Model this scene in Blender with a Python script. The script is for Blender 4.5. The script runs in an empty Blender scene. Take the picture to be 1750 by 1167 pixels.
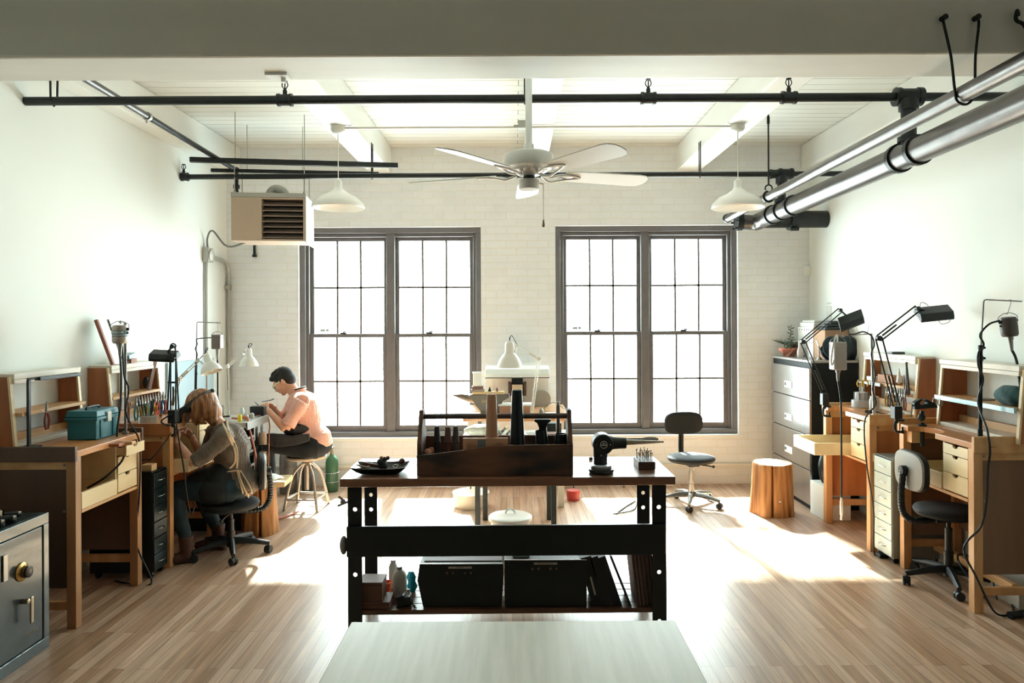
import bpy, bmesh, math, random
from mathutils import Vector, Matrix, Euler, noise
random.seed(7)
R = math.radians
SC = bpy.context.scene
COL = SC.collection
# ---------------------------------------------------------------- camera
CH = 1.68                     # camera height
FPX, CX, CY, ROLL = 1200.0, 880.0, 549.0, R(0.28)
cam_d = bpy.data.cameras.new('camera'); cam = bpy.data.objects.new('camera', cam_d); COL.objects.link(cam)
cam_d.sensor_width = 36; cam_d.lens = FPX / 1750 * 36
cam_d.shift_x = (875 - CX) / 1750; cam_d.shift_y = (CY - 583.5) / 1750
cam_d.clip_start = 0.05
cam.location = (0, 0, CH)
cam.matrix_world = Matrix.Translation((0, 0, CH)) @ Matrix.Rotation(R(90), 4, 'X') @ Matrix.Rotation(-ROLL, 4, 'Z')
SC.camera = cam
def P(u, v, Y):
    """metric point at distance Y that the photograph shows at pixel u, v"""
    a, b = u - CX, v - CY
    du = a * math.cos(ROLL) - b * math.sin(ROLL); dv = a * math.sin(ROLL) + b * math.cos(ROLL)
    return Vector((du * Y / FPX, Y, CH - dv * Y / FPX))
def PZ(u, v, z):
    a, b = u - CX, v - CY
    dv = a * math.sin(ROLL) + b * math.cos(ROLL)
    return P(u, v, FPX * (CH - z) / dv)
def PX(u, v, x):
    a, b = u - CX, v - CY
    du = a * math.cos(ROLL) - b * math.sin(ROLL)
    return P(u, v, FPX * x / du)
# ---------------------------------------------------------------- colour management, world, sun
SC.view_settings.view_transform = 'Standard'; SC.view_settings.look = 'None'
SC.view_settings.gamma = 1.0; SC.view_settings.use_curve_mapping = False
SC.view_settings.exposure = 0.28
SC.cycles.use_denoising = True; SC.cycles.filter_width = 1.0
SC.cycles.max_bounces = 10; SC.cycles.diffuse_bounces = 7; SC.cycles.glossy_bounces = 4
SC.cycles.transmission_bounces = 6; SC.cycles.transparent_max_bounces = 8
SC.cycles.sample_clamp_indirect = 6.0; SC.cycles.caustics_reflective = False; SC.cycles.caustics_refractive = False
world = bpy.data.worlds.new('daylight'); SC.world = world; world.use_nodes = True
bg = world.node_tree.nodes['Background']
bg.inputs[0].default_value = (0.88, 0.97, 1.0, 1); bg.inputs[1].default_value = 18.0
sun_d = bpy.data.lights.new('sun', 'SUN'); sun = bpy.data.objects.new('sun', sun_d); COL.objects.link(sun)
sun_d.energy = 68.0; sun_d.angle = R(3.5); sun_d.color = (0.97, 1.0, 0.97)
sun.location = (-2, 12, 6)
sun.rotation_euler = Vector((0.13, -1.0, -0.92)).to_track_quat('-Z', 'Y').to_euler()
# ---------------------------------------------------------------- helpers
def lin(h):
    if isinstance(h, str):
        h = h.lstrip('#'); h = [int(h[i:i+2], 16) / 255 for i in (0, 2, 4)]
    return tuple((c / 12.92 if c <= 0.04045 else ((c + 0.055) / 1.055) ** 2.4) for c in h) + (1.0,)
MATS = {}
def mat(name, col, rough=0.5, metal=0.0, var=0.0, vscale=8.0, bump=0.0, bscale=60.0, stretch=(1, 1, 1), col2=None, spec=None, trans=0.0, alpha=1.0, sheen=0.0, coat=0.0):
    if name in MATS: return MATS[name]
    m = bpy.data.materials.new(name); m.use_nodes = True; MATS[name] = m
    nt = m.node_tree; b = nt.nodes['Principled BSDF']
    b.inputs['Base Color'].default_value = lin(col); b.inputs['Roughness'].default_value = rough; b.inputs['Metallic'].default_value = metal
    if spec is not None: b.inputs['Specular IOR Level'].default_value = spec
    b.inputs['Transmission Weight'].default_value = trans; b.inputs['Alpha'].default_value = alpha
    b.inputs['Sheen Weight'].default_value = sheen; b.inputs['Coat Weight'].default_value = coat
    tc = nt.nodes.new('ShaderNodeTexCoord'); mp = nt.nodes.new('ShaderNodeMapping')
    mp.inputs['Scale'].default_value = stretch; nt.links.new(tc.outputs['Object'], mp.inputs[0])
    if var > 0 or col2:
        n = nt.nodes.new('ShaderNodeTexNoise'); n.inputs['Scale'].default_value = vscale; n.inputs['Detail'].default_value = 4
        nt.links.new(mp.outputs[0], n.inputs[0])
        mx = nt.nodes.new('ShaderNodeMix'); mx.data_type = 'RGBA'
        c = lin(col); mx.inputs[6].default_value = c
        mx.inputs[7].default_value = lin(col2) if col2 else tuple(max(0, x * (1 - var)) for x in c[:3]) + (1,)
        rp = nt.nodes.new('ShaderNodeMapRange'); rp.inputs[1].default_value = 0.38; rp.inputs[2].default_value = 0.62
        nt.links.new(n.outputs[0], rp.inputs[0]); nt.links.new(rp.outputs[0], mx.inputs[0]); nt.links.new(mx.outputs[2], b.inputs['Base Color'])
    if bump > 0:
        n2 = nt.nodes.new('ShaderNodeTexNoise'); n2.inputs['Scale'].default_value = bscale; n2.inputs['Detail'].default_value = 3
        nt.links.new(mp.outputs[0], n2.inputs[0]); bp = nt.nodes.new('ShaderNodeBump'); bp.inputs['Strength'].default_value = bump; bp.inputs['Distance'].default_value = 0.005
        nt.links.new(n2.outputs[0], bp.inputs['Height']); nt.links.new(bp.outputs[0], b.inputs['Normal'])
    return m
def wood(name, c1, c2, rough=0.5, axis='X', scale=14.0, k=0.08, wave=0.0):
    """grain stretched along axis"""
    if name in MATS: return MATS[name]
    st = {'X': (k, 1, 1), 'Y': (1, k, 1), 'Z': (1, 1, k)}[axis]
    return mat(name, c1, rough, 0, 0.3, scale, 0.15, scale * 3, st, col2=c2)
def brickmat(name, c1, c2, cm, w, h, mortar, rough, bump, rot=(0, 0, 0), off=0.5, grain=0.0, gscale=(30, 2, 30), stain=0.0, smooth=0.1, bias=0.0, bdist=0.01, wob=0.0):
    m = bpy.data.materials.new(name); m.use_nodes = True; nt = m.node_tree; b = nt.nodes['Principled BSDF']; b.inputs['Roughness'].default_value = rough
    L = nt.links.new
    tc = nt.nodes.new('ShaderNodeTexCoord'); mp = nt.nodes.new('ShaderNodeMapping'); mp.inputs['Rotation'].default_value = rot; L(tc.outputs['Object'], mp.inputs[0])
    br = nt.nodes.new('ShaderNodeTexBrick'); br.inputs['Color1'].default_value = lin(c1); br.inputs['Color2'].default_value = lin(c2); br.inputs['Mortar'].default_value = lin(cm)
    br.inputs['Scale'].default_value = 1.0; br.inputs['Mortar Size'].default_value = mortar; br.inputs['Mortar Smooth'].default_value = smooth; br.inputs['Brick Width'].default_value = w; br.inputs['Row Height'].default_value = h
    br.inputs['Bias'].default_value = bias
    br.offset = off; wn = nt.nodes.new('ShaderNodeTexNoise'); wn.inputs['Scale'].default_value = 5.0; L(mp.outputs[0], wn.inputs[0])
    wv = nt.nodes.new('ShaderNodeVectorMath'); wv.operation = 'MULTIPLY_ADD'; wv.inputs[1].default_value = (wob,) * 3; L(wn.outputs[1], wv.inputs[0]); L(mp.outputs[0], wv.inputs[2])
    L(wv.outputs[0], br.inputs[0]); out = br.outputs[0]
    if grain > 0:
        m2 = nt.nodes.new('ShaderNodeMapping'); m2.inputs['Scale'].default_value = gscale; L(tc.outputs['Object'], m2.inputs[0])
        n = nt.nodes.new('ShaderNodeTexNoise'); n.inputs['Scale'].default_value = 1.0; n.inputs['Detail'].default_value = 6; n.inputs['Distortion'].default_value = 0.6; L(m2.outputs[0], n.inputs[0])
        rp = nt.nodes.new('ShaderNodeMapRange'); rp.inputs[1].default_value = 0.3; rp.inputs[2].default_value = 0.72; rp.inputs[3].default_value = 1 - grain; rp.inputs[4].default_value = 1.0; L(n.outputs[0], rp.inputs[0])
        mx = nt.nodes.new('ShaderNodeMix'); mx.data_type = 'RGBA'; mx.blend_type = 'MULTIPLY'; mx.inputs[0].default_value = 1.0
        L(out, mx.inputs[6]); L(rp.outputs[0], mx.inputs[7]); out = mx.outputs[2]
    if stain > 0:
        n3 = nt.nodes.new('ShaderNodeTexNoise'); n3.inputs['Scale'].default_value = 1.7; n3.inputs['Detail'].default_value = 8; L(tc.outputs['Object'], n3.inputs[0])
        rp3 = nt.nodes.new('ShaderNodeMapRange'); rp3.inputs[1].default_value = 0.55; rp3.inputs[2].default_value = 0.75; rp3.inputs[3].default_value = 1.0; rp3.inputs[4].default_value = 1 - stain; L(n3.outputs[0], rp3.inputs[0])
        mx3 = nt.nodes.new('ShaderNodeMix'); mx3.data_type = 'RGBA'; mx3.blend_type = 'MULTIPLY'; mx3.inputs[0].default_value = 1.0; L(out, mx3.inputs[6]); L(rp3.outputs[0], mx3.inputs[7]); out = mx3.outputs[2]
    L(out, b.inputs['Base Color'])
    iv = nt.nodes.new('ShaderNodeMath'); iv.operation = 'SUBTRACT'; iv.inputs[0].default_value = 1.0; L(br.outputs['Fac'], iv.inputs[1])
    n4 = nt.nodes.new('ShaderNodeTexNoise'); n4.inputs['Scale'].default_value = 14.0; n4.inputs['Detail'].default_value = 4; L(tc.outputs['Object'], n4.inputs[0])
    ad = nt.nodes.new('ShaderNodeMath'); ad.operation = 'MULTIPLY_ADD'; ad.inputs[1].default_value = 0.5; L(n4.outputs[0], ad.inputs[0]); L(iv.outputs[0], ad.inputs[2])
    bp = nt.nodes.new('ShaderNodeBump'); bp.inputs['Strength'].default_value = bump; bp.inputs['Distance'].default_value = bdist; L(ad.outputs[0], bp.inputs['Height']); L(bp.outputs[0], b.inputs['Normal'])
    MATS[name] = m; return m
def stripes(name, c1, c2, freq, axis=0, rough=0.8, duty=0.5, axis2=None):
    """woven stripes (or a check when axis2 is given) in object space"""
    m = bpy.data.materials.new(name); m.use_nodes = True; nt = m.node_tree; b = nt.nodes['Principled BSDF']; b.inputs['Roughness'].default_value = rough; L = nt.links.new
    tc = nt.nodes.new('ShaderNodeTexCoord'); sp = nt.nodes.new('ShaderNodeSeparateXYZ'); L(tc.outputs['Object'], sp.inputs[0])
    def ch(a):
        mu = nt.nodes.new('ShaderNodeMath'); mu.operation = 'MULTIPLY'; mu.inputs[1].default_value = freq; L(sp.outputs[a], mu.inputs[0])
        fr = nt.nodes.new('ShaderNodeMath'); fr.operation = 'FRACT'; L(mu.outputs[0], fr.inputs[0])
        gt = nt.nodes.new('ShaderNodeMath'); gt.operation = 'GREATER_THAN'; gt.inputs[1].default_value = duty; L(fr.outputs[0], gt.inputs[0]); return gt.outputs[0]
    f = ch(axis)
    if axis2 is not None:
        mm = nt.nodes.new('ShaderNodeMath'); mm.operation = 'ADD'; L(f, mm.inputs[0]); L(ch(axis2), mm.inputs[1])
        m3 = nt.nodes.new('ShaderNodeMath'); m3.operation = 'MULTIPLY'; m3.inputs[1].default_value = 0.5; L(mm.outputs[0], m3.inputs[0]); f = m3.outputs[0]
    mx = nt.nodes.new('ShaderNodeMix'); mx.data_type = 'RGBA'; mx.inputs[6].default_value = lin(c1); mx.inputs[7].default_value = lin(c2); L(f, mx.inputs[0])
    n = nt.nodes.new('ShaderNodeTexNoise'); n.inputs['Scale'].default_value = 25; L(tc.outputs['Object'], n.inputs[0])
    bp = nt.nodes.new('ShaderNodeBump'); bp.inputs['Strength'].default_value = 0.5; bp.inputs['Distance'].default_value = 0.02; L(n.outputs[0], bp.inputs['Height']); L(bp.outputs[0], b.inputs['Normal'])
    L(mx.outputs[2], b.inputs['Base Color']); MATS[name] = m; return m

WM = {}
def wm(o):
    return WM.get(o.name, Matrix.Identity(4))
def tag(o, label=None, cat=None, group=None, kind=None):
    if label: o['label'] = label
    if cat: o['category'] = cat
    if group: o['group'] = group
    if kind: o['kind'] = kind
    return o
def thing(name, label, cat, loc=(0, 0, 0), rz=0.0, group=None):
    o = bpy.data.objects.new(name, None); COL.objects.link(o); o.empty_display_size = 0.05
    o.location = loc; o.rotation_euler = (0, 0, rz)
    WM[o.name] = Matrix.Translation(Vector(loc)) @ Matrix.Rotation(rz, 4, 'Z')
    return tag(o, label, cat, group)
def children(o): return [c for c in bpy.data.objects if c.parent == o]
def copy_tree(o, parent=None):
    c = o.copy(); COL.objects.link(c)
    if parent: c.parent = parent
    for ch in list(o.children): copy_tree(ch, c)
    return c
def frame_of(d):
    d = Vector(d).normalized(); a = Vector((0, 0, 1)) if abs(d.z) < 0.95 else Vector((1, 0, 0))
    x = d.cross(a).normalized(); y = d.cross(x).normalized(); return x, y, d
class MB:
    def __init__(s): s.bm = bmesh.new()
    def _f(s, vs):
        try: return s.bm.faces.new(vs)
        except Exception: return None
    def box(s, x0, x1, y0, y1, z0, z1, M=None, taper=None):
        vs = []
        for z in (z0, z1):
            for x, y in ((x0, y0), (x1, y0), (x1, y1), (x0, y1)):
                p = Vector((x, y, z))
                if taper and z == z1: p.x = (x0 + x1) / 2 + (x - (x0 + x1) / 2) * taper; p.y = (y0 + y1) / 2 + (y - (y0 + y1) / 2) * taper
                if M: p = M @ p
                vs.append(s.bm.verts.new(p))
        for f in ((3, 2, 1, 0), (4, 5, 6, 7), (0, 1, 5, 4), (1, 2, 6, 5), (2, 3, 7, 6), (3, 0, 4, 7)): s._f([vs[i] for i in f])
        return s
    def bar(s, p0, p1, w, h, up=(0, 0, 1)):
        """square-section bar between two points: w sideways, h along up"""
        p0, p1 = Vector(p0), Vector(p1); d = (p1 - p0).normalized(); up = Vector(up)
        if abs(d.dot(up)) > 0.98: up = Vector((0, 1, 0))
        x = d.cross(up).normalized(); z = x.cross(d).normalized()
        vs = [s.bm.verts.new(p + x * a * w / 2 + z * b * h / 2) for p in (p0, p1) for a, b in ((-1, -1), (1, -1), (1, 1), (-1, 1))]
        for f in ((3, 2, 1, 0), (4, 5, 6, 7), (0, 1, 5, 4), (1, 2, 6, 5), (2, 3, 7, 6), (3, 0, 4, 7)): s._f([vs[i] for i in f])
        return s
    def tube(s, pts, r, seg=10, cap=True, sx=1.0):
        pts = [Vector(p) for p in pts]; n = len(pts); rs = r if isinstance(r, (list, tuple)) else [r] * n
        rings = []; px = None
        for i, p in enumerate(pts):
            d = (pts[min(i + 1, n - 1)] - pts[max(i - 1, 0)])
            if d.length < 1e-9: d = Vector((0, 0, 1))
            d.normalize()
            if px is None: x, y, _ = frame_of(d)
            else:
                x = (px - d * px.dot(d)); x = x.normalized() if x.length > 1e-6 else frame_of(d)[0]; y = d.cross(x).normalized()
            px = x
            rings.append([s.bm.verts.new(p + (x * math.cos(2 * math.pi * k / seg) * sx + y * math.sin(2 * math.pi * k / seg)) * rs[i]) for k in range(seg)])
        for a, b in zip(rings, rings[1:]):
            for k in range(seg): s._f([a[k], a[(k + 1) % seg], b[(k + 1) % seg], b[k]])
        if cap: s._f(rings[0][::-1]); s._f(rings[-1])
        return s
    def cyl(s, p0, p1, r, r1=None, seg=16): return s.tube([p0, p1], [r, r if r1 is None else r1], seg)
    def lathe(s, prof, c=(0, 0, 0), M=None, seg=24, sy=1.0):
        rings = []
        for r, z in prof:
            rings.append([s.bm.verts.new((M @ Vector((r * math.cos(2 * math.pi * k / seg), r * sy * math.sin(2 * math.pi * k / seg), z)) if M else Vector((r * math.cos(2 * math.pi * k / seg), r * sy * math.sin(2 * math.pi * k / seg), z))) + Vector(c)) for k in range(seg)] if r > 1e-6 else
                         [s.bm.verts.new((M @ Vector((0, 0, z)) if M else Vector((0, 0, z))) + Vector(c))])
        for a, b in zip(rings, rings[1:]):
            if len(a) == 1 and len(b) == 1: continue
            for k in range(seg):
                k2 = (k + 1) % seg
                if len(a) == 1: s._f([a[0], b[k2], b[k]])
                elif len(b) == 1: s._f([a[k], a[k2], b[0]])
                else: s._f([a[k], a[k2], b[k2], b[k]])
        if len(rings[0]) > 1: s._f(rings[0][::-1])
        if len(rings[-1]) > 1: s._f(rings[-1])
        return s
    def sph(s, c, r, seg=16, rings=10, M=None):
        r = (r, r, r) if not isinstance(r, (list, tuple)) else r
        pr = [(math.sin(math.pi * i / rings), -math.cos(math.pi * i / rings)) for i in range(rings + 1)]
        S = Matrix.Diagonal((*r, 1)); return s.lathe(pr, c, (M @ S) if M else S, seg)
    def prism(s, poly, fn, a, b):
        """poly 2-D, fn(u, v, t) -> point, extruded from t=a to t=b"""
        A = [s.bm.verts.new(fn(u, v, a)) for u, v in poly]; B = [s.bm.verts.new(fn(u, v, b)) for u, v in poly]; n = len(poly)
        s._f(A[::-1]); s._f(B)
        for i in range(n): s._f([A[i], A[(i + 1) % n], B[(i + 1) % n], B[i]])
        return s
    def loft(s, rings, cap=True, closed=True):
        R_ = [[s.bm.verts.new(p) for p in r] for r in rings]; n = len(R_[0])
        for a, b in zip(R_, R_[1:]):
            for k in range(n if closed else n - 1): s._f([a[k], a[(k + 1) % n], b[(k + 1) % n], b[k]])
        if cap and closed: s._f(R_[0][::-1]); s._f(R_[-1])
        return s
    def holed(s, w, h, holes, t, M, rad=0.012, seg=12):
        """plate w x h (local x, z from 0), thickness t along y, round holes at z positions; M places it"""
        zs = [0]; H = sorted(holes); q = w * 0.5
        def quad(pl, y): return [s.bm.verts.new(M @ Vector((x, y, z))) for x, z in pl]
        cur = 0
        def plain(z0, z1):
            if z1 - z0 < 1e-4: return
            s.box(-w / 2, w / 2, -t / 2, t / 2, z0, z1, M)
        for z in H:
            plain(cur, z - q); sq = []
            for k in range(seg):
                a = 2 * math.pi * k / seg + math.pi / 4; cx, cz = math.cos(a), math.sin(a); f = q / max(abs(cx), abs(cz)); sq.append((cx * f, cz * f + z, cx * rad, cz * rad + z))
            o0 = quad([(a, b) for a, b, _, _ in sq], -t / 2); i0 = quad([(c, d) for _, _, c, d in sq], -t / 2)
            o1 = quad([(a, b) for a, b, _, _ in sq], t / 2); i1 = quad([(c, d) for _, _, c, d in sq], t / 2)
            for k in range(seg):
                k2 = (k + 1) % seg
                s._f([o0[k], o0[k2], i0[k2], i0[k]]); s._f([o1[k2], o1[k], i1[k], i1[k2]]); s._f([i0[k], i0[k2], i1[k2], i1[k]]); s._f([o0[k2], o0[k], o1[k], o1[k2]])
            cur = z + q
        plain(cur, h); return s
    def build(s, name, m, parent=None, smooth=False, bevel=0.0, bseg=2, label=None, cat=None, group=None, kind=None, subsurf=0, origin=None, ang=35):
        bmesh.ops.remove_doubles(s.bm, verts=s.bm.verts, dist=1e-6) if subsurf else None
        bmesh.ops.recalc_face_normals(s.bm, faces=s.bm.faces)
        if parent is not None:
            W = wm(parent); s.bm.transform(W.inverted()); loc = None
        else:
            if origin is None:
                xs = [v.co.x for v in s.bm.verts]; ys = [v.co.y for v in s.bm.verts]; zs = [v.co.z for v in s.bm.verts]
                origin = Vector(((min(xs) + max(xs)) / 2, (min(ys) + max(ys)) / 2, min(zs)))
            origin = Vector(origin); W = Matrix.Translation(origin); s.bm.transform(W.inverted())
        me = bpy.data.meshes.new(name); s.bm.to_mesh(me); s.bm.free()
        o = bpy.data.objects.new(name, me); COL.objects.link(o)
        if isinstance(m, (list, tuple)):
            for q in m: me.materials.append(q)
        else: me.materials.append(m)
        if parent is not None: o.parent = parent; WM[o.name] = W
        else: o.location = origin; WM[o.name] = W
        if smooth:
            for p in me.polygons: p.use_smooth = True
            if ang < 180: me.set_sharp_from_angle(angle=R(ang))
        if bevel > 0:
            bv = o.modifiers.new('bevel', 'BEVEL'); bv.width = bevel; bv.segments = bseg; bv.limit_method = 'ANGLE'; bv.angle_limit = R(40)
        if subsurf:
            ss = o.modifiers.new('subdivision', 'SUBSURF'); ss.levels = subsurf; ss.render_levels = subsurf
        return tag(o, label, cat, group, kind)
def arc(c, r, a0, a1, n, ux=(1, 0, 0), uy=(0, 0, 1)):
    c, ux, uy = Vector(c), Vector(ux), Vector(uy)
    return [c + ux * math.cos(R(a0 + (a1 - a0) * i / n)) * r + uy * math.sin(R(a0 + (a1 - a0) * i / n)) * r for i in range(n + 1)]
def smoothpath(pts, n=6):
    """Catmull-Rom through points"""
    pts = [Vector(p) for p in pts]; out = []
    for i in range(len(pts) - 1):
        p0 = pts[max(i - 1, 0)]; p1 = pts[i]; p2 = pts[i + 1]; p3 = pts[min(i + 2, len(pts) - 1)]
        for k in range(n):
            t = k / n; out.append(0.5 * ((2 * p1) + (p2 - p0) * t + (2 * p0 - 5 * p1 + 4 * p2 - p3) * t * t + (3 * p1 - p0 - 3 * p2 + p3) * t ** 3))
    out.append(pts[-1]); return out
def text_mb(body, size, M, ext=0.0005, bold=0.0):
    """letters as mesh data, in the plane x-y of M"""
    cu = bpy.data.curves.new('t', 'FONT'); cu.body = body; cu.size = size; cu.extrude = ext; cu.offset = bold; cu.align_x = 'CENTER'; cu.align_y = 'CENTER'; cu.resolution_u = 2
    o = bpy.data.objects.new('t', cu); COL.objects.link(o); dg = bpy.context.evaluated_depsgraph_get(); me = bpy.data.meshes.new_from_object(o.evaluated_get(dg))
    b = MB(); b.bm.from_mesh(me); b.bm.transform(M); bpy.data.objects.remove(o); bpy.data.curves.remove(cu); bpy.data.meshes.remove(me); return b
def basis(o, x, y, z=None):
    x = Vector(x).normalized(); y = Vector(y).normalized(); z = x.cross(y).normalized() if z is None else Vector(z).normalized()
    M = Matrix((x, y, z)).transposed().to_4x4(); M.translation = Vector(o); return M
# ---------------------------------------------------------------- materials
WHITE = mat('white_paint', '#e9ebe7', 0.55, 0, 0.03, 3, 0.1, 20)
BEAMW = mat('painted_beam', '#dedfd8', 0.6, 0, 0.07, 5, 0.45, 9, (0.15, 1, 1))
JOISTW = mat('painted_joist', '#e6e7e2', 0.6, 0, 0.06, 5, 0.4, 9, (1, 0.15, 1))
PLASTER = mat('plaster_wall', '#e6eae6', 0.7, 0, 0.02, 1.2, 0.05, 6)
FLOORM = brickmat('oak_strip_floor', '#d9bba3', '#b49073', '#6a4d3a', 1.1, 0.057, 0.0012, 0.33, 0.25, (0, 0, R(90)), 0.37, 0.42, (45, 2.2, 45), 0.0, 0.1, 0.1, 0.002)
BRICKM = brickmat('white_painted_brick', '#e9ecee', '#e5e8ea', '#e3e3e0', 0.215, 0.0735, 0.006, 0.6, 0.22, (R(90), 0, 0), 0.5, 0.03, (8, 8, 8), 0.05, 0.35, 0.0, 0.008, 0.02)
PLANKM = brickmat('white_plank_ceiling', '#dcddd7', '#d8d8d1', '#8f8672', 3.6, 0.125, 0.003, 0.6, 0.4, (0, 0, 0), 0.41, 0.04, (2, 30, 2), 0.0, 0.1)
FRAMEM = mat('grey_window_paint', '#696768', 0.5, 0, 0.08, 12, 0.05, 40)
BLACKP = mat('black_pipe', '#15191a', 0.42, 0.2, 0.3, 20, 0.25, 90)
STEELP = mat('steel_pipe', '#696563', 0.33, 0.85, 0.15, 10, 0.1, 120)
BLK = mat('black_plastic', '#0c1416', 0.45)
BLKM = mat('black_metal', '#0c1618', 0.4, 0.3)
CHROME = mat('chrome', '#c9c9c5', 0.22, 1.0)
GREYM = mat('grey_metal', '#8d8b88', 0.4, 0.7)
GALV = mat('galvanised', '#b0aea6', 0.45, 0.6)
PINE = wood('pine_board', '#dcb785', '#c99b62', 0.5, 'X')
# ---------------------------------------------------------------- room shell
YB, YR = 7.22, -7.0
XL, XR = -2.96, 3.03
ZC = 3.48
TH = 0.32
b = MB(); b.box(XL - 0.3, XR + 0.3, YR - 0.3, YB + 0.3, -0.12, 0); b.build('floor', FLOORM, kind='structure')
b = MB(); b.box(XL - 0.3, XR + 0.3, YR - 0.3, YB + TH, ZC, ZC + 0.1); b.build('ceiling', PLANKM, kind='structure')
b = MB(); b.box(XL - 0.2, XL, YR - 0.3, YB + TH, 0, ZC); b.build('wall_left', PLASTER, kind='structure')
b = MB(); b.box(XR, XR + 0.2, YR - 0.3, YB + TH, 0, ZC); b.build('wall_right', PLASTER, kind='structure')
b = MB(); b.box(XL, XR, YR - 0.2, YR, 0, ZC); b.build('wall_rear', mat('rear_wall_paint', '#6f6a62', 0.8, 0, 0.1, 3), kind='structure')
# windows: openings in the brick wall
YW = YB + 0.09
def winrect(uL, uR, vT, vB):
    c = P((uL + uR) / 2, (vT + vB) / 2, YW); s_ = YW / FPX
    w = (uR - uL) * s_; h = (vB - vT) * s_
    return c.x - w / 2, c.x + w / 2, c.z - h / 2, c.z + h / 2
W1 = winrect(515, 823, 390, 746); W2 = winrect(949, 1257, 387, 741)
b = MB()
xs = [XL, W1[0], W1[1], W2[0], W2[1], XR]
for i in range(5):
    if i in (1, 3):
        W = W1 if i == 1 else W2
        b.box(xs[i], xs[i + 1], YB, YB + TH, 0, W[2]); b.box(xs[i], xs[i + 1], YB, YB + TH, W[3], ZC)
    else: b.box(xs[i], xs[i + 1], YB, YB + TH, 0, ZC)
b.build('wall_back', BRICKM, kind='structure')
GLASS = bpy.data.materials.new('window_glass'); GLASS.use_nodes = True
nt = GLASS.node_tree; nt.nodes.clear(); o_ = nt.nodes.new('ShaderNodeOutputMaterial'); tr = nt.nodes.new('ShaderNodeBsdfTransparent'); gl = nt.nodes.new('ShaderNodeBsdfGlossy'); mx = nt.nodes.new('ShaderNodeMixShader')
tr.inputs[0].default_value = (0.96, 1.0, 0.975, 1); gl.inputs['Roughness'].default_value = 0.02; mx.inputs[0].default_value = 0.05
nt.links.new(tr.outputs[0], mx.inputs[1]); nt.links.new(gl.outputs[0], mx.inputs[2]); nt.links.new(mx.outputs[0], o_.inputs[0])
def make_window(name, W):
    x0, x1, z0, z1 = W; s_ = YW / FPX; d = 0.06
    root = bpy.data.objects.new(name, None); COL.objects.link(root); root.location = ((x0 + x1) / 2, YW, z0); WM[root.name] = Matrix.Translation(root.location); tag(root, kind='structure')
    f = MB(); y0 = YB + 0.05
    fw = 9 * s_
    f.box(x0, x1, y0, y0 + 0.16, z1 - 9 * s_, z1); f.box(x0, x1, y0, y0 + 0.18, z0, z0 + 9 * s_)
    f.box(x0, x0 + fw, y0, y0 + 0.16, z0 + 9 * s_, z1 - 9 * s_); f.box(x1 - fw, x1, y0, y0 + 0.16, z0 + 9 * s_, z1 - 9 * s_)
    f.box(x0 + fw, x1 - fw, y0 + 0.03, y0 + 0.14, z1 - 15 * s_, z1 - 9 * s_)
    f.box(x0 + fw, x0 + fw + 5 * s_, y0 + 0.032, y0 + 0.14, z0 + 9 * s_, z1 - 15 * s_); f.box(x1 - fw - 5 * s_, x1 - fw, y0 + 0.032, y0 + 0.14, z0 + 9 * s_, z1 - 15 * s_)
    xm = (x0 + x1) / 2 - 0.004
    f.box(xm - 7 * s_, xm + 7 * s_, y0 + 0.02, y0 + 0.15, z0 + 9 * s_, z1 - 9 * s_)
    f.build('window_frame', FRAMEM, root, bevel=0.004)
    zm = z0 + (z1 - z0) * 0.485
    for sx0, sx1 in ((x0 + fw + 5 * s_, xm - 7 * s_), (xm + 7 * s_, x1 - fw - 5 * s_)):
        for lo, hi, yy in ((z0 + 9 * s_, zm + 0.02, y0 + 0.045), (zm - 0.02, z1 - 15 * s_, y0 + 0.085)):
            m_ = MB(); st = 7 * s_ if lo < zm - 0.1 else 6 * s_; bt = 10 * s_ if lo < zm - 0.1 else 0.036; tp = 0.036 if lo < zm - 0.1 else 6 * s_
            m_.box(sx0, sx0 + st, yy, yy + 0.035, lo, hi); m_.box(sx1 - st, sx1, yy, yy + 0.035, lo, hi)
            m_.box(sx0 + st, sx1 - st, yy, yy + 0.035, lo, lo + bt); m_.box(sx0 + st, sx1 - st, yy, yy + 0.035, hi - tp, hi)
            sa = m_.build('window_sash', FRAMEM, root, bevel=0.003)
            mu = MB(); px0, px1, pz0, pz1 = sx0 + st, sx1 - st, lo + bt, hi - tp
            for k in (1, 2): mu.box(px0 + (px1 - px0) * k / 3 - 0.009, px0 + (px1 - px0) * k / 3 + 0.009, yy + 0.004, yy + 0.030, pz0, pz1)
            mu.box(px0, px1, yy + 0.004, yy + 0.030, (pz0 + pz1) / 2 - 0.009, (pz0 + pz1) / 2 + 0.009)
            mu.build('muntins', FRAMEM, sa)
            g = MB(); g.box(px0, px1, yy + 0.016, yy + 0.019, pz0, pz1); g.build('glass', GLASS, sa)
        lk = MB(); cx = (sx0 + sx1) / 2 - 0.05; lk.box(cx - 0.03, cx + 0.03, y0 + 0.03, y0 + 0.07, zm + 0.02, zm + 0.032); lk.cyl((cx, y0 + 0.03, zm + 0.037), (cx + 0.035, y0 + 0.02, zm + 0.042), 0.006, seg=8); lk.build('sash_lock', BLKM, root)
    st_ = MB(); sx = x0 + 30 * s_; sz = zm + 0.045
    st_.box(sx, sx + 0.055, y0 + 0.083, y0 + 0.086, sz, sz + 0.022); st_.cyl((sx + 0.075, y0 + 0.083, sz + 0.012), (sx + 0.075, y0 + 0.086, sz + 0.012), 0.016)
    st_.build('warning_sticker', mat('sticker_grey', '#9aa6a0', 0.5), root)
    return root
make_window('window_1', W1); make_window('window_2', W2)
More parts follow.
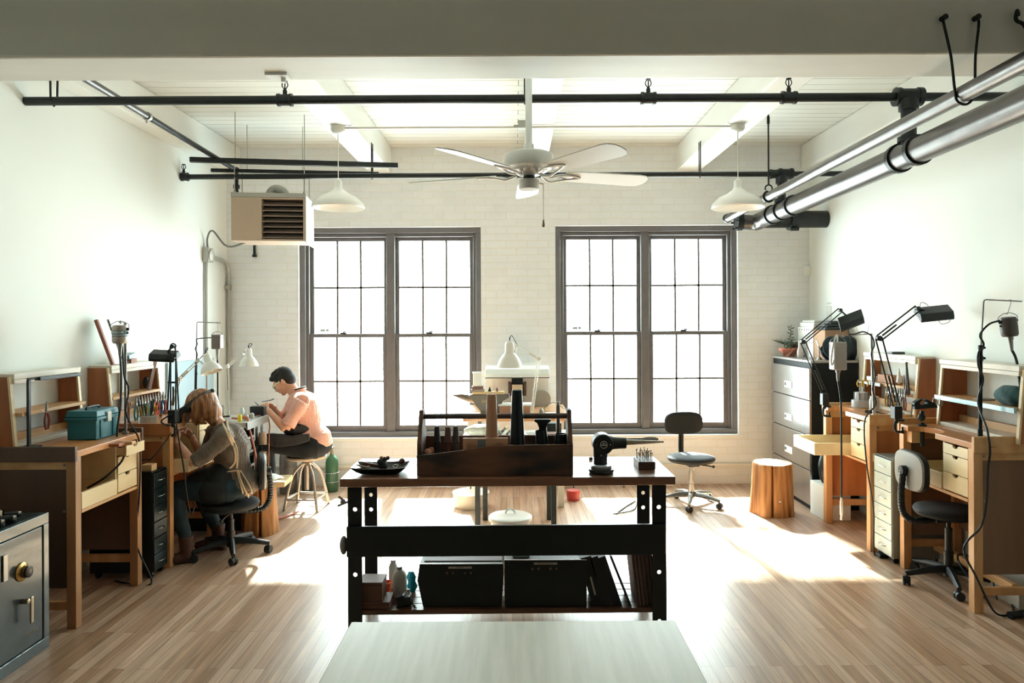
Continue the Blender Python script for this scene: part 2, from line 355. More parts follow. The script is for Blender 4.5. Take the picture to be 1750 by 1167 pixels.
for W in (W1, W2):     # plastered sill and reveals: bright ledge under each window
    b = MB(); b.box(W[0] - 0.03, W[1] + 0.04, YB - 0.012, YB + 0.06, W[2] - 0.035, W[2] + 0.002); b.build('trim_%d' % (1 if W is W1 else 2), WHITE, kind='structure', bevel=0.004)
    pl = bpy.data.lights.new('window_portal', 'AREA'); po = bpy.data.objects.new('window_portal', pl); COL.objects.link(po)
    pl.shape = 'RECTANGLE'; pl.size = W[1] - W[0]; pl.size_y = W[3] - W[2]; pl.cycles.is_portal = True
    po.location = ((W[0] + W[1]) / 2, YB + TH + 0.02, (W[2] + W[3]) / 2); po.rotation_euler = (R(-90), 0, 0)
# ceiling timbers
ZJ = 3.215
for i, (u0, u1) in enumerate(((365, 411), (630, 669), (896, 932), (1156, 1196), (1369, 1412))):
    xa, xb = P(u0, 290, YB).x, P(u1, 290, YB).x
    xa = max(xa, XL); xb = min(xb, XR)
    b = MB(); b.box(xa, xb, YR, YB, ZJ, ZC); b.build('trim_%d' % (i + 3), JOISTW, kind='structure', bevel=0.012)
ZBM = 2.82
b = MB(); b.box(XL, XR, 3.01, 3.31, ZBM, ZJ + 0.06); b.build('beam', BEAMW, kind='structure', bevel=0.012)
# conduit along the brick wall above the floor
b = MB(); zc_ = P(1250, 793, YB).z
b.box(XL, XR, YB - 0.035, YB, zc_ - 0.014, zc_ + 0.014); b.build('baseboard_back', mat('conduit_paint', '#d9d4c8', 0.5), kind='structure', bevel=0.006)
# ================================================================ overhead: pipes, fan, pendants, heater
def sprinkler(root, c, up=1):
    c = Vector(c); s = MB()
    s.cyl(c + Vector((0, 0, 0.02)), c + Vector((0, 0, 0.045)), 0.013); s.cyl(c + Vector((0, 0, 0.045)), c + Vector((0, 0, 0.058)), 0.009)
    for k in (-1, 1): s.tube(smoothpath([c + Vector((0.006 * k, 0, 0.056)), c + Vector((0.017 * k, 0, 0.072)), c + Vector((0.015 * k, 0, 0.09)), c + Vector((0.002 * k, 0, 0.102))], 4), 0.003, 6)
    s.cyl(c + Vector((0, 0, 0.06)), c + Vector((0, 0, 0.096)), 0.0035, seg=8); s.cyl(c + Vector((0, 0, 0.1)), c + Vector((0, 0, 0.103)), 0.016)
    return s.build('sprinkler_head', BLACKP, root, smooth=True)
def coupling(root, a, b_, r, name='coupling', m=None):
    a, b_ = Vector(a), Vector(b_); d = (b_ - a); s = MB()
    s.tube([a, a + d * .18, a + d * .2, a + d * .8, a + d * .82, b_], [r * 1.12, r * 1.12, r, r, r * 1.12, r * 1.12], 20)
    return s.build(name, m or BLACKP, root, smooth=True)
# near sprinkler line
YP = 4.25; zp = P(880, 169, YP).z; rp = 0.026
root = thing('sprinkler_pipe', 'long black sprinkler pipe spanning the room just behind the big ceiling beam', 'pipe', (0, YP, zp))
s = MB(); s.tube([(XL + 0.005, YP, zp), (XR - 0.005, YP, zp)], rp, 16); s.build('pipe', BLACKP, root, smooth=True)
for u in (487, 1108, 1348):
    x = P(u, 168, YP).x; coupling(root, (x - 0.045, YP, zp), (x + 0.045, YP, zp), 0.034); sprinkler(root, (x, YP, zp + 0.012))
x = P(1552, 168, YP).x; coupling(root, (x - 0.08, YP, zp), (x + 0.08, YP, zp), 0.05, 'tee_fitting')
for u in (92, 897):
    x = P(u, 160, YP).x; s = MB(); s.tube([(x - 0.025 if u < 200 else x, YP, ZJ + 0.12 if u > 200 else ZC - 0.01), (x, YP - 0.03, zp), (x, YP, zp - rp - 0.004), (x, YP + 0.03, zp), (x + 0.03 if u < 200 else x, YP, ZJ + 0.12 if u > 200 else ZC - 0.01)], 0.006, 8)
    s.build('pipe_hanger', BLACKP, root, smooth=True)
# far sprinkler line
YP2 = 6.23; zp2 = P(880, 299.5, YP2).z
xa = P(316, 300, YP2).x; xb = P(1440, 300, YP2).x
root = thing('sprinkler_pipe', 'black sprinkler pipe crossing above the two tall windows, behind the fan', 'pipe', (0, YP2, zp2))
s = MB(); s.tube([(xa, YP2, zp2), (xb, YP2, zp2)], 0.023, 14); s.build('pipe', BLACKP, root, smooth=True)
coupling(root, (xa - 0.03, YP2, zp2), (xa + 0.03, YP2, zp2), 0.034); sprinkler(root, (xa - 0.01, YP2, zp2 + 0.01))
xr_ = P(1337, 300, YP2).x; coupling(root, (xr_ - 0.11, YP2, zp2), (xr_ - 0.03, YP2, zp2), 0.038); coupling(root, (xr_ - 0.03, YP2, zp2), (xr_ + 0.09, YP2, zp2), 0.045, 'tee_fitting')
for u in (636, 1196):
    x = P(u, 300, YP2).x; s = MB(); s.tube([(x, YP2 - 0.025, ZJ + 0.05), (x, YP2 - 0.025, zp2), (x, YP2, zp2 - 0.028), (x, YP2 + 0.025, zp2), (x, YP2 + 0.025, ZJ + 0.05)], 0.005, 8); s.build('pipe_hanger', BLACKP, root, smooth=True)
# upper steel pipe (thinner)
A1, A0 = P(1243, 373, 6.9), P(1750, 106, 2.62)
dA = (A0 - A1); Anear = A1 + dA * ((6.9 - 0.2) / (6.9 - 2.62))
root = thing('steel_pipe', 'thinner grey steel pipe slanting down above the fat one at upper right', 'pipe', tuple(A1))
s = MB(); s.tube([A1, Anear], 0.037, 20); s.build('pipe', STEELP, root, smooth=True)
s = MB(); e = A1 - dA.normalized() * 0.02; s.tube([e, A1 + dA.normalized() * 0.02], 0.043, 20); s.build('end_cap', BLACKP, root, smooth=True)
def Aat(y): return A1 + dA * ((6.9 - y) / (6.9 - 2.62))
c = Aat(5.62); s = MB()
s.tube([c + Vector((0.043 * math.cos(R(a)), 0, 0.043 * math.sin(R(a)))) for a in range(-260, 90, 14)], 0.007, 8)
s.tube(arc(c + Vector((0, 0, 0.065)), 0.028, -30, 210, 10), 0.006, 8)
s.tube([c + Vector((0, 0, 0.09)), (c.x, c.y, ZC - 0.002)], 0.007, 8); s.cyl((c.x, c.y, 3.25), (c.x, c.y, 3.31), 0.012, seg=8)
s.build('clevis_hanger', BLACKP, root, smooth=True)
c = Aat(2.985); s = MB(); hy = 3.0
s.tube(smoothpath([(c.x - 0.085, hy, 2.965), (c.x - 0.09, hy - 0.012, 2.94), (c.x - 0.06, hy - 0.012, 2.80), (c.x - 0.042, hy - 0.01, c.z + 0.01), (c.x - 0.03, hy - 0.01, c.z - 0.036), (c.x + 0.01, hy - 0.01, c.z - 0.046), (c.x + 0.04, hy - 0.01, c.z), (c.x + 0.045, hy - 0.012, 2.8), (c.x + 0.06, hy - 0.012, 2.94), (c.x + 0.055, hy, 2.965)], 4), 0.0055, 8)
for q in (-0.085, 0.055): s.cyl((c.x + q, hy + 0.012, 2.965), (c.x + q, hy - 0.02, 2.965), 0.012, seg=10)
s.build('hook_hanger', BLACKP, root, smooth=True)
# lower fat steel pipe
XB = 2.37
B1 = P(1312, 371, 6.55); B0 = P(1750, 176, 3.27); dB = B0 - B1; Bn = B1 + dB * ((6.55 - 0.2) / (6.55 - 3.27))
def Bat(y): return B1 + dB * ((6.55 - y) / (6.55 - 3.27))
ub = dB.normalized(); rB = 0.078
root = thing('steel_main_pipe', 'fat grey steel main pipe slanting through the upper right corner', 'pipe', tuple(B1))
s = MB(); s.tube([B1, Bn], rB, 28); s.build('pipe', STEELP, root, smooth=True)
for y in (4.32, 4.12, 6.42, 6.2, 5.95):
    c = Bat(y); s = MB(); s.tube([c - ub * 0.018, c + ub * 0.018], rB + 0.012, 28); s.build('collar', BLACKP, root, smooth=True)
for (y, zt, nm) in ((4.22, zp, 'riser'), (YP2 - 0.02, zp2, 'riser')):
    c = Bat(y); s = MB(); s.cyl((c.x, y, c.z + 0.05), (c.x, y, zt - 0.02), 0.043 if y < 5 else 0.036, seg=20); s.cyl((c.x, y, c.z + 0.075), (c.x, y, c.z + 0.105), 0.062, seg=20); s.cyl((c.x, y, zt - 0.09), (c.x, y, zt - 0.03), 0.056 if y < 5 else 0.05, seg=20); s.build('riser', BLACKP, root, smooth=True)
E = P(1266, 379, 6.78)
s = MB(); s.tube(smoothpath([B1, B1 - ub * 0.12, Vector(((B1.x + E.x) / 2 + 0.04, 6.76, B1.z - 0.02)), E], 6), [rB] * 13 + [rB * .9] * 6, 24); s.build('elbow', STEELP, root, smooth=True)
F = P(1340, 376, 6.86)
s = MB(); s.cyl((F.x - 0.2, 6.82, F.z), (XR + 0.03, 6.82, F.z), 0.082, seg=28); s.build('branch_pipe', BLACKP, root, smooth=True)
s = MB(); s.cyl((F.x + 0.03, 6.82, F.z), (F.x + 0.09, 6.82, F.z), 0.105, seg=24); s.cyl((F.x + 0.02, 6.76, F.z - 0.1), (F.x + 0.10, 6.76, F.z - 0.1), 0.018, seg=8); s.build('flange', BLACKP, root, smooth=True)
s = MB(); s.cyl(E + Vector((-0.045, 0, 0)), E + Vector((0.01, 0, 0)), 0.085, seg=20)
for a in range(0, 360, 60): s.cyl(E + Vector((-0.07, 0.075 * math.cos(R(a)), 0.075 * math.sin(R(a)))), E + Vector((0.02, 0.075 * math.cos(R(a)), 0.075 * math.sin(R(a)))), 0.009, seg=6)
s.build('bolted_flange', BLACKP, root, smooth=True)
c = Bat(2.985); s = MB(); s.tube(smoothpath([(c.x - 0.22, 3.0, 2.975), (c.x - 0.235, 2.985, 2.99), (c.x - 0.24, 2.985, 2.95), (c.x - 0.2, 2.985, 2.92), (c.x - 0.17, 2.985, 2.80), (c.x - 0.08, 2.985, c.z), (c.x, 2.985, c.z - 0.085), (c.x + 0.085, 2.985, c.z), (c.x + 0.1, 2.985, 2.85), (c.x + 0.1, 3.0, 2.98)], 4), 0.008, 8); s.build('hook_hanger', BLACKP, root, smooth=True)
# ceiling conduit pipe on the left, running back to the heater
G0, G1 = P(150, 137, 4.22), P(404, 291, 6.45); dG = (G1 - G0)
root = thing('gas_pipe', 'thin dark pipe running back along the left ceiling to the heater', 'pipe', tuple(G1))
s = MB(); s.tube([G0 - dG * 1.2, G1, G1 + Vector((0, 0.0, -0.02))], 0.021, 14); s.build('pipe', BLACKP, root, smooth=True)
s = MB(); q = G0 + dG * 0.3; s.tube([G0 - dG * 0.1, q], 0.0225, 14); s.build('sleeve', STEELP, root, smooth=True)
s = MB(); s.tube([q, q + dG * 0.012], 0.03, 14); s.cyl(q, q + Vector((0.0, 0, -0.05)), 0.006, seg=8); s.build('strap', GALV, root, smooth=True)
s = MB(); s.sph(G1, 0.03); s.tube([G1, (G1.x, G1.y, P(410, 333, 6.45).z)], 0.018, 12); s.cyl((G1.x, G1.y, P(410, 322, 6.45).z), (G1.x, G1.y, P(410, 316, 6.45).z), 0.028, seg=12); s.build('drop_pipe', BLACKP, root, smooth=True)
# strut channels
for (p, q, z, lab) in (((325, 273), (680, 283), 3.06, 'longer black strut channel hanging under the joists at left'), ((361, 291), (647, 297), 3.06, 'shorter black strut channel behind the longer one at left')):
    a, c = PZ(*p, z), PZ(*q, z); root = thing('strut_channel', lab, 'metal bar', tuple((a + c) / 2))
    s = MB(); w = 0.041 if p[0] < 340 else 0.03; s.bar(a, c, w, w); s.build('channel', BLACKP, root)
    for t in (0.21, 0.54):
        m_ = a.lerp(c, t); s = MB(); s.cyl(m_, (m_.x, m_.y, ZC - 0.002), 0.004, seg=8); s.build('threaded_rod', GALV, root)
# unit heater
hx = P(459, 371, 6.2); HR = R(7)
root = thing('unit_heater', 'beige louvred unit heater hanging beside the left window', 'heater', (hx.x, hx.y, hx.z - 0.21), HR)
HB = mat('heater_beige', '#b5a08c', 0.5, 0, 0.04, 6); W_ = wm(root)
def hb(m, x0, x1, y0, y1, z0, z1): m.box(x0, x1, y0, y1, z0, z1, W_)
s = MB(); hb(s, -0.318, -0.06, 0, 0.36, 0, 0.385); hb(s, -0.06, 0.30, 0, 0.36, 0, 0.018); hb(s, 0.295, 0.318, 0, 0.36, 0, 0.385); hb(s, -0.06, 0.30, 0, 0.36, 0.37, 0.385); hb(s, -0.06, 0.30, 0.2, 0.36, 0.018, 0.37); s.build('casing', HB, root, bevel=0.004)
s = MB(); hb(s, -0.32, 0.32, -0.004, 0.364, 0.385, 0.425)
for x in (-0.3, 0.3):
    for y in (0.05, 0.31): s.cyl(W_ @ Vector((x, y, 0.42)), W_ @ Vector((x, y, 0.45)), 0.012, seg=6)
s.build('top_rail', GALV, root, bevel=0.003)
s = MB(); hb(s, 0.318, 0.326, -0.01, 0.40, -0.02, 0.40); s.build('side_panel', WHITE, root)
for k in range(7):
    z = 0.045 + k * 0.048; s = MB(); pr = [(-0.0, z - 0.012), (0.012, z - 0.02), (0.05, z - 0.006), (0.085, z + 0.022), (0.083, z + 0.026), (0.048, z), (0.012, z - 0.014)]
    s.prism(pr, lambda a, b_, t: W_ @ Vector((t, a + 0.004, b_)), -0.058, 0.294); s.build('louvre', mat('louvre_taupe', '#8d7f74', 0.45), root)
s = MB(); hb(s, -0.06, 0.295, 0.12, 0.19, 0.018, 0.37); s.build('heat_exchanger', BLK, root)
s = MB(); s.tube([W_ @ Vector(p) for p in smoothpath([(-0.02, 0.2, 0.42), (-0.02, 0.2, 0.46), (0.02, 0.2, 0.49), (0.08, 0.2, 0.47), (0.1, 0.22, 0.43)], 3)], 0.045, 14); s.build('vent_elbow', GALV, root, smooth=True)
for x in (-0.3, 0.3):
    for y in (0.05, 0.31):
        a = W_ @ Vector((x, y, 0.42)); s = MB(); s.cyl(a, (a.x, a.y, 3.07), 0.005, seg=8); s.build('hanging_rod', GALV, root)
# ceiling fan
FY = 3.7; f0 = P(904, 292, FY); FXc = f0.x; FZ = P(904, 297, FY).z
root = thing('ceiling_fan', 'white five-blade ceiling fan hanging in the middle of the room', 'fan', (FXc, FY, FZ))
FW = mat('fan_white', '#e6e6e2', 0.35); FD = mat('fan_bracket', '#d8d6d2', 0.3, 0.2)
sc = FY / FPX
s = MB(); s.cyl((FXc, FY, FZ + 0.12), (FXc, FY, ZC - 0.03), 0.018, seg=16); s.build('downrod', FW, root, smooth=True)
s = MB(); s.lathe([(0.03, ZC - FZ - 0.1), (0.06, ZC - FZ - 0.06), (0.075, ZC - FZ)], (FXc, FY, FZ)); s.build('canopy', FW, root, smooth=True)
s = MB(); s.lathe([(0.025, 0.155), (0.03, 0.125), (0.04, 0.115), (0.10, 0.11), (0.126, 0.10), (0.130, 0.09), (0.130, 0.045), (0.124, 0.03), (0.10, 0.02), (0.095, 0.012), (0.06, 0.005)], (FXc, FY, FZ), seg=40); s.build('motor_housing', FW, root, smooth=True)
s = MB(); s.lathe([(0.095, 0.014), (0.055, -0.008), (0.03, -0.012)], (FXc, FY, FZ), seg=30); s.build('vent_ring', FD, root, smooth=True)
for k in range(24):
    a = 2 * math.pi * k / 24
s = MB(); s.lathe([(0.02, 0.0), (0.02, -0.03), (0.05, -0.032), (0.053, -0.036), (0.053, -0.075), (0.05, -0.082), (0, -0.084)], (FXc, FY, FZ)); s.build('switch_housing', FD, root, smooth=True)
s = MB(); s.cyl((FXc, FY, FZ - 0.035), (FXc, FY, FZ + 0.012), 0.03, seg=16); s.build('hub', BLK, root)
for ang in (90, 18, 162, -54, -126):
    ca, sa = math.cos(R(ang)), math.sin(R(ang)); c0 = Vector((FXc, FY, FZ))
    rad = Vector((ca, sa, 0)); tan = Vector((-sa, ca, 0)); pit = R(13)
    tw = (tan * math.cos(pit) - Vector((0, 0, 1)) * math.sin(pit)); nz = rad.cross(tw)
    s = MB(); out = [(0.20, -0.052), (0.25, -0.062), (0.62, -0.072), (0.66, -0.064), (0.685, -0.035), (0.69, 0.0), (0.685, 0.035), (0.66, 0.064), (0.62, 0.072), (0.25, 0.062), (0.20, 0.052)]
    s.prism(out, lambda u, v, t: c0 + rad * u + tw * v + nz * t, -0.003, 0.003); bl = s.build('fan_blade', FW, root, bevel=0.001)
    s = MB()
    for q in (-1, 1): s.tube(smoothpath([c0 + rad * 0.07 + Vector((0, 0, -0.006)), c0 + rad * 0.12 + tw * 0.03 * q + Vector((0, 0, -0.022)), c0 + rad * 0.17 + tw * 0.035 * q + Vector((0, 0, -0.012)), c0 + rad * 0.24 + tw * 0.02 * q - nz * 0.006, c0 + rad * 0.29 - nz * 0.006], 4), 0.007, 8)
    s.sph(c0 + rad * 0.22 - nz * 0.006, (0.03, 0.03, 0.006)); s.build('blade_iron', FD, root, smooth=True)
cx = FXc + 0.075; s = MB(); s.cyl((cx - 0.02, FY, FZ - 0.05), (cx, FY, FZ - 0.055), 0.005, seg=8); s.cyl((cx, FY, FZ - 0.055), (cx, FY, P(928, 375, FY).z), 0.0014, seg=6); pc = s.build('pull_chain', FD, root)
z_ = P(928, 375, FY).z; s = MB(); s.lathe([(0.0, 0.0), (0.003, -0.002), (0.006, -0.022), (0.0075, -0.032), (0.005, -0.04), (0, -0.042)], (cx, FY, z_), seg=12); s.build('fob', mat('fob_wood', '#8a6a58', 0.5), pc, smooth=True)
# pendants
for (u, lab) in ((578, 'white metal pendant lamp hanging in front of the left window side'), (1261, 'white metal pendant lamp hanging at right, below the fat pipes')):
    YPn = 5.5; x = P(u, 300, YPn).x; zs = P(u, 356, YPn).z
    root = thing('pendant_lamp', lab, 'lamp', (x, YPn, zs), group=None)
    s = MB(); zb = ZJ; s.lathe([(0.055, 0), (0.055, -0.035), (0.045, -0.05), (0.02, -0.062)], (x, YPn, zb), seg=20); s.build('canopy', mat('canopy_white', '#d4d1c8', 0.45), root, smooth=True)
    s = MB(); s.cyl((x, YPn, zb - 0.06), (x, YPn, zs + 0.2), 0.004, seg=8); s.build('cord', mat('cord_white', '#dcdad2', 0.5), root)
    s = MB(); s.lathe([(0.012, 0.235), (0.028, 0.215), (0.03, 0.17), (0.042, 0.145), (0.085, 0.115), (0.15, 0.085), (0.185, 0.05), (0.2, 0.03), (0.203, 0.008), (0.198, 0.0), (0.197, 0.008), (0.18, 0.048), (0.14, 0.08), (0.08, 0.108), (0.035, 0.135), (0, 0.14)], (x, YPn, zs), seg=40); s.build('shade', mat('shade_enamel', '#f0efea', 0.25), root, smooth=True)
    s = MB(); s.sph((x, YPn, zs + 0.085), 0.028, 12, 8); s.build('bulb', mat('bulb_glass', '#f2f0e6', 0.2), root, smooth=True)
root = thing('ceiling_conduit', 'thin white conduit joining the two pendant lamp boxes under the joists', 'conduit', (0, 5.5, ZJ))
xa, xb, xm_ = P(588, 214, 5.5).x, P(1250, 211, 5.5).x, P(893, 212, 5.5).x
s = MB(); s.cyl((xa - 0.02, 5.5, ZJ - 0.015), (xb + 0.02, 5.5, ZJ - 0.015), 0.009, seg=12); s.build('tube', mat('conduit_white', '#cfccc4', 0.4, 0.3), root, smooth=True)
s = MB(); s.box(xm_ - 0.035, xm_ + 0.035, 5.46, 5.54, ZJ - 0.03, ZJ + 0.03); s.box(xm_ - 0.07, xm_ + 0.07, 5.48, 5.52, ZJ - 0.025, ZJ); s.build('box', GALV, root, bevel=0.004)
# small plate under the beam edge
s = MB(); c = P(480, 137, 3.27); s.box(c.x - 0.05, c.x + 0.05, 3.2, 3.28, ZBM - 0.012, ZBM); s.cyl((c.x + 0.02, 3.25, ZBM - 0.03), (c.x + 0.02, 3.25, ZBM - 0.012), 0.012, seg=12)
s.build('ceiling_plate', WHITE, label='small white metal plate under the beam above the left sprinkler', cat='plate')
# wiring on the left wall
root = thing('junction_box', 'square grey junction box high on the left wall with conduits', 'junction box', tuple(PX(350, 440, XL + 0.02)))
c = PX(350, 436, XL); s = MB(); s.box(XL, XL + 0.06, c.y - 0.055, c.y + 0.055, c.z - 0.07, c.z + 0.07); s.lathe([(0.06, 0), (0.055, 0.012), (0, 0.02)], (XL + 0.06, c.y, c.z), Matrix.Rotation(R(90), 4, 'Y'), 20); s.build('box', GALV, root, bevel=0.006)
s = MB(); e = PX(404, 418, -2.42); s.tube(smoothpath([(XL + 0.03, c.y, c.z + 0.06), (XL + 0.035, c.y - 0.02, c.z + 0.16), (XL + 0.12, c.y - 0.1, c.z + 0.22), (-2.62, c.y - 0.3, hx.z - 0.235), (-2.4, 6.35, hx.z - 0.19), (-2.38, 6.36, hx.z - 0.17)], 5), 0.009, 8); s.build('flexible_conduit', mat('flex_grey', '#77726c', 0.5, 0.4), root, smooth=True)
s = MB(); s.tube(smoothpath([(XL + 0.03, c.y + 0.05, c.z - 0.01), (XL + 0.03, c.y + 0.16, c.z - 0.01), (XL + 0.03, YB - 0.12, c.z - 0.03), (XL + 0.03, YB - 0.04, c.z - 0.12), (XL + 0.03, YB - 0.03, c.z - 0.3), (XL + 0.03, YB - 0.03, 0.9)], 5), 0.016, 10)
s.box(XL, XL + 0.05, YB - 0.06, YB, 2.02, 2.06); s.build('conduit', GALV, root, smooth=True)
s = MB(); s.tube([(XL + 0.02, c.y - 0.01, c.z - 0.06), (XL + 0.02, c.y - 0.02, c.z - 0.2), (XL + 0.02, c.y - 0.02, 0.98)], 0.014, 10); s.build('conduit', GALV, root, smooth=True)
s = MB(); c = P(436, 427, YB); s.cyl((c.x, YB - 0.02, c.z + 0.06), (c.x, YB - 0.02, c.z - 0.05), 0.012, seg=10); s.cyl((c.x, YB - 0.02, c.z - 0.05), (c.x, YB - 0.02, c.z - 0.075), 0.022, seg=10); s.cyl((c.x, YB + 0.01, c.z + 0.04), (c.x, YB - 0.02, c.z + 0.04), 0.01, seg=8)
s.build('wall_pin', BLK, label='short black metal pin on the brick below the heater', cat='bracket')
s = MB(); c = P(1378, 463, YB); s.box(c.x - 0.028, c.x + 0.028, YB - 0.04, YB, c.z - 0.05, c.z + 0.05); s.build('wall_sensor', WHITE, bevel=0.01, label='small white sensor on the brick near the right corner', cat='sensor')
# ================================================================ centre: work table, caddy, its contents, near table
DARKW = wood('dark_walnut', '#4e3426', '#2b1c16', 0.35, 'X', 9)
OLDW = mat('old_caddy_wood', '#6b4733', 0.65, 0, 0.5, 7, 0.35, 30, (0.3, 1, 1), col2='#231b18')
BLKP = mat('black_paint', '#0d1819', 0.35, 0.1, 0.1, 12)
TZ = 0.86
TB = Matrix.Translation((-0.043, 3.957, 0)) @ Matrix.Rotation(R(0.6), 4, 'Z')
def tb(x, y, z=TZ): return TB @ Vector((x, y, z))
root = thing('workbench', 'dark wood topped workbench on black steel legs in the room centre', 'workbench', (-0.043, 3.957, 0), R(0.6))
s = MB(); s.box(-0.88, 0.88, -0.277, 0.277, TZ - 0.045, TZ, TB); top = s.build('top', mat('bench_top', '#96694e', 0.3, 0, 0.3, 6, 0.1, 40, (0.12, 1, 1), col2='#664532', coat=0.8), root, bevel=0.004)
for x in (-0.81, 0.80):
    for y, h in ((-0.235, TZ - 0.045), (0.2, TZ - 0.045)):
        M = TB @ Matrix.Translation((x, y, 0)); s = MB(); s.holed(0.072, h, [0.085, 0.345, 0.69] if y < 0 else [0.085, 0.573, 0.66], 0.006, M, 0.0115)
        sx = 1 if x < 0 else -1
        s.box(-0.036 * sx - 0.003, -0.036 * sx + 0.003, 0, 0.05, 0, h, M); s.box(-0.05, 0.05, -0.01, 0.06, 0, 0.006, M); s.build('leg', BLKP, root)
for x in (-0.81, 0.80):
    s = MB(); s.box(x - 0.02, x + 0.02, -0.23, 0.22, TZ - 0.07, TZ - 0.046, TB); s.build('cross_rail', BLKP, root)
    s = MB(); s.box(x - 0.02, x + 0.02, -0.23, 0.22, 0.1, 0.125, TB); s.build('cross_rail', BLKP, root)
s = MB(); s.box(-0.85, 0.83, -0.262, -0.242, 0.445, 0.605, TB); s.build('front_rail', BLKP, root, bevel=0.003)
s = MB(); s.box(-0.85, 0.83, 0.205, 0.21, 0.30, 0.306, TB); s.build('back_wire', BLKP, root)
s = MB()
for k in range(5): s.box(-0.84, 0.82, -0.225 + k * 0.089, -0.225 + k * 0.089 + 0.085, 0.126, 0.15, TB)
s.build('lower_shelf', mat('shelf_boards', '#6a4632', 0.4, 0, 0.3, 8, 0.2, 30, (0.15, 1, 1), col2='#4a3022'), root, bevel=0.002)
SHZ = 0.15
# items hanging under the bench top
for x in (-0.2, 0.35, 0.62):
    s = MB(); s.cyl(tb(x, -0.2, TZ - 0.075), tb(x, -0.2, TZ - 0.045), 0.004, seg=6); s.build('screw', GREYM, root)
s = MB(); p = tb(-0.865, -0.23, 0.73); s.cyl(p, p + Vector((-0.03, -0.01, 0.03)), 0.006, seg=8); s.cyl(p + Vector((0.02, 0, 0)), p + Vector((-0.035, -0.01, -0.02)), 0.006, seg=8); s.sph(p + Vector((-0.01, 0, 0)), 0.014)
s.build('wing_clamp', GREYM, root)
s = MB(); p = tb(-0.872, -0.23, 0.50); s.sph(p, (0.02, 0.03, 0.05)); s.cyl(p, p + Vector((0.03, 0, 0.05)), 0.005)
s.build('vise_knob', GREYM, root, smooth=True)
# ---- caddy
cz = TZ + 0.001
root = thing('tool_caddy', 'old dark wooden carry-all with a dowel handle on the workbench', 'tool box', tuple(tb(0.02, -0.1, cz)))
def cb(u, v): return P(u, v, 3.74)
CX0, CX1, CY0, CY1 = cb(713, 800).x, cb(979, 800).x, 3.74, 3.98
def endp(x0, x1):
    s = MB(); w = CY1 - CY0; poly = [(0, 0), (w, 0), (w, 0.17), (w * 0.64, 0.335), (w * 0.36, 0.335), (0, 0.17)]
    s.prism(poly, lambda a, b_, t: Vector((t, CY0 + a, cz + b_)), x0, x1); return s
endp(CX0, CX0 + 0.022).build('end_board', OLDW, root, bevel=0.003); endp(CX1 - 0.022, CX1).build('end_board', OLDW, root, bevel=0.003)
L_ = CX1 - CX0
poly = [(0, 0), (L_, 0), (L_, 0.165), (L_ * 0.5, 0.16), (L_ * 0.3, 0.137), (L_ * 0.12, 0.118), (0, 0.11)]
s = MB(); s.prism(poly, lambda a, b_, t: Vector((CX0 + a, t, cz + b_)), CY0 - 0.016, CY0); s.build('front_board', OLDW, root, bevel=0.002)
s = MB(); s.box(CX0 + 0.022, CX1 - 0.022, CY1 - 0.016, CY1, cz, cz + 0.175); s.build('back_board', OLDW, root, bevel=0.002)
s = MB(); s.box(CX0 + 0.022, CX1 - 0.022, CY0, CY1 - 0.016, cz, cz + 0.014); s.build('bottom_board', OLDW, root)
ym = (CY0 + CY1) / 2; hz = P(845, 711, ym).z; s = MB(); s.cyl((CX0, ym, hz), (CX1, ym, hz), 0.0145, seg=14); s.build('handle', mat('caddy_dowel', '#4f443f', 0.55, 0, 0.3, 15), root, smooth=True)
bz = cz + 0.0145
def px_at(u, v, Y): return P(u, v, Y)
# cones
def cone(name, u, vt, vb, rt, rb, Y, m, lab, cat, prof=None):
    x = P(u, vb, Y).x; zt = P(u, vt, Y).z; h = zt - bz; zb = P(u, 768, Y).z - bz; rb0 = rb + (rb - rt) * zb / (h - zb)
    s = MB(); s.lathe([(0, 0), (rb0, 0), (rb, zb), (rt, h), (rt * 0.85, h + 0.003), (0, h + 0.003)], (x, Y, bz), seg=28)
    return s.build(name, m, smooth=True, origin=(x, Y, bz), label=lab, cat=cat)
cone('ring_mandrel', 840.5, 674, 768, 0.0255, 0.036, 3.80, mat('cone_wood', '#b88a6c', 0.5, 0, 0.15, 6, 0.1, 30, (1, 1, 0.1)), 'tall tapered light wooden mandrel standing in the caddy', 'mandrel')
cone('ring_mandrel', 884, 667, 768, 0.0275, 0.042, 3.80, BLKM, 'tallest tapered black mandrel standing in the caddy', 'mandrel')
for (u, vt, r, m, lab) in ((747, 728, 0.0165, mat('stub_grey', '#3b3a3a', 0.6), 'short grey tapered stake at the left in the caddy'), (765.5, 729, 0.0175, mat('stub_brown', '#6d4c41', 0.7, 0, 0.4, 60), 'short rusty brown tapered stake in the caddy'), (779, 728, 0.0165, mat('stub_dark', '#46403d', 0.6, 0, 0.3, 60), 'short dark stake right of the rusty brown one')):
    Y = 3.87; x = P(u, 750, Y).x; h = P(u, vt, Y).z - bz; zc2 = P(u, 755, Y).z - bz
    s = MB(); s.lathe([(0, 0), (r * 1.15, 0), (r * 1.1, zc2 - 0.004), (r * 1.3, zc2), (r * 1.1, zc2 + 0.008), (r * 0.95, h * 0.85), (r * 0.82, h - 0.003), (r * 0.72, h), (0, h)], (x, Y, bz), seg=20); s.build('stake', m, smooth=True, origin=(x, Y, bz), label=lab, cat='stake', group='short stakes in the caddy')
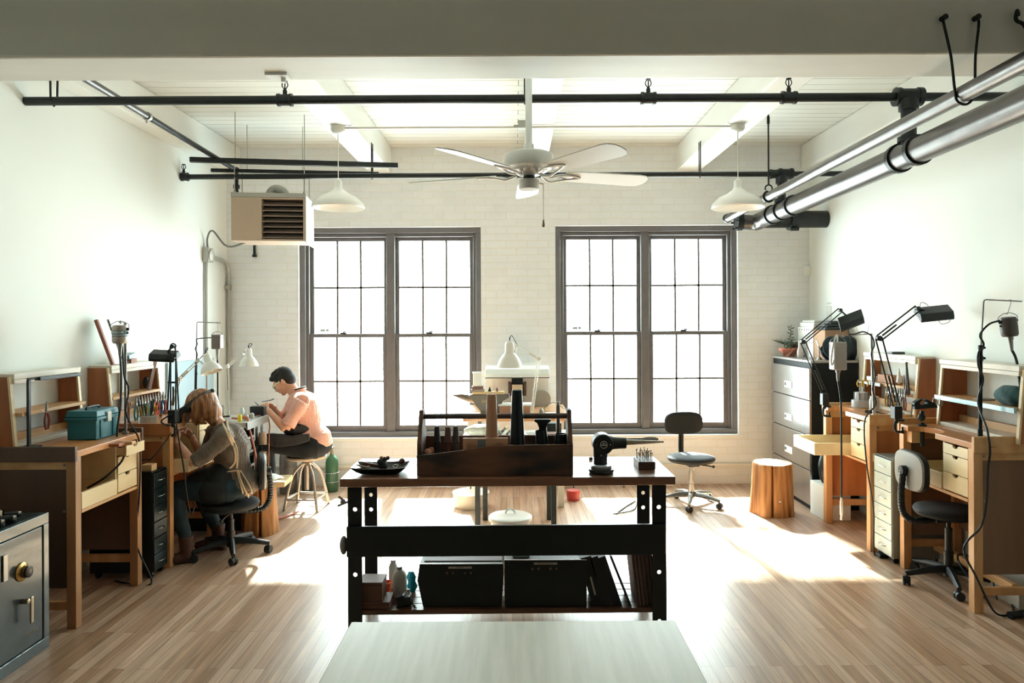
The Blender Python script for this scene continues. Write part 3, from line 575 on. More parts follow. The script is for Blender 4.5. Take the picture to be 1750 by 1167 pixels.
# dapping block
Y = 3.755; x0, x1 = P(791.5, 760, Y).x, P(868, 760, Y).x; zt = P(820, 749, Y).z
LW = mat('block_wood', '#c8997a', 0.55, 0, 0.12, 8, 0.1, 40, (0.2, 1, 1))
root = thing('dapping_block', 'light wooden forming block with round hollows inside the caddy', 'block', ((x0 + x1) / 2, Y, bz))
s = MB(); s.box(x0, x1, Y, Y + 0.018, bz, zt - 0.09); s.box(x0, x1, Y + 0.012, Y + 0.02, bz, zt)
# face with round hollows: square plates with holes
for uc in (805, 854):
    xc = P(uc, 758, Y).x; M = Matrix.Translation((xc, Y + 0.006, zt - 0.09)); s.holed(0.088, 0.09, [0.045], 0.012, M, 0.023, 20)
xs_ = [x0, P(805, 758, Y).x - 0.044, P(805, 758, Y).x + 0.044, P(854, 758, Y).x - 0.044, P(854, 758, Y).x + 0.044, x1]
for i in (0, 2, 4):
    if xs_[i + 1] > xs_[i]: s.box(xs_[i], xs_[i + 1], Y, Y + 0.012, zt - 0.09, zt)
s.build('block', LW, root)
s = MB(); s.box(P(816, 758, Y).x, P(830, 758, Y).x, Y - 0.002, Y, zt - 0.085, zt - 0.008); s.build('steel_plate', mat('slate_grey', '#6e7578', 0.5), root)
for i, (u, v, lab) in enumerate(((730.5, 774, 'front round wooden ball at the left end of the caddy'), (737.5, 772, 'rear round wooden ball behind the other in the caddy'))):
    Y = 3.80 + i * 0.075; c = P(u, v, Y); s = MB(); s.sph(c, 0.024 if i == 0 else 0.026)
    s.cyl(c - Vector((0, 0, 0.01)), (c.x, c.y, bz), 0.008, seg=10); s.build('wooden_ball', mat('ball_wood', '#b0765c', 0.5), smooth=True, label=lab, cat='ball', group='wooden balls in the caddy')
# black open cups
for (u, v, tx, lab) in ((924.5, 736, 0.10, 'black open tube leaning in the caddy, left of the two'), (959, 742, -0.02, 'black open tube in the right end of the caddy')):
    Y = 3.80; c = P(u, v, Y); s = MB(); h = c.z - bz; M = Matrix.Translation((c.x + tx * h, Y + 0.02, bz)) @ Matrix.Rotation(-math.atan(tx), 4, 'Y')
    s.lathe([(0, 0), (0.037, 0), (0.037, h * 0.5), (0.031, h), (0.028, h), (0.030, h - 0.03), (0.0, h - 0.035)], (0, 0, 0), M, 24); s.build('tube_cup', BLKM, smooth=True, label=lab, cat='tube', group='black tubes in the caddy')
# T stake and steel punch
Y = 3.9; c = P(927, 716, Y); h = c.z - bz; s = MB()
prof = [(-0.045, h), (-0.045, h - 0.012), (-0.03, h - 0.02), (-0.02, h - 0.045), (-0.018, h - 0.07), (-0.02, 0), (0.02, 0), (0.018, h - 0.07), (0.02, h - 0.045), (0.03, h - 0.02), (0.045, h - 0.012), (0.045, h)]
s.prism(prof, lambda a, b_, t: Vector((c.x + a, t, bz + b_)), Y - 0.02, Y + 0.02); s.build('t_stake', mat('stake_iron', '#262b2c', 0.5, 0.4), bevel=0.003, label='black iron T-shaped stake standing in the caddy', cat='stake')
Y = 3.93; c = P(953.5, 686, Y); h = c.z - bz; s = MB(); s.lathe([(0, 0), (0.012, 0), (0.010, h * 0.5), (0.012, h - 0.04), (0.011, h - 0.02), (0.006, h - 0.016), (0.006, h - 0.008), (0.010, h - 0.006), (0.010, h), (0, h)], (c.x, Y, bz), seg=14)
s.build('steel_punch', mat('punch_steel', '#8e8177', 0.35, 0.6), smooth=True, label='slim steel punch with a knobbed top in the caddy', cat='punch')
# ---- plate with tools
c = P(651, 805, 3.83); root = thing('square_dish', 'black shallow dish holding small tools on the workbench', 'dish', (c.x, 3.83, cz))
s = MB(); a0, a1, z1 = 0.085, 0.148, 0.036
def sq(h, z, sag=0.0): return [Vector((c.x + x * h + 0, 3.83 + y * h * 0.62, cz + z + (sag if (abs(x) == 1 and abs(y) == 1) else 0))) for x, y in ((-1, -1), (-0.5, -1.08), (0, -1.1), (0.5, -1.08), (1, -1), (1.05, 0), (1, 1), (0.5, 1.08), (0, 1.1), (-0.5, 1.08), (-1, 1), (-1.05, 0))]
s.loft([sq(0.09, 0), sq(0.12, 0.016), sq(a1, z1, 0.005), sq(a1 - 0.004, z1 + 0.001, 0.005), sq(0.115, 0.02), sq(0.085, 0.006)]); s.build('dish', mat('dish_black', '#11191b', 0.25), root, smooth=True)
dz = cz + 0.03
s = MB(); p = Vector((c.x + 0.02, 3.81, dz))
for k in range(7): s.sph(p + Vector((random.uniform(-.02, .02), random.uniform(-.02, .02), 0.005 + 0.009 * k * 0.6)), 0.018, 10, 8)
s.build('pine_cone', mat('dark_brown_cone', '#2a2422', 0.8, 0, 0.5, 60, 0.8, 120), label='dark knobbly lump heaped in the middle of the black dish', cat='lump')
for i, (dx, m, lab) in enumerate(((0.022, '#4a1f1c', 'dark red bead on top of the lump in the dish'), (-0.012, '#9a7448', 'tan bead beside the dark red one in the dish'))):
    s = MB(); s.sph((c.x + 0.02 + dx, 3.805, dz + 0.052), 0.011, 12, 8); s.build('bead', mat('bead%d' % i, m, 0.4), smooth=True, label=lab, cat='bead')
s = MB(); q = P(687, 788, 3.84); s.sph(q, 0.0165); s.tube([q, q + Vector((-0.015, 0, -0.004)), q + Vector((-0.066, -0.005, -0.006))], [0.009, 0.005, 0.0015], 8); s.cyl(q, q + Vector((0.0, 0, -0.02)), 0.004)
s.cyl(q + Vector((0.0, 0, -0.02)), (q.x, q.y, cz + 0.03), 0.003); s.build('burnisher', mat('burnisher_wood', '#5b3427', 0.4), smooth=True, label='small round-handled tool lying at the right of the dish', cat='tool')
s = MB(); s.bar(P(619, 792, 3.86), P(655, 798, 3.82), 0.012, 0.02); s.build('wood_file', mat('file_wood', '#5d3b30', 0.5), bevel=0.003, label='brown wooden handled tool lying across the back of the dish', cat='tool')
s = MB(); s.tube([P(609, 794, 3.80), P(618, 797, 3.79), P(634, 800, 3.78)], [0.002, 0.006, 0.005], 8); s.tube([P(632, 796, 3.80), P(622, 800, 3.79), P(607, 801.5, 3.78)], [0.004, 0.006, 0.002], 8); s.sph(P(624, 799, 3.79), 0.008)
s.build('pliers', mat('pale_pliers', '#8f8372', 0.4, 0.5), smooth=True, label='small worn pliers at the left of the dish', cat='pliers')
s = MB(); s.tube(arc((c.x + 0.085, 3.80, dz + 0.008), 0.014, 0, 330, 14, (1, 0, 0), (0, 0.8, 0.4)), 0.0025, 6); s.build('wire_ring', CHROME, smooth=True, label='little bright metal ring at the right in the dish', cat='ring')
# ---- bench power tool
c = P(1030, 757, 3.80); root = thing('ring_polisher', 'black round-headed bench machine with a horizontal spindle on the workbench', 'machine', (c.x, 3.80, cz))
s = MB(); s.tube([(c.x - 0.003, 3.745, c.z), (c.x - 0.003, 3.752, c.z), (c.x - 0.003, 3.84, c.z), (c.x - 0.003, 3.85, c.z)], [0.05, 0.055, 0.055, 0.05], 36); hd = s.build('head', BLK, root, smooth=True)
s = MB(); s.tube([(c.x - 0.003, 3.752, c.z), (c.x - 0.003, 3.742, c.z)], [0.0, 0.0], 4) if False else None
rg = MB(); rg.tube([Vector((c.x - 0.001, 3.744, c.z)) + Vector((0.0185 * math.cos(a), 0, 0.0185 * math.sin(a))) for a in [2 * math.pi * k / 30 for k in range(31)]], 0.0016, 6, cap=False)
rg.box(c.x - 0.0155, c.x + 0.0135, 3.7425, 3.745, c.z - 0.004, c.z + 0.001); rg.box(c.x - 0.009, c.x + 0.007, 3.7425, 3.745, c.z + 0.006, c.z + 0.010); rg.build('round_badge', mat('badge_white', '#b9bdbb', 0.4), hd)
for dx in (-0.04, 0.034):
    q = MB(); q.sph((c.x + dx, 3.745, c.z), 0.0035, 10, 6); q.build('screw', CHROME, hd, smooth=True)
s = MB(); s.tube([(c.x + 0.03, 3.80, c.z + 0.0), (c.x + 0.055, 3.80, c.z), (c.x + 0.085, 3.80, c.z), (c.x + 0.125, 3.80, c.z)], [0.045, 0.034, 0.031, 0.030], 24); s.build('nose_cone', BLK, root, smooth=True)
s = MB(); q = P(1134, 757, 3.80); s.tube([(c.x + 0.12, 3.80, c.z + 0.004), (q.x - 0.02, 3.80, c.z + 0.005), (q.x - 0.018, 3.80, c.z + 0.005), (q.x, 3.80, c.z + 0.005)], [0.016, 0.0065, 0.005, 0.0055], 16); s.build('spindle', mat('spindle_steel', '#a39a8d', 0.3, 0.6), root, smooth=True)
s = MB(); q2 = P(1026, 780, 3.80); s.tube([(q2.x + 0.0, 3.80, c.z - 0.03), (q2.x, 3.80, P(1026, 793, 3.8).z)], [0.038, 0.037], 28); s.build('neck', BLK, root, smooth=True)
s = MB(); s.tube([(q2.x, 3.74 + 0.06, P(1026, 776, 3.8).z), (q2.x, 3.759, P(1026, 776, 3.8).z)], [0.004, 0.005], 12); s.build('neck_badge', mat('badge_white', '#b9bdbb'), root)
s = MB(); zz = P(1030, 801, 3.8).z; s.lathe([(0, 0), (0.053, 0), (0.055, 0.004), (0.055, 0.018), (0.052, 0.022), (0, 0.022)], (q2.x + 0.004, 3.80, zz - 0.001), seg=32); s.build('turntable', GREYM, root, smooth=True)
s = MB(); s.lathe([(0, 0), (0.062, 0), (0.068, 0.006), (0.067, 0.02), (0.055, zz - cz), (0, zz - cz)], (q2.x + 0.004, 3.80, cz), seg=32); s.build('base', BLK, root, smooth=True)
# hammer-like handle lying behind
a = P(1030, 751, 3.862); b_ = P(1098, 751, 3.862); s = MB(); s.cyl(a, b_, 0.0075, seg=12); s.build('second_arm', BLK, root, smooth=True)
s = MB(); q = P(1111, 750.5, 3.862); s.sph(q, (0.047, 0.012, 0.0135)); s.build('felt_paddle', mat('mallet_hide', '#8d8781', 0.6), root, smooth=True)
# bur block
Yb = 3.86; x0, x1 = P(1091, 780, Yb).x, P(1120, 780, Yb).x
root = thing('bur_block', 'narrow wooden block bristling with small rotary burs on the workbench', 'tool holder', ((x0 + x1) / 2, Yb + 0.06, cz))
s = MB(); s.box(x0, x1, Yb, Yb + 0.17, cz, cz + 0.042); s.build('block', mat('bur_wood', '#5d4334', 0.5, 0, 0.25, 12), root, bevel=0.002)
for i in range(4):
    for j in range(9):
        x = x0 + 0.015 + i * (x1 - x0 - 0.03) / 3 + random.uniform(-.003, .003); y = Yb + 0.015 + j * 0.0175; h = random.uniform(0.03, 0.055); s = MB()
        s.cyl((x, y, cz + 0.04), (x, y, cz + 0.04 + h), 0.0012, seg=5); s.sph((x, y, cz + 0.04 + h), (0.003, 0.003, 0.0045), 8, 5); s.build('bur', mat('bur_steel%d' % (i % 2), ['#77706a', '#4f4540'][i % 2], 0.4, 0.6), root, smooth=True)
s = MB(); q = P(1008.5, 780, 4.18); s.box(q.x - 0.01, q.x + 0.01, 4.13, 4.15, cz, cz + 0.015); s.build('wood_chip', mat('chip', '#5a4c35', 0.7), label='tiny brown wooden offcut at the back of the workbench', cat='offcut')
# ---- lower shelf
def shelfbox(name, u0, u1, v0, v1, Y, d, m, lab, cat, **k):
    a, b_ = P(u0, v0, Y), P(u1, v1, Y); s = MB(); s.box(a.x, b_.x, Y, Y + d, SHZ + k.pop('z', 0) + 0.001, a.z); return s.build(name, m, bevel=0.003, label=lab, cat=cat, **k)
CIG = mat('cigar_box', '#6b4636', 0.6, 0, 0.3, 10, 0.1, 40, (0.3, 1, 1))
def woodbox(u0, u1, z0, z1, Y, d, lab):
    a, b_ = P(u0, 1000, Y).x, P(u1, 1000, Y).x; root = thing('wooden_box', lab, 'box', ((a + b_) / 2, Y + d / 2, z0), group='wooden boxes on the lower shelf')
    s = MB(); s.box(a, b_, Y, Y + d, z0, z1 - 0.016); s.build('box_body', CIG, root, bevel=0.002); s = MB(); s.box(a - 0.002, b_ + 0.002, Y - 0.002, Y + d + 0.002, z1 - 0.014, z1); s.build('lid', CIG, root, bevel=0.002)
z1 = P(630, 1029, 3.74).z; z2 = P(630, 996, 3.74).z
woodbox(612, 665, SHZ + 0.001, z1, 3.74, 0.14, 'longer brown wooden box, the bottom one at the left of the shelf')
woodbox(612, 653, z1 + 0.001, z2, 3.745, 0.13, 'shorter brown wooden box stacked on the longer one at left')
root = thing('plastic_bottle', 'tall white plastic bottle standing on the lower shelf', 'bottle', tuple(P(682, 1040, 3.9)))
c = P(683, 1000, 3.92); h = P(683, 968, 3.92).z - SHZ; WP = mat('white_plastic', '#d5d8d4', 0.4)
s = MB(); s.lathe([(0, 0), (0.037, 0), (0.039, 0.005), (0.039, h * 0.68), (0.03, h * 0.82), (0.014, h * 0.9), (0.014, h * 0.93), (0, h * 0.93)], (c.x, 3.92, SHZ + 0.001), seg=24); s.build('bottle_body', WP, root, smooth=True)
s = MB(); s.cyl((c.x, 3.92, SHZ + h * 0.92), (c.x, 3.92, SHZ + h), 0.015); s.build('cap', mat('cap_grey', '#8d9088', 0.4), root, smooth=True)
c = P(672, 1000, 4.05); s = MB(); s.lathe([(0, 0), (0.025, 0), (0.026, h * 0.7), (0.015, h * 0.85), (0.014, h * 0.95), (0, h * 0.95)], (c.x, 4.05, SHZ + 0.001), seg=18); s.build('plastic_bottle', mat('milky_bottle', '#c3c6c0', 0.4), smooth=True, label='pale milky bottle half hidden behind the tall white bottle', cat='bottle')
c = P(698, 1020, 3.86); s = MB(); s.lathe([(0, 0), (0.016, 0), (0.017, 0.035), (0.009, 0.045), (0.009, 0.06), (0, 0.06)], (c.x, 3.86, SHZ + 0.001), seg=16); s.build('plastic_bottle', mat('small_bottle', '#bfb7ab', 0.4), smooth=True, label='tiny squat bottle beside the tall white bottle', cat='bottle')
c = P(660, 1008, 3.98); s = MB(); s.lathe([(0, 0), (0.024, 0), (0.03, 0.045), (0.032, 0.045), (0.032, 0.05), (0.027, 0.05), (0.022, 0.006), (0, 0.006)], (c.x, 3.98, z1 - 0.03), seg=20)
s.cyl((c.x, 3.98, SHZ), (c.x, 3.98, z1 - 0.03), 0.028); s.build('orange_cup', mat('orange_plastic', '#d8562a', 0.5), smooth=True, label='orange plastic cup between the wooden boxes and the white bottle', cat='cup')
c = P(703, 1003, 3.98); s = MB()
s.loft([[Vector((c.x + math.cos(a) * r * (1 + 0.3 * math.sin(3 * a + i)), 3.98 + math.sin(a) * r * 0.7, SHZ + 0.001 + z)) for a in [2 * math.pi * k / 12 for k in range(12)]] for i, (r, z) in enumerate(((0.02, 0), (0.028, 0.03), (0.018, 0.06), (0.026, 0.085), (0.014, 0.115)))]); s.build('plastic_bag', mat('turquoise_bag', '#24a9c4', 0.4), smooth=True, label='crumpled turquoise plastic bag behind the bottles on the shelf', cat='bag')
c = P(690, 1038, 3.78); root = thing('small_motor', 'small black tool with a thin arm on the lower shelf', 'tool', (c.x, 3.78, SHZ + 0.001))
s = MB(); M = Matrix.Translation((c.x, 3.79, SHZ + 0.03)) @ Matrix.Rotation(R(-12), 4, 'Y'); s.box(-0.04, 0.045, -0.03, 0.03, -0.026, 0.018, M, 0.85); s.box(-0.03, 0.01, -0.032, 0.02, 0.018, 0.034, M); s.build('tool_body', BLK, root, bevel=0.006)
s = MB(); s.tube([P(704, 1028, 3.76), P(708, 1038, 3.75), (P(712, 1050, 3.74).x, 3.74, SHZ + 0.006)], 0.0035, 8); s.sph(P(708, 1036, 3.755), 0.007, 8, 6); s.build('arm', BLK, root, smooth=True)
s = MB(); s.cyl(P(676, 1040, 3.76), P(684, 1040, 3.76), 0.008, seg=10); s.build('knob', BLK, root)
# portfolios / document cases
CASE = mat('case_black', '#0b1315', 0.55)
def case(u0, u1, v0, v1, Y, d, lab, writing, tap=0.03):
    a, b_ = P(u0, v0, Y), P(u1, v1, Y); w = b_.x - a.x; h = a.z - SHZ - 0.002; xc = (a.x + b_.x) / 2
    root = thing('document_case', lab, 'case', (xc, Y + d / 2, SHZ + 0.001), group='black document cases on the lower shelf')
    s = MB(); s.prism([(-w / 2 + tap, 0), (w / 2 - tap * .3, 0), (w / 2, h * .5), (w / 2, h), (-w / 2 + tap * .4, h), (-w / 2, h * 0.62)], lambda q, z, t: Vector((xc + q, t, SHZ + 0.001 + z)), Y, Y + d); s.build('case_body', CASE, root, bevel=0.004)
    s = MB(); s.box(xc - w / 2 + tap * .4, xc + w / 2, Y - 0.001, Y + 0.012, SHZ + h - 0.001, SHZ + h + 0.003); s.build('edge_strip', mat('strip_white', '#b9b4b0', 0.5), root)
    lx, lz = xc + 0.0, SHZ + h - 0.017; s = MB(); s.box(lx - 0.063, lx + 0.063, Y - 0.0015, Y, lz - 0.006, lz + 0.006); lb = s.build('paper_label', mat('label_paper', '#a39e94', 0.6), root)
    text_mb(writing, 0.010, Matrix.Translation((lx, Y - 0.0022, lz)) @ Matrix.Rotation(R(90), 4, 'X'), 0.0003).build('lettering', BLK, lb)
    for dx in (-0.07, -0.038, 0.026, 0.058):
        s = MB(); q = Vector((lx + dx, Y - 0.003, SHZ + h - 0.047)); s.sph(q, (0.005, 0.003, 0.0045), 10, 6); s.tube(arc(q + Vector((0, 0, 0.001)), 0.007, 20, 160, 6), 0.001, 5); s.build('snap', mat('brass_dull', '#8a6a4e', 0.4, 0.7), root, smooth=True)
    return root
case(713, 860, 964, 1050, 3.76, 0.18, 'black document case, the left one below the bench with a paper label', 'JEWELRY')
case(862, 1003, 957, 1048, 3.755, 0.19, 'black document case, the right one below the bench, next to the leaning folders', 'PRINTED MATTER', 0.0)
s = MB(); a = P(727, 958, 3.85); b_ = P(858, 958, 3.85); s.box(a.x, b_.x, 3.8, 3.93, P(800, 965, 3.8).z - 0.0, P(800, 956, 3.82).z); s.build('leather_folder', mat('folder_brown', '#5c4643', 0.6), bevel=0.003, label='brown folder lying on top of the left document case', cat='folder')
s = MB(); a = P(876, 955, 3.85); b_ = P(905, 955, 3.85); s.box(a.x, b_.x, 3.80, 3.9, P(890, 957, 3.78).z + 0.002, P(890, 947, 3.8).z); s.build('paper_pad', mat('pad_paper', '#aebfba', 0.6), bevel=0.002, label='pale paper pad lying on top of the right document case', cat='paper')
# leaning folders and vertical sheets
for i, (ub, ut, w, m, lab) in enumerate(((1031, 1009, 0.062, '#0d1518', 'black folder with a white spine label leaning beside the right case'), (1047, 1020, 0.046, '#14191c', 'thin black folder leaning second from the right document case'), (1062, 1033, 0.044, '#101619', 'black folder with pale edge leaning against the sheet stack'), (1078, 1044, 0.012, '#0f1517', 'black folder leaning nearest to the upright sheets'))):
    a = Vector((P(ub, 1045, 3.8).x, 3.77, SHZ + 0.0015)); t = P(ut, 946, 3.8); d = Vector((t.x - a.x, 0, t.z - a.z)); n = Vector((d.z, 0, -d.x)).normalized(); dd = d.normalized()
    s = MB(); pts = [a, a + n * (-w) + dd * (w * abs(d.x) / d.z * 1.0), a + d - n * w, a + d]
    s.prism([(0, 0)] * 4, lambda q, z, tt: Vector((0, 0, 0)), 0, 0) if False else None
    A = [s.bm.verts.new(Vector((p.x, 3.765, max(p.z, SHZ + 0.0015)))) for p in pts]; B_ = [s.bm.verts.new(Vector((p.x, 3.95, max(p.z, SHZ + 0.0015)))) for p in pts]
    s._f(A); s._f(B_[::-1]); [s._f([A[k], A[(k + 1) % 4], B_[(k + 1) % 4], B_[k]]) for k in range(4)]
    o = s.build('leaning_folder', mat('folder%d' % i, m, 0.5), bevel=0.001, label=lab, cat='folder', group='folders leaning on the lower shelf')
    if i == 0:
        q = a + dd * 0.12 - n * (w * 0.5); s = MB(); s.bar(q - dd * 0.05 + Vector((0, -0.007, 0)), q + dd * 0.05 + Vector((0, -0.007, 0)), 0.009, 0.002, (0, 1, 0)); s.build('spine_label', mat('label_paper', '#a39e94'), o)
for i in range(14):
    x = P(1081 + i * 2.55, 1000, 3.8).x; s = MB(); mcol = ['#6a514a', '#4c3a37', '#80685c', '#3a2e2d', '#735a50'][i % 5]; hh = P(1080, 942 + (i % 3) * 1.5, 3.8).z; lean = -0.03
    s.prism([(0, 0), (0.0072, 0), (0.0072 + lean, hh - SHZ), (lean, hh - SHZ)], lambda q, z, t: Vector((x + q + 0.018, t, SHZ + 0.001 + z)), 3.77 + (i % 2) * 0.004, 3.96); s.build('sheet_board', mat('sheet' + mcol, mcol, 0.7), label='brown edged board standing upright at the right end of the lower shelf', cat='board', group='boards standing at the right end of the shelf')
# ---- near table
root = thing('table', 'pale birch table in the foreground, its far edge below the workbench', 'table', (-0.008, 1.6, 0))
a, b_ = PZ(600, 1063, 0.75), PZ(1152, 1059, 0.75); yf = (a.y + b_.y) / 2
s = MB(); s.box(a.x, b_.x, 1.0, yf, 0.72, 0.75); s.build('tabletop', mat('birch_top', '#e9ece4', 0.33, 0, 0.0, 5, 0.06, 8, (8, 0.5, 1), col2='#dde1d8'), root, bevel=0.003)
for x in (a.x + 0.06, b_.x - 0.06):
    for y in (1.07, yf - 0.3):
        s = MB(); s.box(x - 0.025, x + 0.025, y - 0.025, y + 0.025, 0, 0.72); s.build('leg', mat('birch_leg', '#b0a892', 0.5), root, bevel=0.003)
# ================================================================ builders shared by several things
BW = mat('bench_pine', '#d3a877', 0.45, 0, 0.2, 9, 0.12, 40, (1, 0.12, 1), col2='#c1905c')
BWZ = mat('bench_pine_upright', '#d0a172', 0.45, 0, 0.2, 9, 0.12, 40, (1, 1, 0.12), col2='#bd8a58')
PANEL = mat('bench_panel_ply', '#b97746', 0.45, 0, 0.2, 7, 0.1, 40, (1, 1, 0.12), col2='#9c5f35')
TOPW = mat('bench_top_pine', '#c98f5c', 0.3, 0, 0.2, 8, 0.08, 40, (1, 0.12, 1), col2='#b57a48')
PALE = mat('pale_birch_ply', '#e6d4ae', 0.45, 0, 0.08, 8, 0.05, 40, (1, 0.2, 1), col2='#dcc79b')
WSHELF = mat('white_shelf_board', '#e3ddd0', 0.45, 0, 0.06, 8)
HUTCH = mat('hutch_pine', '#a9683c', 0.5, 0, 0.25, 8, 0.1, 40, (1, 1, 0.12), col2='#8b5230')
def jbench(label, side, Y0, Y1, Xf, wall, drawers='far', cut=None, top=0.975, rimz=1.005, tray_out=0.0, pull=(), low_panel=None, pin=None, name_text=None, PANEL=PANEL, LEG=BWZ):
    """goldsmith's bench; side -1 stands at the left wall. d = depth from the front edge towards the wall"""
    D = abs(wall - Xf) - 0.03; Z = lambda d: Xf + side * d
    root = thing('jewelers_bench', label, 'workbench', (Z(D / 2), (Y0 + Y1) / 2, 0))
    def bx(m, d0, d1, y0, y1, z0, z1): m.box(min(Z(d0), Z(d1)), max(Z(d0), Z(d1)), y0, y1, z0, z1); return m
    lw = 0.052
    for y in (Y0, Y1 - lw):
        for d in (0, D - lw): bx(MB(), d, d + lw, y, y + lw, 0, top - 0.035).build('leg', LEG, root, bevel=0.003)
    for i, y in enumerate((Y0, Y1 - 0.03)):
        pz = (low_panel or (0.30, 0.60))[0 if i == 0 else 1] if low_panel else 0.22
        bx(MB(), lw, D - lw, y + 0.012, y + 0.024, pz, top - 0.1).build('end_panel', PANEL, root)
        bx(MB(), lw, D - lw, y + 0.006, y + 0.03, top - 0.1, top - 0.036).build('end_rail', BW, root, bevel=0.002)
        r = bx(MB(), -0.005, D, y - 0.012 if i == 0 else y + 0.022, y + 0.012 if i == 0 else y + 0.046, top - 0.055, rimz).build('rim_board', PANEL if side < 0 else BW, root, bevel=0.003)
        if i == 0 and name_text:
            M = Matrix.Translation((Z(0.10), y - 0.0125, top - 0.02)) @ Matrix.Rotation(R(90), 4, 'X'); text_mb(name_text, 0.012, M, 0.0003).build('stamp', mat('stamp_brown', '#6a4526', 0.6), r)
        bx(MB(), lw, D - lw, y + 0.01, y + 0.035, 0.10 if i == 0 else 0.14, 0.145 if i == 0 else 0.19).build('stretcher', BWZ, root, bevel=0.002)
        for dz in (0.075, 0.33):
            for dd in (0.03, D - 0.09) if side > 0 or i == 0 else ():
                M = Matrix.Translation((Z(dd + 0.035), y + 0.005 if i == 0 else y + 0.03, top - dz)); s = MB(); s.lathe([(0.008, 0), (0.006, 0.003), (0, 0.003)], (0, 0, 0), M @ Matrix.Rotation(R(90), 4, 'X'), 12); s.build('bolt', GREYM, root, smooth=True)
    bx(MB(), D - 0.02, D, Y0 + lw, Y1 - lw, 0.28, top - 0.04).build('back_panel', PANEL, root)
    bx(MB(), D - 0.03, D, Y0, Y1, top, top + 0.07).build('back_rim', BW, root, bevel=0.003)
    # top with optional bite
    pts = [(D, Y0 + 0.012), (0, Y0 + 0.012)]
    if cut:
        yc, rr, dp = cut; pts += [(0, yc - rr)]
        for k in range(1, 12): a = math.pi * k / 12; pts.append((dp * math.sin(a) ** 0.7, yc - rr * math.cos(a)))
        pts += [(0, yc + rr)]
    pts += [(0, Y1 - 0.012), (D, Y1 - 0.012)]
    s = MB(); s.prism(pts, lambda d, y, t: Vector((Z(d), y, t)), top - 0.036, top); s.build('top', TOPW, root, bevel=0.003)
    # drawers
    dwd = 0.2 * (Y1 - Y0) / 0.72 + 0.02; inner0, inner1 = Y0 + lw + 0.004, Y1 - lw - 0.004
    dy0, dy1 = (inner1 - dwd, inner1) if drawers == 'far' else (inner0, inner0 + dwd)
    bx(MB(), 0.012, D - 0.04, dy0 - 0.012 if drawers == 'far' else dy1, dy0 if drawers == 'far' else dy1 + 0.012, 0.62, top - 0.038).build('drawer_divider', PALE, root)
    hts = [(0.868, top - 0.044), (0.758, 0.864), (0.648, 0.754)]
    for k, (z0, z1) in enumerate(hts):
        o = dict(pull).get(k, 0.0); fd = -o
        w2 = (dy1 - dy0) / 2; yc = (dy0 + dy1) / 2; n = [(-w2, z0), (w2, z0), (w2, z1), (0.026, z1)] + [(0.026 * math.cos(R(a)), z1 - 0.019 * math.sin(R(a))) for a in range(20, 180, 20)] + [(-0.026, z1), (-w2, z1)]
        s = MB(); s.prism([(yc + a, b_) for a, b_ in n], lambda y, z, t: Vector((Z(t), y, z)), fd + 0.002, fd + 0.016); dr = s.build('drawer', PALE, root, bevel=0.0015)
        s = MB(); [bx(s, fd + 0.016, 0.36, y, y + 0.008, z0, z1 - 0.012) for y in (dy0, dy1 - 0.008)]; bx(s, fd + 0.016, 0.36, dy0, dy1, z0, z0 + 0.006); s.build('drawer_box', PALE, dr)
    # sliding tray under the knee space
    ty0, ty1 = (inner0, dy0 - 0.014) if drawers == 'far' else (dy1 + 0.014, inner1)
    bx(MB(), 0.0, D - 0.06, inner0, inner1, 0.622, 0.640).build('tray_runner', BW, root, bevel=0.002)
    o = -tray_out
    s = MB(); bx(s, o, o + 0.018, ty0, ty1, 0.642, 0.735); bx(s, o + 0.018, 0.4, ty0, ty0 + 0.014, 0.642, 0.735); bx(s, o + 0.018, 0.4, ty1 - 0.014, ty1, 0.642, 0.735); bx(s, o + 0.018, 0.4, ty0 + 0.014, ty1 - 0.014, 0.642, 0.650); s.build('sliding_tray', PALE, root, bevel=0.0015)
    if pin:
        s = MB(); yp = pin; s.prism([(0.0, -0.04), (-0.09, -0.022), (-0.09, 0.022), (0.0, 0.04)], lambda d, y, t: Vector((Z(d - 0.004), yp + y, t)), top - 0.034, top - 0.014); s.build('bench_pin', BW, root, bevel=0.002)
    return root, Z, D
def hutch(label, side, Y0, Y1, wall, z0, z1, dep=0.16, shelf=1.175, lip=0.03):
    Z = lambda d: wall - side * d       # d = out from the wall
    root = thing('bench_hutch', label, 'shelf', (Z(dep / 2), (Y0 + Y1) / 2, z0))
    def bx(m, d0, d1, y0, y1, a, b_): m.box(min(Z(d0), Z(d1)), max(Z(d0), Z(d1)), y0, y1, a, b_); return m
    for y in (Y0, Y1 - 0.02):
        s = MB(); s.prism([(0.005, z0), (dep, z0), (dep - 0.035, z1 - 0.005), (0.005, z1 - 0.005)], lambda d, z, t: Vector((Z(d), t, z)), y, y + 0.02); sd = s.build('side_panel', HUTCH, root, bevel=0.002)
        s = MB(); s.prism([(dep, z0), (dep + 0.012, z0), (dep - 0.023, z1 - 0.005), (dep - 0.035, z1 - 0.005)], lambda d, z, t: Vector((Z(d), t, z)), y, y + 0.022); s.build('edge_strip', PALE, sd)
    bx(MB(), 0.005, dep - 0.01, Y0 + 0.02, Y1, z1 - 0.02, z1 + 0.012).build('top_board', WSHELF, root, bevel=0.003)
    bx(MB(), dep - 0.028, dep - 0.008, Y0 + 0.02, Y1 - 0.02, z1 - 0.045, z1 - 0.021).build('front_rail', WSHELF, root, bevel=0.002)
    bx(MB(), 0.005, dep + lip, Y0 + 0.021, Y1 - 0.021, shelf - 0.02, shelf).build('shelf_board', BW, root, bevel=0.002)
    bx(MB(), 0.005, dep + 0.0, Y0 + 0.021, Y1 - 0.021, z0, z0 + 0.025).build('lower_board', WSHELF, root, bevel=0.002)
    return root
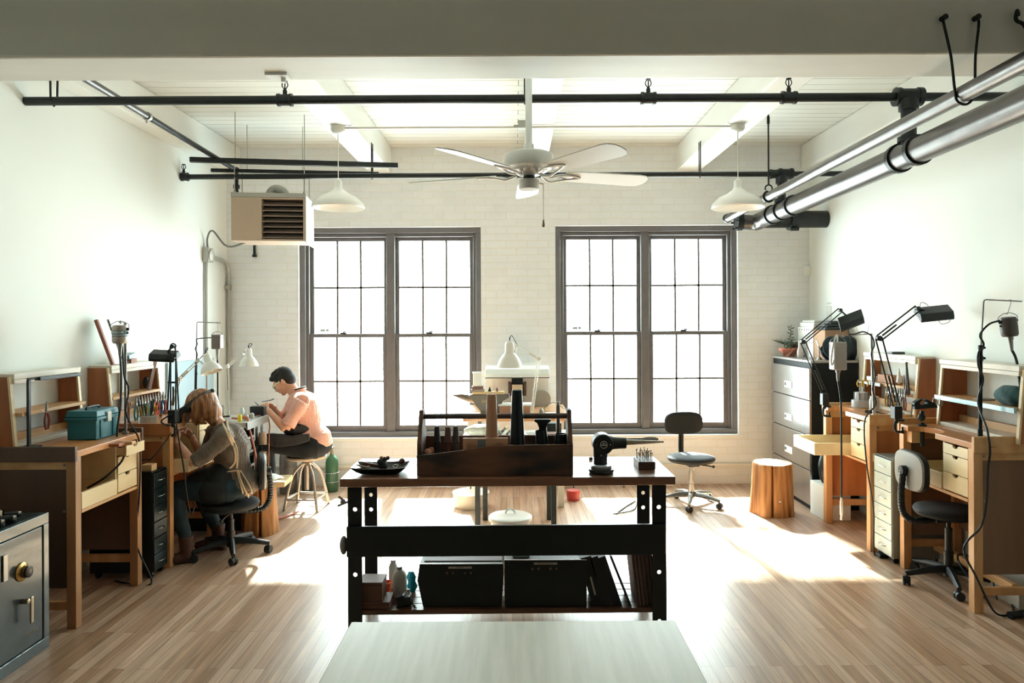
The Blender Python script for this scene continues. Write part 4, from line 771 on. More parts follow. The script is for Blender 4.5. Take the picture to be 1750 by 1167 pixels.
FAB = mat('chair_fabric', '#0e1214', 0.75, 0, 0.1, 60, 0.2, 400)
def make_chair(label, seat_z, back_z0, back_z1, facing, loc, back_w=0.37, seat_r=0.215, metal=None, bellows=True, base_rot=0, back_off=0.27, seat_sy=1.0):
    """facing: angle (deg) the sitter looks to, measured from +x; built at the origin then placed"""
    root = thing('office_chair', label, 'chair'); MT = metal or BLK
    s = MB(); h = seat_z
    s.lathe([(0.0, h - 0.05), (seat_r * 0.8, h - 0.052), (seat_r * 0.97, h - 0.035), (seat_r, h - 0.018), (seat_r * 0.96, h - 0.004), (seat_r * 0.75, h + 0.006), (0, h + 0.004)], (0, 0, 0), None, 36, seat_sy); s.build('seat', FAB, root, smooth=True, ang=180)
    s = MB(); s.lathe([(0, h - 0.062), (seat_r * 0.6, h - 0.062), (seat_r * 0.92, h - 0.045), (seat_r * 0.92, h - 0.036), (0, h - 0.036)], (0, 0, 0), None, 30, seat_sy); s.build('seat_pan', BLK, root, smooth=True)
    # backrest, rounded pad
    cz_ = (back_z0 + back_z1) / 2; hh = (back_z1 - back_z0) / 2; rings = []
    def ring(t, k, off=0.0):
        out = []
        for i in range(40):
            a = 2 * math.pi * i / 40; ca, sa = math.cos(a), math.sin(a); n = 3.2
            y = back_w / 2 * k * math.copysign(abs(ca) ** (2 / n), ca); z = hh * k * math.copysign(abs(sa) ** (2 / n), sa); out.append(Vector((-back_off - t - 0.35 * (y * y) * -1 * 0.9, y, cz_ + z)))
        return out
    s = MB(); s.loft([ring(-0.028, 0.55), ring(-0.026, 0.85), ring(-0.018, 0.97), ring(0.0, 1.0), ring(0.014, 0.96)]); s.build('backrest', FAB, root, smooth=True)
    s = MB(); s.loft([ring(0.0145, 0.97), ring(0.024, 0.93), ring(0.028, 0.6)]); s.build('back_shell', MT if metal else mat('shell_grey', '#8a8883', 0.4), root, smooth=True)
    path = smoothpath([(-0.05, 0, h - 0.075), (-back_off + 0.02, 0, h - 0.082), (-back_off - 0.045, 0, h - 0.03), (-back_off - 0.058, 0, h + 0.08), (-back_off - 0.045, 0, cz_)], 12)
    if bellows: s = MB(); s.tube(path, [0.019 + 0.0028 * (k % 2) for k in range(len(path))], 14); s.build('back_support', BLK, root, smooth=True, ang=20)
    else: s = MB(); s.tube(path, 0.016, 10, sx=1.6); s.build('back_support', BLK, root, smooth=True)
    s = MB(); s.cyl((-back_off - 0.03, 0, cz_), (-back_off - 0.062, 0, cz_), 0.03); s.cyl((-back_off - 0.05, -0.03, cz_), (-back_off - 0.05, 0.03, cz_), 0.012); s.build('back_knob', BLK, root, smooth=True)
    s = MB(); s.box(-0.1, 0.08, -0.05, 0.05, h - 0.085, h - 0.06); s.build('mechanism', BLK, root, bevel=0.005)
    s = MB(); s.tube([(0.0, 0.04, h - 0.075), (0.05, 0.14, h - 0.085), (0.06, 0.17, h - 0.09)], 0.006, 8); s.sph((0.065, 0.185, h - 0.092), 0.014, 10, 8); s.build('lever', BLK, root, smooth=True)
    s = MB(); s.cyl((0, 0, h - 0.14), (0, 0, h - 0.08), 0.014); s.cyl((0, 0, max(0.14, h * 0.42)), (0, 0, h - 0.13), 0.022); s.cyl((0, 0, 0.06), (0, 0, max(0.15, h * 0.44)), 0.03, 0.028); s.build('gas_column', MT, root, smooth=True)
    for k in range(5):
        a = R(base_rot + 72 * k); d = Vector((math.cos(a), math.sin(a), 0)); s = MB()
        s.tube([d * 0.02 + Vector((0, 0, 0.10)), d * 0.12 + Vector((0, 0, 0.095)), d * 0.24 + Vector((0, 0, 0.075)), d * 0.27 + Vector((0, 0, 0.07))], [0.026, 0.022, 0.017, 0.014], 10); g = s.build('base_arm', MT, root, smooth=True)
        s = MB(); c = d * 0.262; t = Vector((-math.sin(a + 0.6 * k), math.cos(a + 0.6 * k), 0)); s.cyl(c + Vector((0, 0, 0.05)), c + Vector((0, 0, 0.08)), 0.008, seg=8)
        for q in (-1, 1): s.cyl(c + t * 0.006 * q + Vector((0, 0, 0.0265)), c + t * 0.021 * q + Vector((0, 0, 0.0265)), 0.0262, seg=18)
        s.cyl(c - t * 0.006 + Vector((0, 0, 0.03)), c + t * 0.006 + Vector((0, 0, 0.03)), 0.022, seg=14); s.build('caster', BLK, root, smooth=True)
    root.location = loc; root.rotation_euler = (0, 0, R(facing)); return root
def spring_lamp(label, pts, head_c, head_dir, head_right, kind='bar', color=None, box=True, boxh=0.05, spr=0.014, armr=0.0045, group=None, name='task_lamp', hs=(0.24, 0.10, 0.035), clamp=True, par_off=None):
    """articulated lamp; pts = clamp, box top, elbow, head joint"""
    C_ = color or BLK; pts = [Vector(p) for p in pts]; root = thing(name, label, 'lamp', tuple(pts[0]), group=group)
    c, b0, e, hj = pts
    if box:
        s = MB(); s.box(b0.x - 0.026, b0.x + 0.026, b0.y - 0.03, b0.y + 0.03, b0.z - boxh * 2, b0.z, taper=0.96); s.build('pivot_box', C_, root, bevel=0.004)
    else:
        s = MB(); s.cyl(c, b0, 0.012, seg=12); s.build('post', C_, root, smooth=True)
    if clamp:
        z1 = b0.z - boxh * 2 if box else c.z; s = MB(); s.tube([(b0.x, b0.y, z1 + 0.005), (b0.x, b0.y, z1 - 0.03)], 0.012, 10)
        sg = -1 if b0.x < 0 else 1
        s.tube(smoothpath([(b0.x + sg * 0.05, b0.y, z1 - 0.012), (b0.x, b0.y, z1 - 0.015), (b0.x - sg * 0.012, b0.y, z1 - 0.05), (b0.x - sg * 0.004, b0.y, z1 - 0.085), (b0.x + sg * 0.05, b0.y, z1 - 0.09)], 4), 0.009, 8); s.cyl((b0.x + sg * 0.04, b0.y, z1 - 0.1), (b0.x + sg * 0.04, b0.y, z1 - 0.055), 0.006, seg=8); s.build('clamp', C_, root, smooth=True)
    dz = Vector((0, 1, 0))
    for seg_i, (a, b_) in enumerate(((b0, e), (e, hj))):
        d = (b_ - a).normalized(); n = d.cross(dz).normalized() if seg_i == 0 else d.cross(dz).normalized()
        w = spr
        for q in (-1, 1):
            s = MB(); s.tube([a + n * w * q, b_ + n * w * q], armr, 8); s.build('arm_rod', C_, root, smooth=True)
        s = MB(); m0 = a + d * 0.03; m1 = a.lerp(b_, 0.45); L_ = (m1 - m0).length; nt_ = 40
        s.tube([m0, m1], armr * 1.2, 8); s.build('spring', C_ if color else mat('spring_steel', '#4c4c4a', 0.4, 0.8), root, smooth=True)
    s = MB()
    for p in (e, hj): s.cyl(p - dz * 0.014, p + dz * 0.014, 0.017, seg=14)
    s.box(e.x - 0.01, e.x + 0.01, e.y - 0.01, e.y + 0.01, e.z - 0.01, e.z + 0.01); s.cyl(e, e.lerp(hj, 0.05), 0.01, seg=8)
    jo = MB(); jo.cyl(e - dz * 0.016, e + dz * 0.016, 0.018, seg=14); jo.build('elbow_joint', C_, root, smooth=True)
    s.bm.free(); jo = MB(); jo.cyl(hj - dz * 0.014, hj + dz * 0.014, 0.014, seg=12); jo.tube([hj, hj.lerp(Vector(head_c), 0.6)], 0.007, 8); jo.build('head_joint', C_, root, smooth=True)
    hd = Vector(head_dir).normalized(); hr = Vector(head_right).normalized(); up = hr.cross(hd).normalized(); M = basis(head_c, hr, hd, up)
    if kind == 'bar':
        L2, W2, H2 = hs; s = MB(); prof = [(-W2 / 2, -H2 * 0.5), (W2 / 2, -H2 * 0.5), (W2 / 2, -H2 * 0.1), (W2 * 0.32, H2 * 0.5), (-W2 * 0.32, H2 * 0.5), (-W2 / 2, -H2 * 0.1)]
        s.prism(prof, lambda y, z, t: M @ Vector((t, y, z)), -L2 / 2, L2 / 2); hdn = s.build('lamp_head', C_, root, bevel=0.004)
        s = MB(); s.prism([(-W2 * 0.42, -H2 * 0.52), (W2 * 0.42, -H2 * 0.52), (W2 * 0.42, -H2 * 0.6), (-W2 * 0.42, -H2 * 0.6)], lambda y, z, t: M @ Vector((t, y, z)), -L2 * 0.45, L2 * 0.45); s.build('diffuser', mat('lamp_diffuser', '#d4d8d4', 0.3), hdn)
        s = MB()
        for k in range(4): q = M @ Vector((-L2 / 2 - 0.001, -W2 * 0.25 + k * W2 * 0.16, 0)); s.sph(q, 0.0035, 8, 5)
        s.build('switch', mat('switch_grey', '#8b8d8b', 0.4), hdn)
    else:
        r = hs[0]; L2 = hs[1]; s = MB(); prof = [(0, L2 * 1.0), (r * 0.28, L2 * 0.97), (r * 0.36, L2 * 0.88), (r * 0.37, L2 * 0.55), (r * 0.55, L2 * 0.48), (r * 0.82, L2 * 0.28), (r * 0.96, L2 * 0.1), (r, 0), (r * 0.96, 0), (r * 0.9, L2 * 0.12), (r * 0.5, L2 * 0.42), (r * 0.3, L2 * 0.5), (0, L2 * 0.52)]
        s.lathe(prof, (0, 0, 0), M @ Matrix.Rotation(0, 4, 'X'), 36); hdn = s.build('lamp_shade', C_, root, smooth=True, ang=60)
        s = MB(); s.sph(M @ Vector((0, 0, L2 * 0.25)), r * 0.4, 14, 10); s.build('bulb', mat('bulb_glass', '#f2f0e6', 0.2), hdn, smooth=True)
        s = MB(); tp = M @ Vector((0, 0, L2 * 1.0)); tp2 = M @ Vector((0, 0, L2 * 1.16)); s.tube([tp, tp2], 0.003, 8)
        s.tube(smoothpath([tp + Vector((0.0, 0, 0)), tp2 + hr * 0.012 + Vector((0, 0, 0.01)), tp2 + hr * 0.03, hj], 5), 0.003, 6); s.build('lamp_cord', BLK, hdn, smooth=True)
    return root
def flex_motor(label, c, r, h, body, band=None, text=None, tilt=0.0, hook=None, box=False, shaft=None, shaft_r=0.006, hand=None, group=None, name='hanging_motor'):
    """hanging flexible-shaft motor: c = centre of the canister; hook = point it hangs from; shaft = path to the handpiece"""
    c = Vector(c); root = thing(name, label, 'motor', tuple(c), group=group); M = Matrix.Translation(c) @ Matrix.Rotation(tilt, 4, 'Y')
    s = MB()
    if box: s.box(-r, r, -r, r, -h / 2, h / 2, M)
    else: s.lathe([(0, -h / 2), (r * 0.85, -h / 2), (r * 0.98, -h / 2 + 0.01), (r, -h / 2 + 0.02), (r, h / 2 - 0.02), (r * 0.9, h / 2 - 0.004), (r * 0.6, h / 2), (0, h / 2)], (0, 0, 0), M, 28)
    bd = s.build('motor_body', body, root, smooth=not box, bevel=0.008 if box else 0)
    if band:
        s = MB(); s.lathe([(r * 1.01, -h * 0.13), (r * 1.015, -h * 0.13), (r * 1.015, h * 0.2), (r * 1.01, h * 0.2)], (0, 0, 0), M, 28); b1 = s.build('label_band', band, bd, smooth=True)
        if text:
            t = text_mb(text, h * 0.16, Matrix.Identity(4), 0.0002, 0.0003)
            for v in t.bm.verts:
                a = v.co.x / (r * 1.03); z = v.co.y + h * 0.1; off = v.co.z; v.co = M @ Vector((math.sin(a) * (r * 1.02 + off), -math.cos(a) * (r * 1.02 + off), z))
            t.build('lettering', mat('letter_white', '#dfe3df', 0.5), b1)
            s = MB(); s.lathe([(r * 1.017, -h * 0.06), (r * 1.019, -h * 0.06), (r * 1.019, -h * 0.02), (r * 1.017, -h * 0.02)], (0, 0, 0), M, 28); s.build('label_line', mat('letter_white', '#dfe3df'), b1, smooth=True)
    for q in (-1, 1):
        s = MB(); s.sph(M @ Vector((q * r * 1.08, 0, h * 0.27)), 0.010, 10, 8); s.sph(M @ Vector((q * r * 1.05, 0, h * 0.07)), 0.007, 8, 6); s.build('brush_cap', BLK, root, smooth=True) if not box else s.bm.free()
    s = MB(); s.tube([M @ Vector(p) for p in smoothpath([(-r * 1.15, 0, h * 0.25), (-r * 1.25, 0, h * 0.5), (-r * 0.5, 0, h * 0.68), (0, 0, h * 0.7), (r * 0.5, 0, h * 0.68), (r * 1.25, 0, h * 0.5), (r * 1.15, 0, h * 0.25)], 5)], 0.0022, 6); s.build('bail', GREYM, root, smooth=True)
    if hook is not None:
        s = MB(); t = M @ Vector((0, 0, h * 0.7)); hk = Vector(hook); s.tube(smoothpath([t + Vector((-0.008, 0, 0.0)), t + Vector((0, 0, -0.006)), t + Vector((0.006, 0, 0.006)), hk + Vector((0.006, 0, -0.01)), hk + Vector((0.004, 0, 0.007)), hk + Vector((-0.008, 0, 0.002))], 4), 0.0018, 6); s.build('hook', GREYM, root, smooth=True)
    s = MB(); s.tube([M @ Vector((0, 0, -h / 2 + 0.002)), M @ Vector((0, 0, -h / 2 - 0.02)), M @ Vector((0, 0, -h / 2 - 0.022)), M @ Vector((0, 0, -h / 2 - 0.085))], [r * 0.38, r * 0.36, 0.013, 0.008], 14); s.build('shaft_collar', GREYM, root, smooth=True)
    if shaft:
        st = M @ Vector((0, 0, -h / 2 - 0.08)); pp = smoothpath([st] + [Vector(p) for p in shaft], 8); s = MB(); s.tube(pp, shaft_r, 10); s.build('flexible_shaft', BLK, root, smooth=True)
        if hand is not None:
            e = Vector(shaft[-1]); d = (Vector(shaft[-1]) - Vector(shaft[-2])).normalized(); s = MB(); s.tube([e, e + d * 0.025, e + d * 0.03, e + d * 0.12, e + d * 0.13, e + d * 0.15], [0.008, 0.008, 0.0115, 0.0115, 0.007, 0.006], 14); s.sph(e + d * 0.155, 0.009, 10, 6); s.build('handpiece', hand, root, smooth=True)
    return root
def stand(label, base, top, arm_end, r=0.011, rt=0.006, m=None, mt=None, knobs=()):
    base, top, arm_end = Vector(base), Vector(top), Vector(arm_end); root = thing('motor_stand', label, 'stand', tuple(base))
    mid = base.lerp(top, 0.6) if rt < r else top
    s = MB(); s.cyl(base, mid, r, seg=14); s.cyl(base, base + Vector((0, 0, 0.035)), r * 1.5, seg=14); s.build('pole', m or BLK, root, smooth=True)
    s = MB(); s.tube([mid - Vector((0, 0, 0.02)), top - Vector((0, 0, 0.012))] + arc(top + (arm_end - top).normalized() * 0.012 - Vector((0, 0, 0.012)), 0.012, 180, 90, 4, (arm_end - top).normalized(), (0, 0, 1)) + [arm_end], rt, 8); s.build('top_rod', mt or GREYM, root, smooth=True)
    for z in knobs: s = MB(); p = base.lerp(top, z); s.cyl(p + Vector((0, 0, 0)), p + Vector((0.028, 0, 0)), 0.005, seg=8); s.sph(p + Vector((0.03, 0, 0)), 0.009, 10, 6); s.cyl(p - Vector((0, 0, 0.02)), p + Vector((0, 0, 0.02)), r * 1.25, seg=12); s.build('clamp_knob', BLK, root, smooth=True)
    return root
def make_pliers(col, hz=0.0):
    """hangs with the jaws up; origin at the pivot"""
    root = thing('pliers', '', 'pliers'); HM = mat('handle_' + col.strip('#'), col, 0.4)
    s = MB(); s.tube([(0, 0, 0.0), (0.0035, 0, 0.02), (0.001, 0, 0.05)], [0.008, 0.006, 0.0025], 8); s.tube([(0, 0, 0.0), (-0.0035, 0, 0.02), (-0.001, 0, 0.05)], [0.008, 0.006, 0.0025], 8); s.cyl((0, -0.007, 0), (0, 0.007, 0), 0.0085, seg=12)
    for q in (-1, 1): s.tube([(0, 0, 0), (0.008 * q, 0, -0.022)], 0.005, 8)
    s.build('jaws', mat('plier_steel', '#8d8a85', 0.35, 0.8), root, smooth=True)
    for q in (-1, 1): s = MB(); s.tube(smoothpath([(0.007 * q, 0, -0.018), (0.017 * q, 0, -0.05), (0.019 * q, 0, -0.08), (0.009 * q, 0, -0.115)], 4), 0.0055, 8); s.build('handle', HM, root, smooth=True)
    return root
def place_pliers(protos, cols, i, loc, rz, label, group, tilt=0.0, sc=1.0):
    c = cols[i % len(cols)]
    if c not in protos: protos[c] = make_pliers(c); o = protos[c]
    else: o = copy_tree(protos[c])
    o.location = loc; o.rotation_euler = (tilt, 0, rz); o.scale = (sc,) * 3; o['label'] = label; o['group'] = group; return o
def drawer_unit(label, x_front, side, y0, y1, z1, body, face, open_k=None, depth=0.42):
    Z = lambda d: x_front + side * d; root = thing('drawer_unit', label, 'drawers', (Z(depth / 2), (y0 + y1) / 2, 0))
    def bx(m, d0, d1, a, b_, c, e): m.box(min(Z(d0), Z(d1)), max(Z(d0), Z(d1)), a, b_, c, e); return m
    s = MB(); bx(s, 0.008, depth, y0, y0 + 0.004, 0.04, z1); bx(s, 0.008, depth, y1 - 0.004, y1, 0.04, z1); bx(s, 0.008, depth, y0 + 0.004, y1 - 0.004, z1 - 0.004, z1); bx(s, 0.008, depth, y0 + 0.004, y1 - 0.004, 0.04, 0.046); bx(s, depth - 0.004, depth, y0 + 0.004, y1 - 0.004, 0.046, z1 - 0.004); s.build('casing', body, root)
    n = 6; hgt = (z1 - 0.056) / n
    for k in range(n):
        za, zb = 0.048 + k * hgt, 0.048 + (k + 1) * hgt - 0.005; s = MB(); bx(s, 0.0, 0.4, y0 + 0.007, y1 - 0.007, za, zb); d = s.build('drawer', face, root, bevel=0.002)
        yc, zc = (y0 + y1) / 2, (za + zb) / 2; w = (y1 - y0) * 0.17; s = MB(); s.tube(smoothpath([(Z(0), yc - w, zc), (Z(-0.016), yc - w * 0.7, zc + 0.002), (Z(-0.019), yc, zc + 0.004), (Z(-0.016), yc + w * 0.7, zc + 0.002), (Z(0), yc + w, zc)], 3), 0.0035, 6); s.build('handle', CHROME, d, smooth=True)
    for d in (0.04, depth - 0.04):
        for y in (y0 + 0.03, y1 - 0.03): s = MB(); s.cyl((Z(d), y - 0.01, 0.02), (Z(d), y + 0.01, 0.02), 0.02, seg=14); s.cyl((Z(d), y, 0.02), (Z(d), y, 0.042), 0.006, seg=8); s.build('caster', BLK, root, smooth=True)
    return root
# ================================================================ left side
rA, ZA, DA = jbench("pine jeweler's bench nearest at left, holding the teal toolbox", -1, 3.86, 4.545, -2.42, XL, 'far', None, 0.975, 1.003, 0.0, ((0, 0.05),), None, 4.28, None, mat('shaded_ply', '#5a4132', 0.5, 0, 0.2, 7, 0.1, 40, (1, 1, 0.12)), mat('shaded_leg_pine', '#b08257', 0.45, 0, 0.2, 9, 0.1, 40, (1, 1, 0.12)))  # same pine as the others; shade painted into panel, rim and leg colours
# extra wedges stuck on the bench front
for i, (u, v) in enumerate(((185, 763), (200, 753))):
    c = PX(u, v, -2.40); s = MB(); s.box(-2.42, -2.36, c.y - 0.05, c.y + 0.05, 0.943 + i * 0.0, 0.962); s.build('clamped_block', HUTCH, rA, bevel=0.002) if i == 1 else s.bm.free()
hutch('pine shelf unit standing on the nearest left bench, with pliers on its shelf', -1, 3.93, 4.62 - 0.06, XL, 0.976, 1.385, 0.15, 1.178, 0.035)
# L-shaped black bench lamp
p0 = PZ(47, 760, 0.975); s = None
root = thing('bench_lamp', 'black L-shaped lamp with a long flat arm on the nearest left bench', 'lamp', tuple(p0))
p0.x = -2.765; p0.y = 3.99
s = MB(); s.bar((p0.x, p0.y, 0.977), (p0.x, p0.y, 1.36), 0.014, 0.022); s.build('post', BLK, root, bevel=0.003)
s = MB(); s.box(p0.x - 0.04, p0.x + 0.05, p0.y - 0.04, p0.y + 0.04, 0.976, 0.985); s.build('foot', BLK, root, bevel=0.003)
s = MB(); s.bar((p0.x, p0.y - 0.012, 1.365), (p0.x + 0.015, p0.y + 0.06, 1.367), 0.012, 0.012); s.bar((p0.x + 0.015, p0.y + 0.05, 1.363), (p0.x + 0.02, p0.y + 0.43, 1.36), 0.035, 0.02); s.build('light_arm', BLK, root, bevel=0.003)
# pliers hanging on the shelf edge
PROT = {}
place_pliers(PROT, ['#7a2a24'], 0, PX(80, 700, -2.748) , R(90), 'lone red-handled pliers hanging from the shelf of the nearest left bench', None, 0.0, 1.0)
PROT['#7a2a24'].pop('group', None)
if 'group' in PROT['#7a2a24']: del PROT['#7a2a24']['group']
# toolbox
root = thing('toolbox', 'teal plastic toolbox with a white latch on the nearest left bench', 'toolbox', (-2.61, 4.35, 0.976))
TEAL = mat('teal_plastic', '#236d7b', 0.4); x0, x1, y0, y1 = -2.715, -2.515, 4.22, 4.47
s = MB(); s.box(x0 + 0.012, x1 - 0.012, y0 + 0.012, y1 - 0.012, 0.9765, 1.10); s.bm.verts.ensure_lookup_table()
s.build('box_body', TEAL, root, bevel=0.006)
s = MB(); s.box(x0, x1, y0, y1, 1.095, 1.112); s.build('lip', TEAL, root, bevel=0.003)
s = MB(); s.box(x0 + 0.003, x1 - 0.003, y0 + 0.003, y1 - 0.003, 1.113, 1.152, taper=0.93); ld = s.build('lid', TEAL, root, bevel=0.006)
s = MB(); s.tube(smoothpath([((x0 + x1) / 2, y0 + 0.06, 1.15), ((x0 + x1) / 2, y0 + 0.07, 1.166), ((x0 + x1) / 2, y1 - 0.07, 1.166), ((x0 + x1) / 2, y1 - 0.06, 1.15)], 4), 0.007, 8); s.build('carry_handle', BLK, ld, smooth=True)
s = MB(); s.box(x1 - 0.012, x1 + 0.006, 4.325, 4.365, 1.075, 1.135); s.build('latch', mat('latch_white', '#d8dcd8', 0.4), root, bevel=0.003)
for y in (4.27, 4.40): s = MB(); s.box(x1 - 0.016, x1 - 0.006, y, y + 0.025, 0.985, 1.09); s.build('rib', TEAL, root, bevel=0.002)
# Foredom-type motor on its pole
pb = Vector((-2.475, 4.47, 0.975)); tp = P(214, 551, 4.47)
root = thing('motor_stand', 'slim steel pole clamped at the front corner of the nearest left bench', 'stand', tuple(pb))
s = MB(); s.cyl((tp.x, 4.47, 0.976), tp, 0.0085, seg=12); s.cyl((tp.x, 4.47, 0.976), (tp.x, 4.47, 0.99), 0.02, seg=14); s.build('pole', mat('dull_steel', '#8a8480', 0.35, 0.8), root, smooth=True)
s = MB(); hk = P(205, 551, 4.40); s.tube([tp - Vector((0, 0, 0.004)), hk + Vector((0, 0, 0.004)), hk, hk - Vector((0.0, 0, 0.006))], 0.003, 6); s.build('hook_arm', GREYM, root, smooth=True)
mc = P(205, 571, 4.40)
flex_motor('grey canister motor with a blue label band on the steel pole at left', mc, 0.045, 0.115, mat('motor_grey', '#a79d93', 0.35, 0.5), mat('motor_blue', '#4b6b78', 0.5), 'FOREDOM', 0.0, hk, False,
           [P(207, 640, 4.36), P(206, 690, 4.34), P(200, 750, 4.36), (-2.40, 4.30, 0.86), (-2.46, 4.22, 0.76), (-2.55, 4.18, 0.70)], 0.0065)
s = MB(); s.tube(smoothpath([P(209, 586, 4.45), P(212, 640, 4.44), P(220, 665, 4.44), P(215, 700, 4.44), P(222, 722, 4.44), P(237, 750, 4.44), P(240, 790, 4.50), P(238, 850, 4.50), P(234, 930, 4.50), (-2.34, 4.50, 0.01), (-2.6, 4.55, 0.01)], 8), 0.0055, 8)
s.build('power_cable', BLK, smooth=True, label='black cable drooping down the front of the nearest left bench to the floor', cat='cable', origin=(-2.4, 4.5, 0))
# safe
root = thing('safe', 'dark steel safe with a brass dial at the lower left edge', 'safe', (-2.68, 3.37, 0))
SF = mat('safe_enamel', '#2d3b3f', 0.3, 0.5, 0.15, 30, 0.12, 220, spec=1.0, coat=0.5); xf = -2.43
s = MB(); s.box(-2.93, xf - 0.02, 3.06, 3.655, 0, 0.70); s.build('safe_body', SF, root, bevel=0.008)
def fr(m, y0, y1, z0, z1, y2, y3, z2, z3, xa, xb):
    m.box(xa, xb, y0, y1, z0, z2); m.box(xa, xb, y0, y1, z3, z1); m.box(xa, xb, y0, y2, z2, z3); m.box(xa, xb, y3, y1, z2, z3); return m
fr(MB(), 3.06, 3.655, 0.0, 0.70, 3.12, 3.612, 0.06, 0.645, xf - 0.02, xf).build('door_frame', mat('safe_frame', '#4b585b', 0.3, 0.5, 0.1, 30, spec=1.0, coat=0.5), root, bevel=0.004)
s = MB(); s.box(xf - 0.02, xf - 0.004, 3.125, 3.608, 0.065, 0.64); dr = s.build('door', SF, root, bevel=0.004)
BR = mat('brass', '#b9975c', 0.25, 0.9); dp = PX(38, 977, xf); dp.z = PX(38, 977, xf).z
RX = Matrix.Rotation(R(90), 4, 'Y')
s = MB(); s.lathe([(0.046, 0), (0.046, 0.006), (0.040, 0.010), (0.030, 0.012), (0.029, 0.03)], (xf - 0.004, dp.y, dp.z), RX, 32); dl = s.build('dial', BR, dr, smooth=True)
s = MB(); s.lathe([(0.0285, 0.028), (0.0285, 0.040), (0.021, 0.043), (0, 0.043)], (xf - 0.004, dp.y, dp.z), RX, 32)
s.build('dial_knob', mat('dial_dark', '#3c3632', 0.3, 0.5), root, smooth=True)
hp = PX(40, 1026, xf); s = MB(); s.lathe([(0.014, 0), (0.014, 0.04), (0, 0.042)], (xf - 0.004, hp.y - 0.01, hp.z), RX, 20); s.box(xf + 0.03, xf + 0.04, hp.y - 0.002, hp.y + 0.02, hp.z - 0.115, hp.z + 0.016); s.build('handle', mat('handle_nickel', '#b8ac96', 0.25, 0.9), root, bevel=0.003)
s = MB(); s.box(xf - 0.003, xf + 0.004, 3.325, 3.352, PX(3, 985, xf).z - 0.03, PX(3, 962, xf).z + 0.03); s.build('hinge_plate', mat('hinge_plate', '#9a9a94', 0.3, 0.6), root)
M = basis((xf - 0.0035, PX(57, 1078, xf).y, PX(57, 1078, xf).z), (0, 1, 0), (0, 0, 1)); text_mb('Supreme', 0.022, M, 0.0004).build('lettering', mat('dull_gold', '#8c7b52', 0.4, 0.5), root)
# things on the safe
root = thing('wooden_tray', 'shallow light wooden tray resting on top of the dark safe', 'tray', (-2.6, 3.4, 0.701))
x0, x1, y0, y1 = -2.74, -2.56, 3.25, 3.51
s = MB(); s.box(x0, x1, y0, y1, 0.7015, 0.71); s.box(x0, x0 + 0.01, y0, y1, 0.71, 0.75); s.box(x1 - 0.01, x1, y0, y1, 0.71, 0.75); s.box(x0, x1, y0, y0 + 0.01, 0.71, 0.75); s.box(x0, x1, y1 - 0.01, y1, 0.71, 0.75); s.build('tray_body', mat('tray_wood', '#cdb592', 0.5, 0, 0.1, 20), root)
s = MB(); s.tube([(-2.70, 3.32, 0.735), (-2.62, 3.44, 0.745)], 0.02, 10); s.build('leather_roll', mat('tan_leather', '#b5793f', 0.5), smooth=True, label='tan rolled leather lying in the wooden tray on the safe', cat='leather')
for i, (dy, dx, r, lab) in enumerate(((3.36, -2.50, 0.021, 'front black cylinder lying beside the tray on the safe'), (3.44, -2.50, 0.020, 'middle black cylinder with chrome end on the safe'), (3.54, -2.545, 0.016, 'rear small black cylinder near the far edge of the safe'))):
    root = thing('black_canister', lab, 'cylinder', (dx, dy, 0.701), group='black cylinders on the safe')
    s = MB(); s.cyl((dx - 0.05, dy - 0.03, 0.702 + r), (dx + 0.03, dy + 0.012, 0.702 + r), r, seg=18); s.build('barrel', BLK, root, smooth=True); d = Vector((0.08, 0.042, 0)).normalized()
    s = MB(); e = Vector((dx + 0.03, dy + 0.012, 0.702 + r)); s.cyl(e, e + d * 0.012, r * 0.85, seg=18); s.build('end_cap', CHROME, root, smooth=True)
# black drawer unit between the benches
drawer_unit('narrow black steel drawer unit between the two left benches', -2.375, -1, 4.605, 4.79, 0.70, mat('drawer_black', '#121c1f', 0.35, 0.3), mat('drawer_dark', '#1c2a2e', 0.3, 0.4))
s = MB(); s.box(-2.47, -2.40, 4.63, 4.70, 0.7005, 0.745); s.build('wood_block', mat('block_pale', '#c9ab80', 0.5), bevel=0.003, label='pale wood block sitting on the black drawer unit', cat='block')
# bench B
rB2, ZB2, DB2 = jbench("pine jeweler's bench at left where the woman works", -1, 4.815, 5.55, -2.37, XL, 'far', (5.2, 0.14, 0.10), 0.965, 0.992, 0.10, (), None, 5.2)
hutch('pine shelf unit on the bench in front of the woman, pliers rack below', -1, 4.85, 5.54, XL, 0.966, 1.375, 0.17, 1.165, 0.0)
s = MB(); s.box(-2.955, -2.93, 5.23, 5.30, 0.967, 1.36)
s.build('wall_batten', WHITE, label='white upright board on the wall behind the plier rack at left', cat='board')
